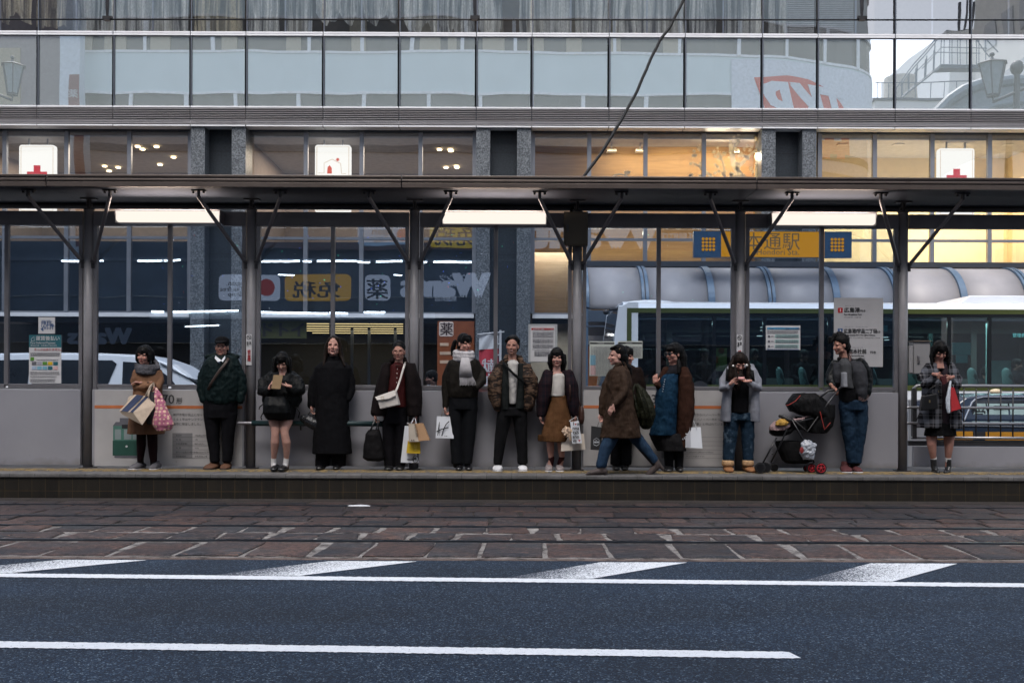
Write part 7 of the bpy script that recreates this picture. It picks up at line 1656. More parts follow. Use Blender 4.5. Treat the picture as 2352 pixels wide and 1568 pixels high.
# 9 walking woman
s = Person('woman in a brown trench coat and jeans walking left along the platform edge', C3, 12.02, 1150)
s.head(1070, 330, -.02, -78, 2, 0, 1.0, tone=(.56, .32, .265), neck=(1120, 440, 0)); s.torso([(1060, 1180, 470, .12), (1020, 1210, 700, .14), (1000, 1240, 950, .14)])
s.tube(s.B, [(1070, 980, -.05, .085), (990, 1150, -.06, .06), (935, 1340, -.06, .045)]); s.tube(s.B, [(1190, 980, .05, .085), (1310, 1170, .06, .06), (1420, 1310, .07, .045)])
s.hand(s.p(1035, 792, -.22), (-.5, 0, -.9), (.3, .9, 0), .7, 1, .88); s.hand(s.p(930, 865, .05), (0, 0, -1), (.3, -1, 0), 1.1, 1, .88); s.body()
s.hair([[(1020, 262, -.06, .02), (1060, 245, -.07, .024), (1110, 262, -.06, .024)], [(1130, 300, .0, .045), (1150, 350, .0, .04), (1160, 410, .0, .03), (1188, 440, .0, .032), (1198, 490, .0, .02)], [(1120, 380, -.06, .012), (1140, 420, -.05, .012)]], cap=(.080, .094, .088), back=.034, up=.020)
m = MB(); m.tube([s.p(1092, 270, -.11), s.p(1104, 254, -.11)], .0025, 5); m.build('hair_clip', goldm, s.root)
tc_ = cloth('brown_trench', (.058, .034, .022), .65, .2, .9)
s.part('trench_coat', tc_, [[(1050, 1160, 425, .09), (1005, 1190, 465, .13), (985, 1212, 560, .16), (985, 1225, 680, .165), (970, 1240, 790, .165), (950, 1262, 900, .17), (930, 1285, 1000, .18), (912, 1298, 1080, .18)]],
       [[(1140, 480, -.10, .062), (1165, 590, -.14, .066), (1150, 680, -.17, .060), (1085, 750, -.2, .052), (1040, 785, -.2, .042)], [(1010, 480, .06, .058), (955, 600, .07, .062), (925, 730, .06, .056), (928, 855, .05, .044)], [(1055, 440, -.06, .028), (1080, 405, -.07, .026), (1130, 395, -.03, .028), (1150, 420, 0, .03)]], disp=.035, dscale=.08)
jm = cloth('blue_jeans', (.026, .058, .115), .8, .2, .8, pat='denim')
s.part('jeans', jm, (), [[(1060, 1000, -.05, .085), (1010, 1100, -.06, .088), (958, 1210, -.06, .072), (930, 1325, -.06, .066)], [(1190, 1000, .05, .085), (1255, 1090, .06, .080), (1340, 1190, .06, .066), (1412, 1285, .07, .055)]], disp=.02)
bm_ = M('taupe_suede', (.045, .032, .030), .7)
m = MB(); s.tube(m, [(935, 1315, -.06, .052), (930, 1355, -.06, .052), (925, 1380, -.06, .048)]); s.tube(m, [(950, 1385, -.06, .045), (890, 1392, -.07, .042), (830, 1405, -.08, .032), (802, 1412, -.08, .02)]); s.tube(m, [(965, 1380, -.06, .03), (970, 1425, -.06, .02)], round_=False); ob = fuse(m, 'boot', bm_, s.root, .006, 2)
m = MB(); s.tube(m, [(1425, 1290, .07, .046), (1440, 1320, .07, .048), (1430, 1350, .07, .045)]); s.tube(m, [(1445, 1330, .07, .04), (1405, 1375, .07, .042), (1365, 1412, .07, .036), (1345, 1424, .07, .022)]); s.tube(m, [(1460, 1330, .07, .03), (1500, 1372, .07, .018)], round_=False); fuse(m, 'boot', bm_, s.root, .006, 2)
o = bag_root(s, 'backpack', 'bulging olive green backpack behind the walking woman', 1340, 985, .05)
m = MB(); s.tube(m, [(1265, 600, .06, .03), (1300, 680, .06, .075), (1325, 780, .06, .11), (1345, 880, .06, .115), (1340, 940, .06, .085)]); s.tube(m, [(1240, 590, .0, .016), (1220, 650, -.06, .016), (1245, 780, -.08, .016), (1270, 900, -.04, .016)]); fuse(m, 'cloth_body', cloth('olive_nylon', (.022, .024, .013), .55, .25, 1.2), o, .009, 2, .05, .07)
for dx in (-20, 20): strap(s, 'strap', [(1290 + dx, 640, -.05), (1330 + dx, 760, -.085), (1360 + dx, 880, -.085), (1370 + dx, 940, -.05)], .018, MATS['cloth_olive_nylon'], .004, o)
o, fl = panel_bag(s, 'paper_bag', 'black paper bag with a white hexagon label held in front of the walking woman', [(838, 972), (938, 985), (930, 1195), (833, 1188)], .0, .08, M('black_paper', (.012, .012, .013), .5), handles=[[(895, 975, .0), (905, 940, .02), (925, 915, .04), (932, 980, .03)]], hm=shoeb)
m = MB(); m.tube([fl(884 + 30 * cos(a), 1118 + 38 * sin(a)) for a in [pi / 6 + i * pi / 3 for i in range(7)]], .0018, 5); at(m, 'NEW', 861, 1128, fl, .03, bold=.05, sx=.9); at(m, 'Tokyo', 868, 1102, fl, .012); lines(m, fl(864, 0).x, fl(904, 0).x, fl(0, 1146).z, fl(0, 1140).z, 1, fl(0, 0).y, .5, 2); m.build('label_print', paper, o)

# 11 woman in the blue dress
s = Person('woman in sunglasses looking left, blue denim dress under a long brown cardigan', C3, 12.42, 1600)
s.head(1592, 312, -.04, -52, 2, 0, 1.0, tone=(.48, .25, .20)); s.torso([(1480, 1700, 470, .11), (1450, 1690, 700, .15), (1450, 1680, 1050, .15)])
for x in (1545, 1640): s.tube(s.B, [(x, 1050, 0, .08), (x, 1360, .03, .045)])
s.hand(s.p(1428, 575, -.10), (-.1, .0, 1), (.3, 1, 0), .9, -1, .92); s.hand(s.p(1750, 865, -.03), (-.02, 0, -1), (-1, -.2, 0), 1.1, -1, .9); s.body()
s.glasses(M('thick_black_rim', (.02, .018, .02), .3), .026, lensm)
s.hair([[(1570, 262, -.10, .03), (1545, 268, -.11, .02)], [(1650, 260, 0, .05), (1680, 340, 0, .055), (1680, 430, .0, .05), (1672, 490, -.02, .03)], [(1630, 340, -.04, .02), (1645, 420, -.08, .03), (1640, 480, -.1, .02)], [(1690, 400, .06, .04), (1700, 470, .06, .03)]], cap=(.088, .104, .100), fringe=.04, back=.028)
s.part('turtleneck', cloth('charcoal_knit', (.022, .022, .028)), [[(1555, 1640, 400, .065), (1530, 1650, 450, .09, -.01), (1490, 1650, 500, .11)]])
dm_ = cloth('denim_dress', (.006, .036, .080), .8, .2, .9, pat='denim')
s.part('dress', dm_, [[(1495, 1640, 495, .12, -.02), (1450, 1635, 560, .16, -.02), (1432, 1630, 680, .185, -.02), (1420, 1625, 820, .19, -.02), (1395, 1615, 960, .19, -.02), (1365, 1612, 1055, .19, -.02)]], disp=.035, dscale=.07)
s.part('underskirt', cloth('charcoal_skirt', (.018, .017, .019)), [[(1360, 1690, 1040, .17), (1395, 1700, 1110, .18), (1440, 1712, 1200, .17)]], disp=.03)
cg = cloth('brown_cardigan', (.055, .024, .016), .95, .2, .8, 120)
s.part('cardigan', cg, [[(1640, 1720, 430, .08, .03), (1625, 1762, 520, .14), (1618, 1782, 680, .16), (1612, 1782, 850, .17), (1612, 1760, 1000, .16), (1622, 1725, 1165, .13)], [(1470, 1520, 480, .08, .02), (1440, 1500, 560, .10, .04), (1440, 1470, 700, .10, .06)], [(1520, 1700, 420, .05, .07), (1480, 1740, 500, .08, .09), (1460, 1760, 800, .09, .09), (1480, 1720, 1100, .09, .08)]],
       [[(1505, 460, -.02, .058), (1455, 560, -.04, .058), (1440, 620, -.10, .052), (1432, 590, -.11, .042)], [(1725, 470, 0, .066), (1762, 600, 0, .068), (1765, 740, 0, .062), (1755, 860, -.02, .05)]], disp=.025)
s.part('leggings', cloth('black_wool', (.008, .008, .011)), [[(1505, 1590, 1180, .07), (1520, 1590, 1370, .05)], [(1595, 1690, 1180, .07), (1608, 1675, 1370, .05)]])
s.shoes([(1502, 1600, 1402, -20), (1610, 1675, 1398, 0)], shoeb)
m = MB(); m.tube([s.p(1505, 560, -.2), s.p(1500, 620, -.215), s.p(1490, 660, -.215)], (.008, .003), 6) if 0 else None
for k in range(6): m.ell(s.p(1513 - k * 4, 545 + k * 22, -.205), (.007, .004, .007))
m.build('button', M('dress_button', (.25, .28, .32), .3), s.root)
o, fl = panel_bag(s, 'paper_bag', 'white glossy paper bag with rope handles at the right of the blue dress', [(1702, 985), (1842, 982), (1856, 1178), (1702, 1170)], -.12, .08, paper, handles=[[(1745, 985, -.12), (1755, 905, -.05), (1775, 920, -.06), (1808, 1000, -.14)]], hm=paper, group='bags held by the woman in the blue dress')
m = MB(); m.add([fl(1702, 985, .001), fl(1745, 984, .001), fl(1752, 1165, .001), fl(1702, 1170, .001)], [(3, 2, 1, 0)]); m.build('fold', M('grey_paper', (.42, .43, .47), .6), o)
o = bag_root(s, 'plastic_bag', 'crumpled white plastic bag beside the white paper bag', 1690, 1100, -.1, group='bags held by the woman in the blue dress'); m = MB(); s.loft(m, [(1725, 1750, 895, .015, -.08), (1700, 1745, 950, .03, -.1), (1668, 1735, 1040, .05, -.1), (1655, 1725, 1098, .04, -.1)]); fuse(m, 'plastic_body', M('thin_plastic', (.50, .50, .54), .35), o, .007, 1, .03, .03)

# 12 girl with the phone
s = Person('young woman in a pale grey hoodie and ripped jeans bending over a pink phone', C3, 12.42, 2195)
s.head(2198, 392, -.10, 4, 34, 0, .95, tone=(.50, .27, .22)); s.torso([(2090, 2310, 460, .10), (2090, 2310, 650, .13), (2100, 2310, 850, .13)])
for x in (2105, 2270): s.tube(s.B, [(x, 880, 0, .08), (x - 5, 1100, 0, .055), (x - 8 if x < 2200 else x + 5, 1330, .04, .045)])
s.hand(s.p(2128, 575, -.24), (.75, -.1, .6), (.2, -1, -.2), .7, 1, .85); s.hand(s.p(2285, 560, -.24), (-1, -.1, -.05), (0, -.3, 1), .5, 1, .85); s.body()
s.hair([[(2150, 340, -.10, .03), (2120, 420, -.12, .034), (2118, 520, -.14, .032), (2112, 590, -.13, .02), (2160, 640, -.15, .01)], [(2248, 340, -.10, .03), (2280, 420, -.12, .032), (2282, 500, -.14, .028), (2270, 570, -.14, .015)], [(2210, 470, -.13, .03), (2200, 560, -.16, .03), (2185, 640, -.16, .012)], [(2160, 440, -.14, .025), (2165, 540, -.16, .03), (2190, 620, -.17, .012)]], mat=HBr, cap=(.082, .1, .094))
m = MB(); m.ell(s.p(2140, 420, -.16), .014); m.ell(s.p(2264, 415, -.16), .018); m.build('pompom_earring', M('white_fur', (.6, .58, .56), .9), s.root, smooth=True)
s.part('shirt', cloth('black_shirt', (.006, .006, .008)), [[(2150, 2260, 440, .08), (2120, 2280, 560, .14), (2110, 2280, 700, .14), (2110, 2275, 850, .135)]])
gh = cloth('grey_hoodie', (.24, .25, .29), .9, .12, .6, 200)
s.part('hoodie', gh, [[(2070, 2135, 450, .09, .02), (2040, 2135, 560, .13), (2050, 2122, 680, .14), (2035, 2118, 800, .14), (2028, 2112, 930, .135)], [(2270, 2345, 450, .09, .02), (2270, 2375, 560, .13), (2270, 2375, 680, .14), (2270, 2378, 800, .14), (2268, 2384, 930, .135)], [(2120, 2300, 425, .07, .06), (2080, 2340, 480, .08, .08), (2050, 2370, 700, .09, .07), (2040, 2370, 920, .09, .06)]],
       [[(2085, 465, 0, .06), (2030, 560, -.04, .064), (2025, 630, -.12, .058), (2080, 615, -.19, .05), (2128, 580, -.22, .04)], [(2335, 465, 0, .06), (2385, 560, -.04, .064), (2390, 630, -.12, .058), (2340, 600, -.19, .05), (2282, 568, -.22, .04)], [(2110, 440, .02, .035), (2200, 425, .09, .05), (2310, 430, .02, .04)]], disp=.022)
for x in (2092, 2320): strap(s, 'backpack_strap', [(x, 430, .02), (x - 4, 470, -.09), (x - 6 if x < 2200 else x + 6, 560, -.14)], .04, MATS['cloth_black_nylon'], .006)
s.part('jeans', cloth('ripped_jeans', (.018, .042, .075), .8, .2, .8, pat='denim_worn'), [[(2085, 2325, 850, .12), (2078, 2328, 920, .12)], [(2062, 2198, 900, .10), (2050, 2178, 1060, .085), (2045, 2145, 1290, .07)], [(2202, 2332, 900, .10), (2215, 2335, 1060, .085), (2232, 2325, 1290, .07)]], disp=.025, dscale=.06)
um = M('tan_sheepskin_boot', (.22, .095, .035), .85, 0, .2, 20); s.shoes([(2048, 2142, 1403, -6), (2232, 2340, 1405, 14)], um, 'boot', h=.14)
for x0, x1 in ((2036, 2148), (2224, 2328)): s.part('fleece_cuff', M('fleece', (.42, .26, .14), .95, 0, .3, 60, 90, .8), [[(x0 + 6, x1 - 6, 1284, .075), (x0, x1, 1300, .083), (x0, x1, 1322, .083), (x0 + 8, x1 - 8, 1338, .075)]], vox=.007, disp=.012, dscale=.015)
o = bag_root(s, 'phone', 'small pink smartphone held by the girl in the grey hoodie', 2217, 535, -.34, 'phone'); m = MB(); A = [s.p(x, y, d) for x, y, d in ((2188, 520, -.30), (2244, 521, -.30), (2246, 536, -.40), (2190, 537, -.40))]; m.add(A + [q + Vector((0, 0, -.008)) for q in A], [(0, 1, 2, 3), (7, 6, 5, 4), (0, 4, 5, 1), (1, 5, 6, 2), (2, 6, 7, 3), (3, 7, 4, 0)]); m.build('handset', M('rose_case', (.55, .28, .26), .4), o)

# 13 man leaning on the stroller
s = Person('young man in leather sleeved varsity jacket and jeans leaning on the stroller, head turned left', C4, 12.46, 850)
s.head(738, 222, -.03, -72, 10, 0, .98, tone=(.44, .23, .175), female=False, neck=(765, 330, .0)); s.torso([(700, 930, 380, .11), (710, 960, 550, .13), (740, 960, 700, .13)])
s.tube(s.B, [(800, 720, 0, .08), (825, 950, 0, .055), (838, 1250, .03, .045)]); s.tube(s.B, [(910, 720, 0, .08), (910, 950, 0, .055), (885, 1250, .03, .045)])
s.hand(s.p(668, 580, -.12), (.75, 0, -.75), (-.5, .6, -.5), .6, 1, .98); s.body()
s.hair([[(650, 160, -.03, .028), (640, 200, -.03, .014)], [(690, 130, -.05, .03), (665, 190, -.06, .02)], [(780, 180, .0, .05), (800, 240, .0, .05), (805, 285, .0, .02)], [(730, 130, .0, .05), (790, 160, .0, .045)], [(720, 240, -.07, .014), (722, 262, -.07, .008)]], cap=(.086, .100, .092), up=.022, back=.034)
s.part('sweater', cloth('grey_sweater', (.085, .088, .095), .95, .2, .9, 110), [[(725, 800, 335, .06), (700, 830, 390, .11, -.02), (725, 835, 520, .135, -.02), (735, 850, 600, .135, -.02)]])
s.part('sweater_patch', cloth('pale_patch', (.30, .31, .34)), [[(742, 795, 458, .06, -.105), (745, 800, 590, .06, -.105)]], disp=.004)
s.part('shirt_hem', cloth('black_shirt', (.006, .006, .008)), [[(730, 850, 595, .13, -.01), (728, 878, 660, .13), (735, 880, 720, .12)]])
lj = cloth('black_leather_sleeve', (.012, .014, .016), .3, .2, .9); gw = cloth('grey_wool', (.060, .062, .072), .9, .3, .4)
s.part('jacket', gw, [[(660, 740, 370, .09, .0), (650, 735, 480, .12, -.01), (660, 730, 560, .10, -.01)], [(790, 930, 360, .09, .02), (812, 965, 450, .15, 0), (822, 970, 560, .16, 0), (842, 962, 650, .15, 0), (868, 958, 705, .12)], [(720, 880, 340, .05, .05), (680, 950, 400, .07, .08), (690, 970, 600, .08, .08)]], disp=.018)
s.part('sleeve', lj, (), [[(690, 390, 0, .062), (652, 480, -.02, .062), (650, 540, -.06, .054), (670, 578, -.1, .042)]], disp=.022, dscale=.05); s.part('sleeve', lj, (), [[(915, 375, .0, .066), (965, 450, 0, .072), (978, 560, -.01, .064), (968, 640, -.04, .058), (930, 690, -.08, .048)]], disp=.025, dscale=.05)
m = MB(); m.tube([s.p(722, 340, -.05), s.p(760, 325, .02), s.p(800, 300, .05), s.p(835, 350, -.02)], [.02, .028, .03, .02], 10, round_=True); fuse(m, 'collar', cloth('black_rib', (.012, .010, .011)), s.root, .007, 1)
m = MB()
for k in range(3): m.tube([s.p(812 + k * 10, 280, .0), s.p(818 + k * 7, 355, -.075)], .003, 5)
for k in range(3): m.tube([s.p(898, 672 + 12 * k, -.13), s.p(940, 688 + 12 * k, -.13), s.p(990, 660 + 12 * k, -.09)], .0028, 5)
m.build('rib_stripes', M('pale_stripe', (.16, .10, .095), .7), s.root)
s.part('jeans', cloth('dark_jeans', (.013, .034, .068), .8, .2, .8, pat='denim'), [[(728, 972, 700, .12), (728, 978, 790, .12)], [(728, 862, 760, .10), (745, 872, 930, .085), (775, 878, 1090, .075), (800, 878, 1255, .065)], [(850, 980, 760, .10), (862, 978, 890, .09), (868, 955, 1040, .08), (852, 922, 1255, .068)]], disp=.03, dscale=.07)
s.shoes([(740, 846, 1345, -26), (834, 912, 1345, 2)], M('maroon_suede', (.065, .012, .014), .75), sole=M('white_sole', (.5, .5, .52), .6), h=.10)

# 14 woman in the plaid coat
s = Person('young woman in a grey and black plaid coat looking down at something in her hands', C4, 12.42, 1600)
s.head(1612, 280, -.08, -6, 26, 0, .97, open_=.20, tone=(.42, .22, .175)); s.torso([(1510, 1710, 430, .10), (1510, 1710, 650, .12), (1500, 1720, 900, .13)])
s.tube(s.B, [(1538, 930, 0, .078), (1540, 1020, 0, .066), (1541, 1090, -.01, .056), (1548, 1150, 0, .046), (1556, 1215, .02, .034), (1560, 1300, .03, .032)]); s.tube(s.B, [(1690, 930, 0, .078), (1692, 1020, 0, .066), (1692, 1090, -.01, .056), (1688, 1150, 0, .046), (1684, 1215, .02, .034), (1680, 1300, .03, .032)])
s.hand(s.p(1572, 480, -.24), (.85, -.1, -.35), (.1, 1, .1), .6, 1, .9); s.hand(s.p(1712, 505, -.24), (-.85, -.1, -.35), (0, 1, .3), .5, -1, .95); s.body(1000)
s.hair([[(1548, 250, -.05, .028), (1538, 320, -.07, .028), (1545, 385, -.09, .016)], [(1680, 250, -.05, .028), (1690, 320, -.07, .028), (1688, 390, -.08, .016)], [(1570, 330, .02, .05), (1570, 385, .02, .04)], [(1660, 330, .02, .05), (1665, 385, .02, .04)]], fringe=.05, sides=.08)
s.part('jumper', cloth('mauve_knit', (.045, .032, .042)), [[(1590, 1660, 370, .07), (1580, 1670, 450, .13), (1580, 1670, 560, .13), (1580, 1690, 930, .13)]])
pc_ = cloth('plaid_coat', (.016, .016, .020), .9, .2, .3, pat='plaid')
s.part('coat', pc_, [[(1500, 1588, 375, .10, .01), (1455, 1600, 440, .13), (1460, 1618, 560, .15), (1466, 1622, 680, .155), (1440, 1622, 820, .16), (1420, 1620, 945, .165)], [(1655, 1720, 375, .10, .01), (1650, 1760, 440, .13), (1640, 1760, 560, .15), (1638, 1762, 680, .155), (1640, 1785, 820, .16), (1642, 1798, 950, .165)], [(1540, 1690, 360, .07, .05), (1480, 1740, 420, .09, .06), (1480, 1740, 800, .10, .05), (1450, 1760, 940, .10, .05)]],
       [[(1478, 425, 0, .066), (1432, 520, -.03, .068), (1450, 565, -.10, .062), (1520, 530, -.18, .056), (1568, 490, -.22, .046)], [(1742, 425, 0, .066), (1788, 520, -.03, .068), (1780, 575, -.10, .064), (1740, 560, -.18, .056), (1712, 520, -.22, .046)]], disp=.022)
s.part('skirt', cloth('black_skirt', (.006, .006, .007)), [[(1500, 1735, 900, .13), (1478, 1752, 1015, .14)]])
s.part('sock', cloth('white_sock', (.62, .6, .6)), (), [[(1557, 1205, .02, .038), (1558, 1235, .02, .036)]], .006, 0); s.part('sock', cloth('white_sock', (.62, .6, .6)), (), [[(1684, 1205, .02, .038), (1684, 1235, .02, .036)]], .006, 0)
for xa, xb_, xc in ((1530, 1582, 1598), (1662, 1710, 1660)):
    m = MB(); s.loft(m, [(xa, xb_, 1218, .045, .02), (xa + 4, xb_ + 2, 1280, .045, .02), ((xa + xc) / 2 - 14, (xb_ + xc) / 2 + 14, 1330, .055, .0)]); s.tube(m, [((xa + xb_) / 2, 1325, .04, .03), (xc, 1335, -.10, .026)]); fuse(m, 'ankle_boot', shoeb, s.root, .006, 2)
o = bag_root(s, 'handbag', 'black leather handbag with a gold clasp against the plaid coat', 1525, 795, -.2); m = MB(); A = [s.p(x, y, -.24) for x, y in ((1470, 665), (1590, 640), (1602, 780), (1448, 795))]; m.add(A + [q + Vector((0, .09, 0)) for q in A], [(3, 2, 1, 0), (4, 5, 6, 7), (0, 1, 5, 4), (1, 2, 6, 5), (2, 3, 7, 6), (3, 0, 4, 7)]); m.build('leather_body', shoeb, o, bevel=.012)
m = MB(); p = s.p(1522, 712, -.252); m.box(p.x - .008, p.x + .008, p.y - .004, p.y, p.z - .016, p.z + .016); p = s.p(1603, 625, -.2); m.box(p.x - .008, p.x + .008, p.y - .004, p.y, p.z - .012, p.z + .012); m.build('clasp', goldm, o)
strap(s, 'strap', [(1480, 668, -.2), (1530, 600, -.2), (1600, 560, -.22), (1610, 640, -.2), (1595, 660, -.2)], .014, shoeb, .004, o)
o, fl = panel_bag(s, 'paper_bag', 'red paper bag hanging from the wrist of the woman in the plaid coat', [(1704, 588), (1738, 590), (1792, 778), (1706, 802)], -.25, .07, M('red_paper', (.34, .015, .02), .5), handles=[[(1712, 588, -.25), (1705, 550, -.24), (1722, 545, -.22), (1732, 590, -.24)]], hm=paper, group='bags of the plaid coat woman')
m = MB(); A = [s.p(x, y, -.22) for x, y in ((1738, 590), (1755, 620), (1815, 812), (1792, 778))]; m.add(A + [q + Vector((0, .05, 0)) for q in A], [(3, 2, 1, 0), (4, 5, 6, 7), (0, 1, 5, 4), (1, 2, 6, 5), (2, 3, 7, 6), (3, 0, 4, 7)]); m.build('dark_gusset', M('dark_gusset', (.02, .012, .014), .5), o)
o = bag_root(s, 'plastic_bag', 'silvery white plastic bag hanging next to the red paper bag', 1690, 820, -.22, group='bags of the plaid coat woman'); m = MB(); s.tube(m, [(1706, 530, -.24, .012), (1694, 610, -.26, .018), (1682, 690, -.26, .026), (1684, 770, -.26, .026), (1690, 805, -.26, .02)]); s.tube(m, [(1706, 530, -.22, .010), (1700, 620, -.23, .010), (1702, 720, -.23, .010), (1698, 800, -.23, .012)]); fuse(m, 'plastic_body', M('silver_plastic', (.50, .54, .60), .3), o, .006, 1, .015, .03)
m = MB(); A = [s.p(x, y, -.30) for x, y in ((1615, 495), (1668, 478), (1680, 550), (1640, 568))]; m.add(A + [q + Vector((0, .03, 0)) for q in A], [(3, 2, 1, 0), (4, 5, 6, 7), (0, 1, 5, 4), (1, 2, 6, 5), (2, 3, 7, 6), (3, 0, 4, 7)]); tag(m.build('purse', M('dark_red_purse', (.06, .012, .014), .4), loc=A[3], bevel=.006), 'small dark red purse held in both hands by the plaid coat woman', 'purse')

# ---------------- stroller ----------------
s = Person('x', C4, 12.42, 300); bpy.data.objects.remove(s.root)
o = thing('stroller', 'black folding stroller with red rimmed rear wheels and a hooded seat', 'stroller', (s.p(300, 1340).x, 12.42, PZ)); s.root = o
fm_ = M('stroller_frame', (.012, .012, .014), .3, .3); nyl = cloth('stroller_nylon', (.010, .010, .011), .6, .2, 1.0)
for dd in (-.16, .16):
    for P in ([(720, 610, 0), (600, 770, 0), (450, 980, 0), (300, 850, 0)], [(300, 850, 0), (240, 1030, 0), (130, 1250, 0)], [(310, 870, 0), (420, 1060, 0), (510, 1250, 0)], [(180, 1030, 0), (50, 1270, 0)], [(500, 860, 0), (330, 900, 0)]):
        m = MB(); m.tube([s.p(x, y, dd) for x, y, z in P], .0105, 8); m.build('frame_tube', fm_, o, smooth=True)
m = MB(); m.tube([s.p(720, 610, -.16), s.p(745, 590, -.15), s.p(745, 590, .15), s.p(720, 610, .16)], .014, 10); m.tube([s.p(570, 670, -.16), s.p(630, 620, -.16), s.p(680, 612, -.16)], .014, 10, round_=True); m.build('handle_bar', fm_, o, smooth=True)
m = MB(); m.tube([s.p(230, 845, -.14), s.p(290, 875, -.17)], .026, 12, round_=True); m.tube([s.p(210, 840, -.14), s.p(210, 840, .14)], .022, 12); m.build('bumper_bar', rub, o, smooth=True)
m = MB(); m.tube([s.p(140, 1175, -.16), s.p(140, 1175, .16)], .009, 8); m.tube([s.p(60, 1265, -.16), s.p(60, 1265, .16)], .009, 8); m.tube([s.p(500, 1250, -.16), s.p(500, 1250, .16)], .009, 8); m.build('cross_bar', fm_, o, smooth=True)
m = MB(); s.loft(m, [(330, 520, 640, .14), (290, 590, 690, .18), (262, 640, 740, .19), (300, 670, 800, .19), (420, 660, 840, .18)], sq=2.6); fuse(m, 'hood', nyl, o, .009, 2, .03, .09)
m = MB(); m.tube([s.p(388, 660, -.15), s.p(345, 710, -.175), s.p(285, 745, -.18), s.p(262, 748, -.17)], .004, 5); m.tube([s.p(560, 800, -.19), s.p(600, 960, -.19), s.p(650, 900, -.18)], .004, 5); m.build('red_piping', M('piping_red', (.35, .03, .02), .5), o)
m = MB(); s.loft(m, [(540, 680, 740, .16), (500, 680, 850, .17), (440, 665, 930, .16), (470, 610, 990, .13)], sq=2.6); s.loft(m, [(330, 560, 850, .15), (390, 560, 930, .15), (440, 560, 985, .14)]); fuse(m, 'seat_back', nyl, o, .009, 2, .02)
m = MB(); s.loft(m, [(120, 330, 960, .14), (118, 300, 990, .14), (150, 240, 1015, .12)], sq=2.6); s.loft(m, [(230, 520, 880, .13), (240, 480, 960, .14)]); fuse(m, 'seat', nyl, o, .009, 2, .015)
m = MB(); s.loft(m, [(160, 520, 1060, .12), (190, 525, 1140, .15), (230, 500, 1230, .15), (260, 430, 1255, .12)], sq=2.6); fuse(m, 'storage_basket', cloth('basket_mesh', (.008, .008, .009)), o, .009, 2, .02)
rw = M('wheel_red', (.30, .012, .02), .35)
def swheel(x, y, d, r, redr):
    c = s.p(x, y, d); m = MB(); m.tube([(c.x, c.y - .014, c.z), (c.x, c.y + .014, c.z)], r, 24); q = m.build('wheel', rub, o, bevel=.006)
    m = MB(); m.tube([(c.x, c.y - .018, c.z), (c.x, c.y + .018, c.z)], r * .70, 20); m.build('hub_disc', rub if redr else fm_, q)
    if redr:
        m = MB(); m.tube([(c.x + r * .66 * cos(i * pi / 10), c.y - .020, c.z + r * .66 * sin(i * pi / 10)) for i in range(21)], .007, 6)
        for k in range(5): a = k * 2 * pi / 5 + .3; m.tube([(c.x, c.y - .022, c.z), (c.x + r * .62 * cos(a), c.y - .022, c.z + r * .62 * sin(a))], .007, 6)
        m.ell((c.x, c.y - .022, c.z), (.014, .01, .014)); m.build('red_spokes', rw, q)
r_ = .066
for x, d in ((565, -.20), (485, -.12), (470, .12), (440, .18)): c = s.p(x, 1298, d); swheel(x, 1298, d, c.z - PZ if d < -.15 else min(.066, s.p(x, 1298, d).z - PZ - .004), True)
for x, d in ((32, -.20), (85, -.12), (32 + 8, .14), (158, .14)): swheel(x, 1292, d, min(.066, s.p(x, 1292, d).z - PZ - .003), False)
s2 = s
oo = bag_root(s, 'blanket', 'pale pink baby blanket with a yellow patterned cloth on the stroller seat', 210, 960, -.1, 'blanket'); m = MB(); s.loft(m, [(160, 300, 885, .10, -.05), (120, 300, 930, .14, -.06), (115, 250, 965, .14, -.06)]); s.tube(m, [(300, 880, -.12, .02), (400, 870, -.12, .015), (470, 830, -.12, .012)]); fuse(m, 'cloth_body', cloth('pink_fleece', (.36, .25, .25)), oo, .008, 2, .03, .05)
m = MB(); s.loft(m, [(205, 250, 865, .03, -.15), (170, 285, 895, .06, -.17), (165, 270, 925, .05, -.18)]); fuse(m, 'yellow_cloth', cloth('yellow_pattern', (.36, .21, .05), .9, .6), oo, .007, 2, .02, .03)
oo = bag_root(s, 'plastic_bag', 'crumpled clear plastic bag with a red print in the stroller basket', 450, 1220, -.15); m = MB(); s.loft(m, [(420, 470, 1050, .03, -.17), (390, 530, 1090, .06, -.18), (385, 520, 1160, .07, -.18), (410, 500, 1220, .06, -.17)]); fuse(m, 'plastic_body', M('grey_plastic', (.30, .32, .36), .2), oo, .007, 1, .05, .035)
m = MB(); p = s.p(400, 1140, -.25); m.ell(p, (.025, .006, .04)); m.build('red_print', M('print_red', (.20, .02, .02), .5), oo)

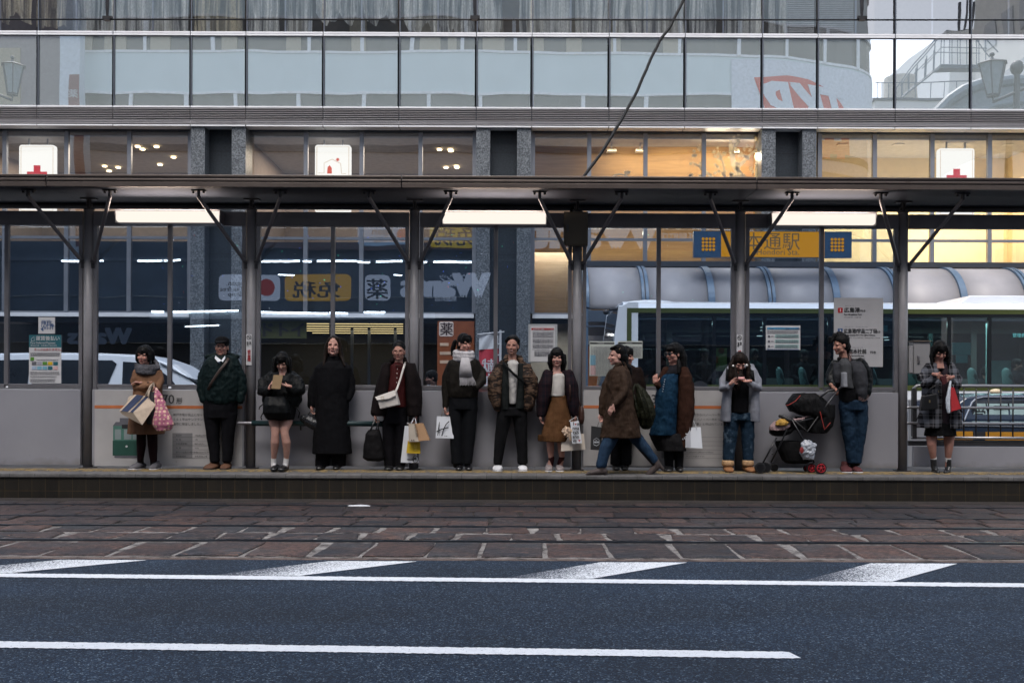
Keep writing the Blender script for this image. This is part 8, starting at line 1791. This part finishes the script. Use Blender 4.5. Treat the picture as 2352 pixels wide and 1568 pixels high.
# ---------------- passengers and passers by, beyond the glass ----------------
def bust(label, px, py, Y, yaw, coat, tone=(.35, .2, .16), hairm=HB, long_=False, size=1.0, h=.5, cover=None, group='passengers seated in the bus'):
    s = Person.__new__(Person); s.c = lambda x, y: (x, y); s.Y = Y; b = W(px, py, Y); s.root = thing('person', label, 'person', (b.x, Y, b.z - .75), group); s.B = MB()
    s.u = lambda q: q * Y / F
    s.head(px, py, 0, yaw, 8, 0, .95 * size, tone=tone)
    c = b; m = s.B; m.tube([(c.x, Y + .02, c.z - .16), (c.x, Y + .03, c.z - .24), (c.x, Y + .03, c.z - h)], [(.08, .06), (.17, .10), (.17, .11)], 14)
    s.body(); s.hair([], mat=hairm, fringe=.04, sides=.08 if long_ else .0, cap=(.082, .1, .094))
    m = MB(); m.tube([(c.x, Y + .02, c.z - .13), (c.x, Y + .03, c.z - .20), (c.x, Y + .03, c.z - .30), (c.x, Y + .03, c.z - h - .05)], [(.07, .06), (.18, .11), (.21, .13), (.21, .14)], 16, round_=True)
    for k in (-1, 1): m.tube([(c.x + k * .2, Y, c.z - .22), (c.x + k * .24, Y - .02, c.z - .42), (c.x + k * .12, Y - .18, c.z - .5)], [.06, .055, .04], 10, round_=True)
    fuse(m, 'coat', coat, s.root, .012, 2, .02)
dk1 = cloth('dark_coat', (.02, .022, .028)); dk2 = cloth('teal_jumper', (.02, .05, .055)); dk3_ = cloth('brown_grey_coat', (.04, .03, .032))
bust('bus passenger with dark hair and pale collar sitting near the yellow window notice', 1618, 815, 20.3, 40, dk3_)
bust('bus passenger in a teal jumper right of the pole above the grey hoodie', 1732, 815, 20.3, 30, dk2, long_=True)
bust('bus passenger with glasses in a dark coat left of the destination board', 1846, 817, 20.3, 50, dk1)
bust('bus passenger with rounded black hair behind the right hand railing', 2263, 855, 20.5, 160, dk1, long_=True)
bust('bus passenger in profile on the teal seat at the right edge', 2336, 838, 20.5, 60, dk1)
bust('bus driver with a pale collar behind the front side window', 1408 + 80 - 60 + 0 * 70 + 40, 780, 20.3, -80, dk1, group=None)
bust('child with dark hair standing beyond the glass left of the scarf woman', 990, 868, 14.9, -70, cloth('child_jacket', (.20, .25, .30)), size=.9, h=.42, group=None)
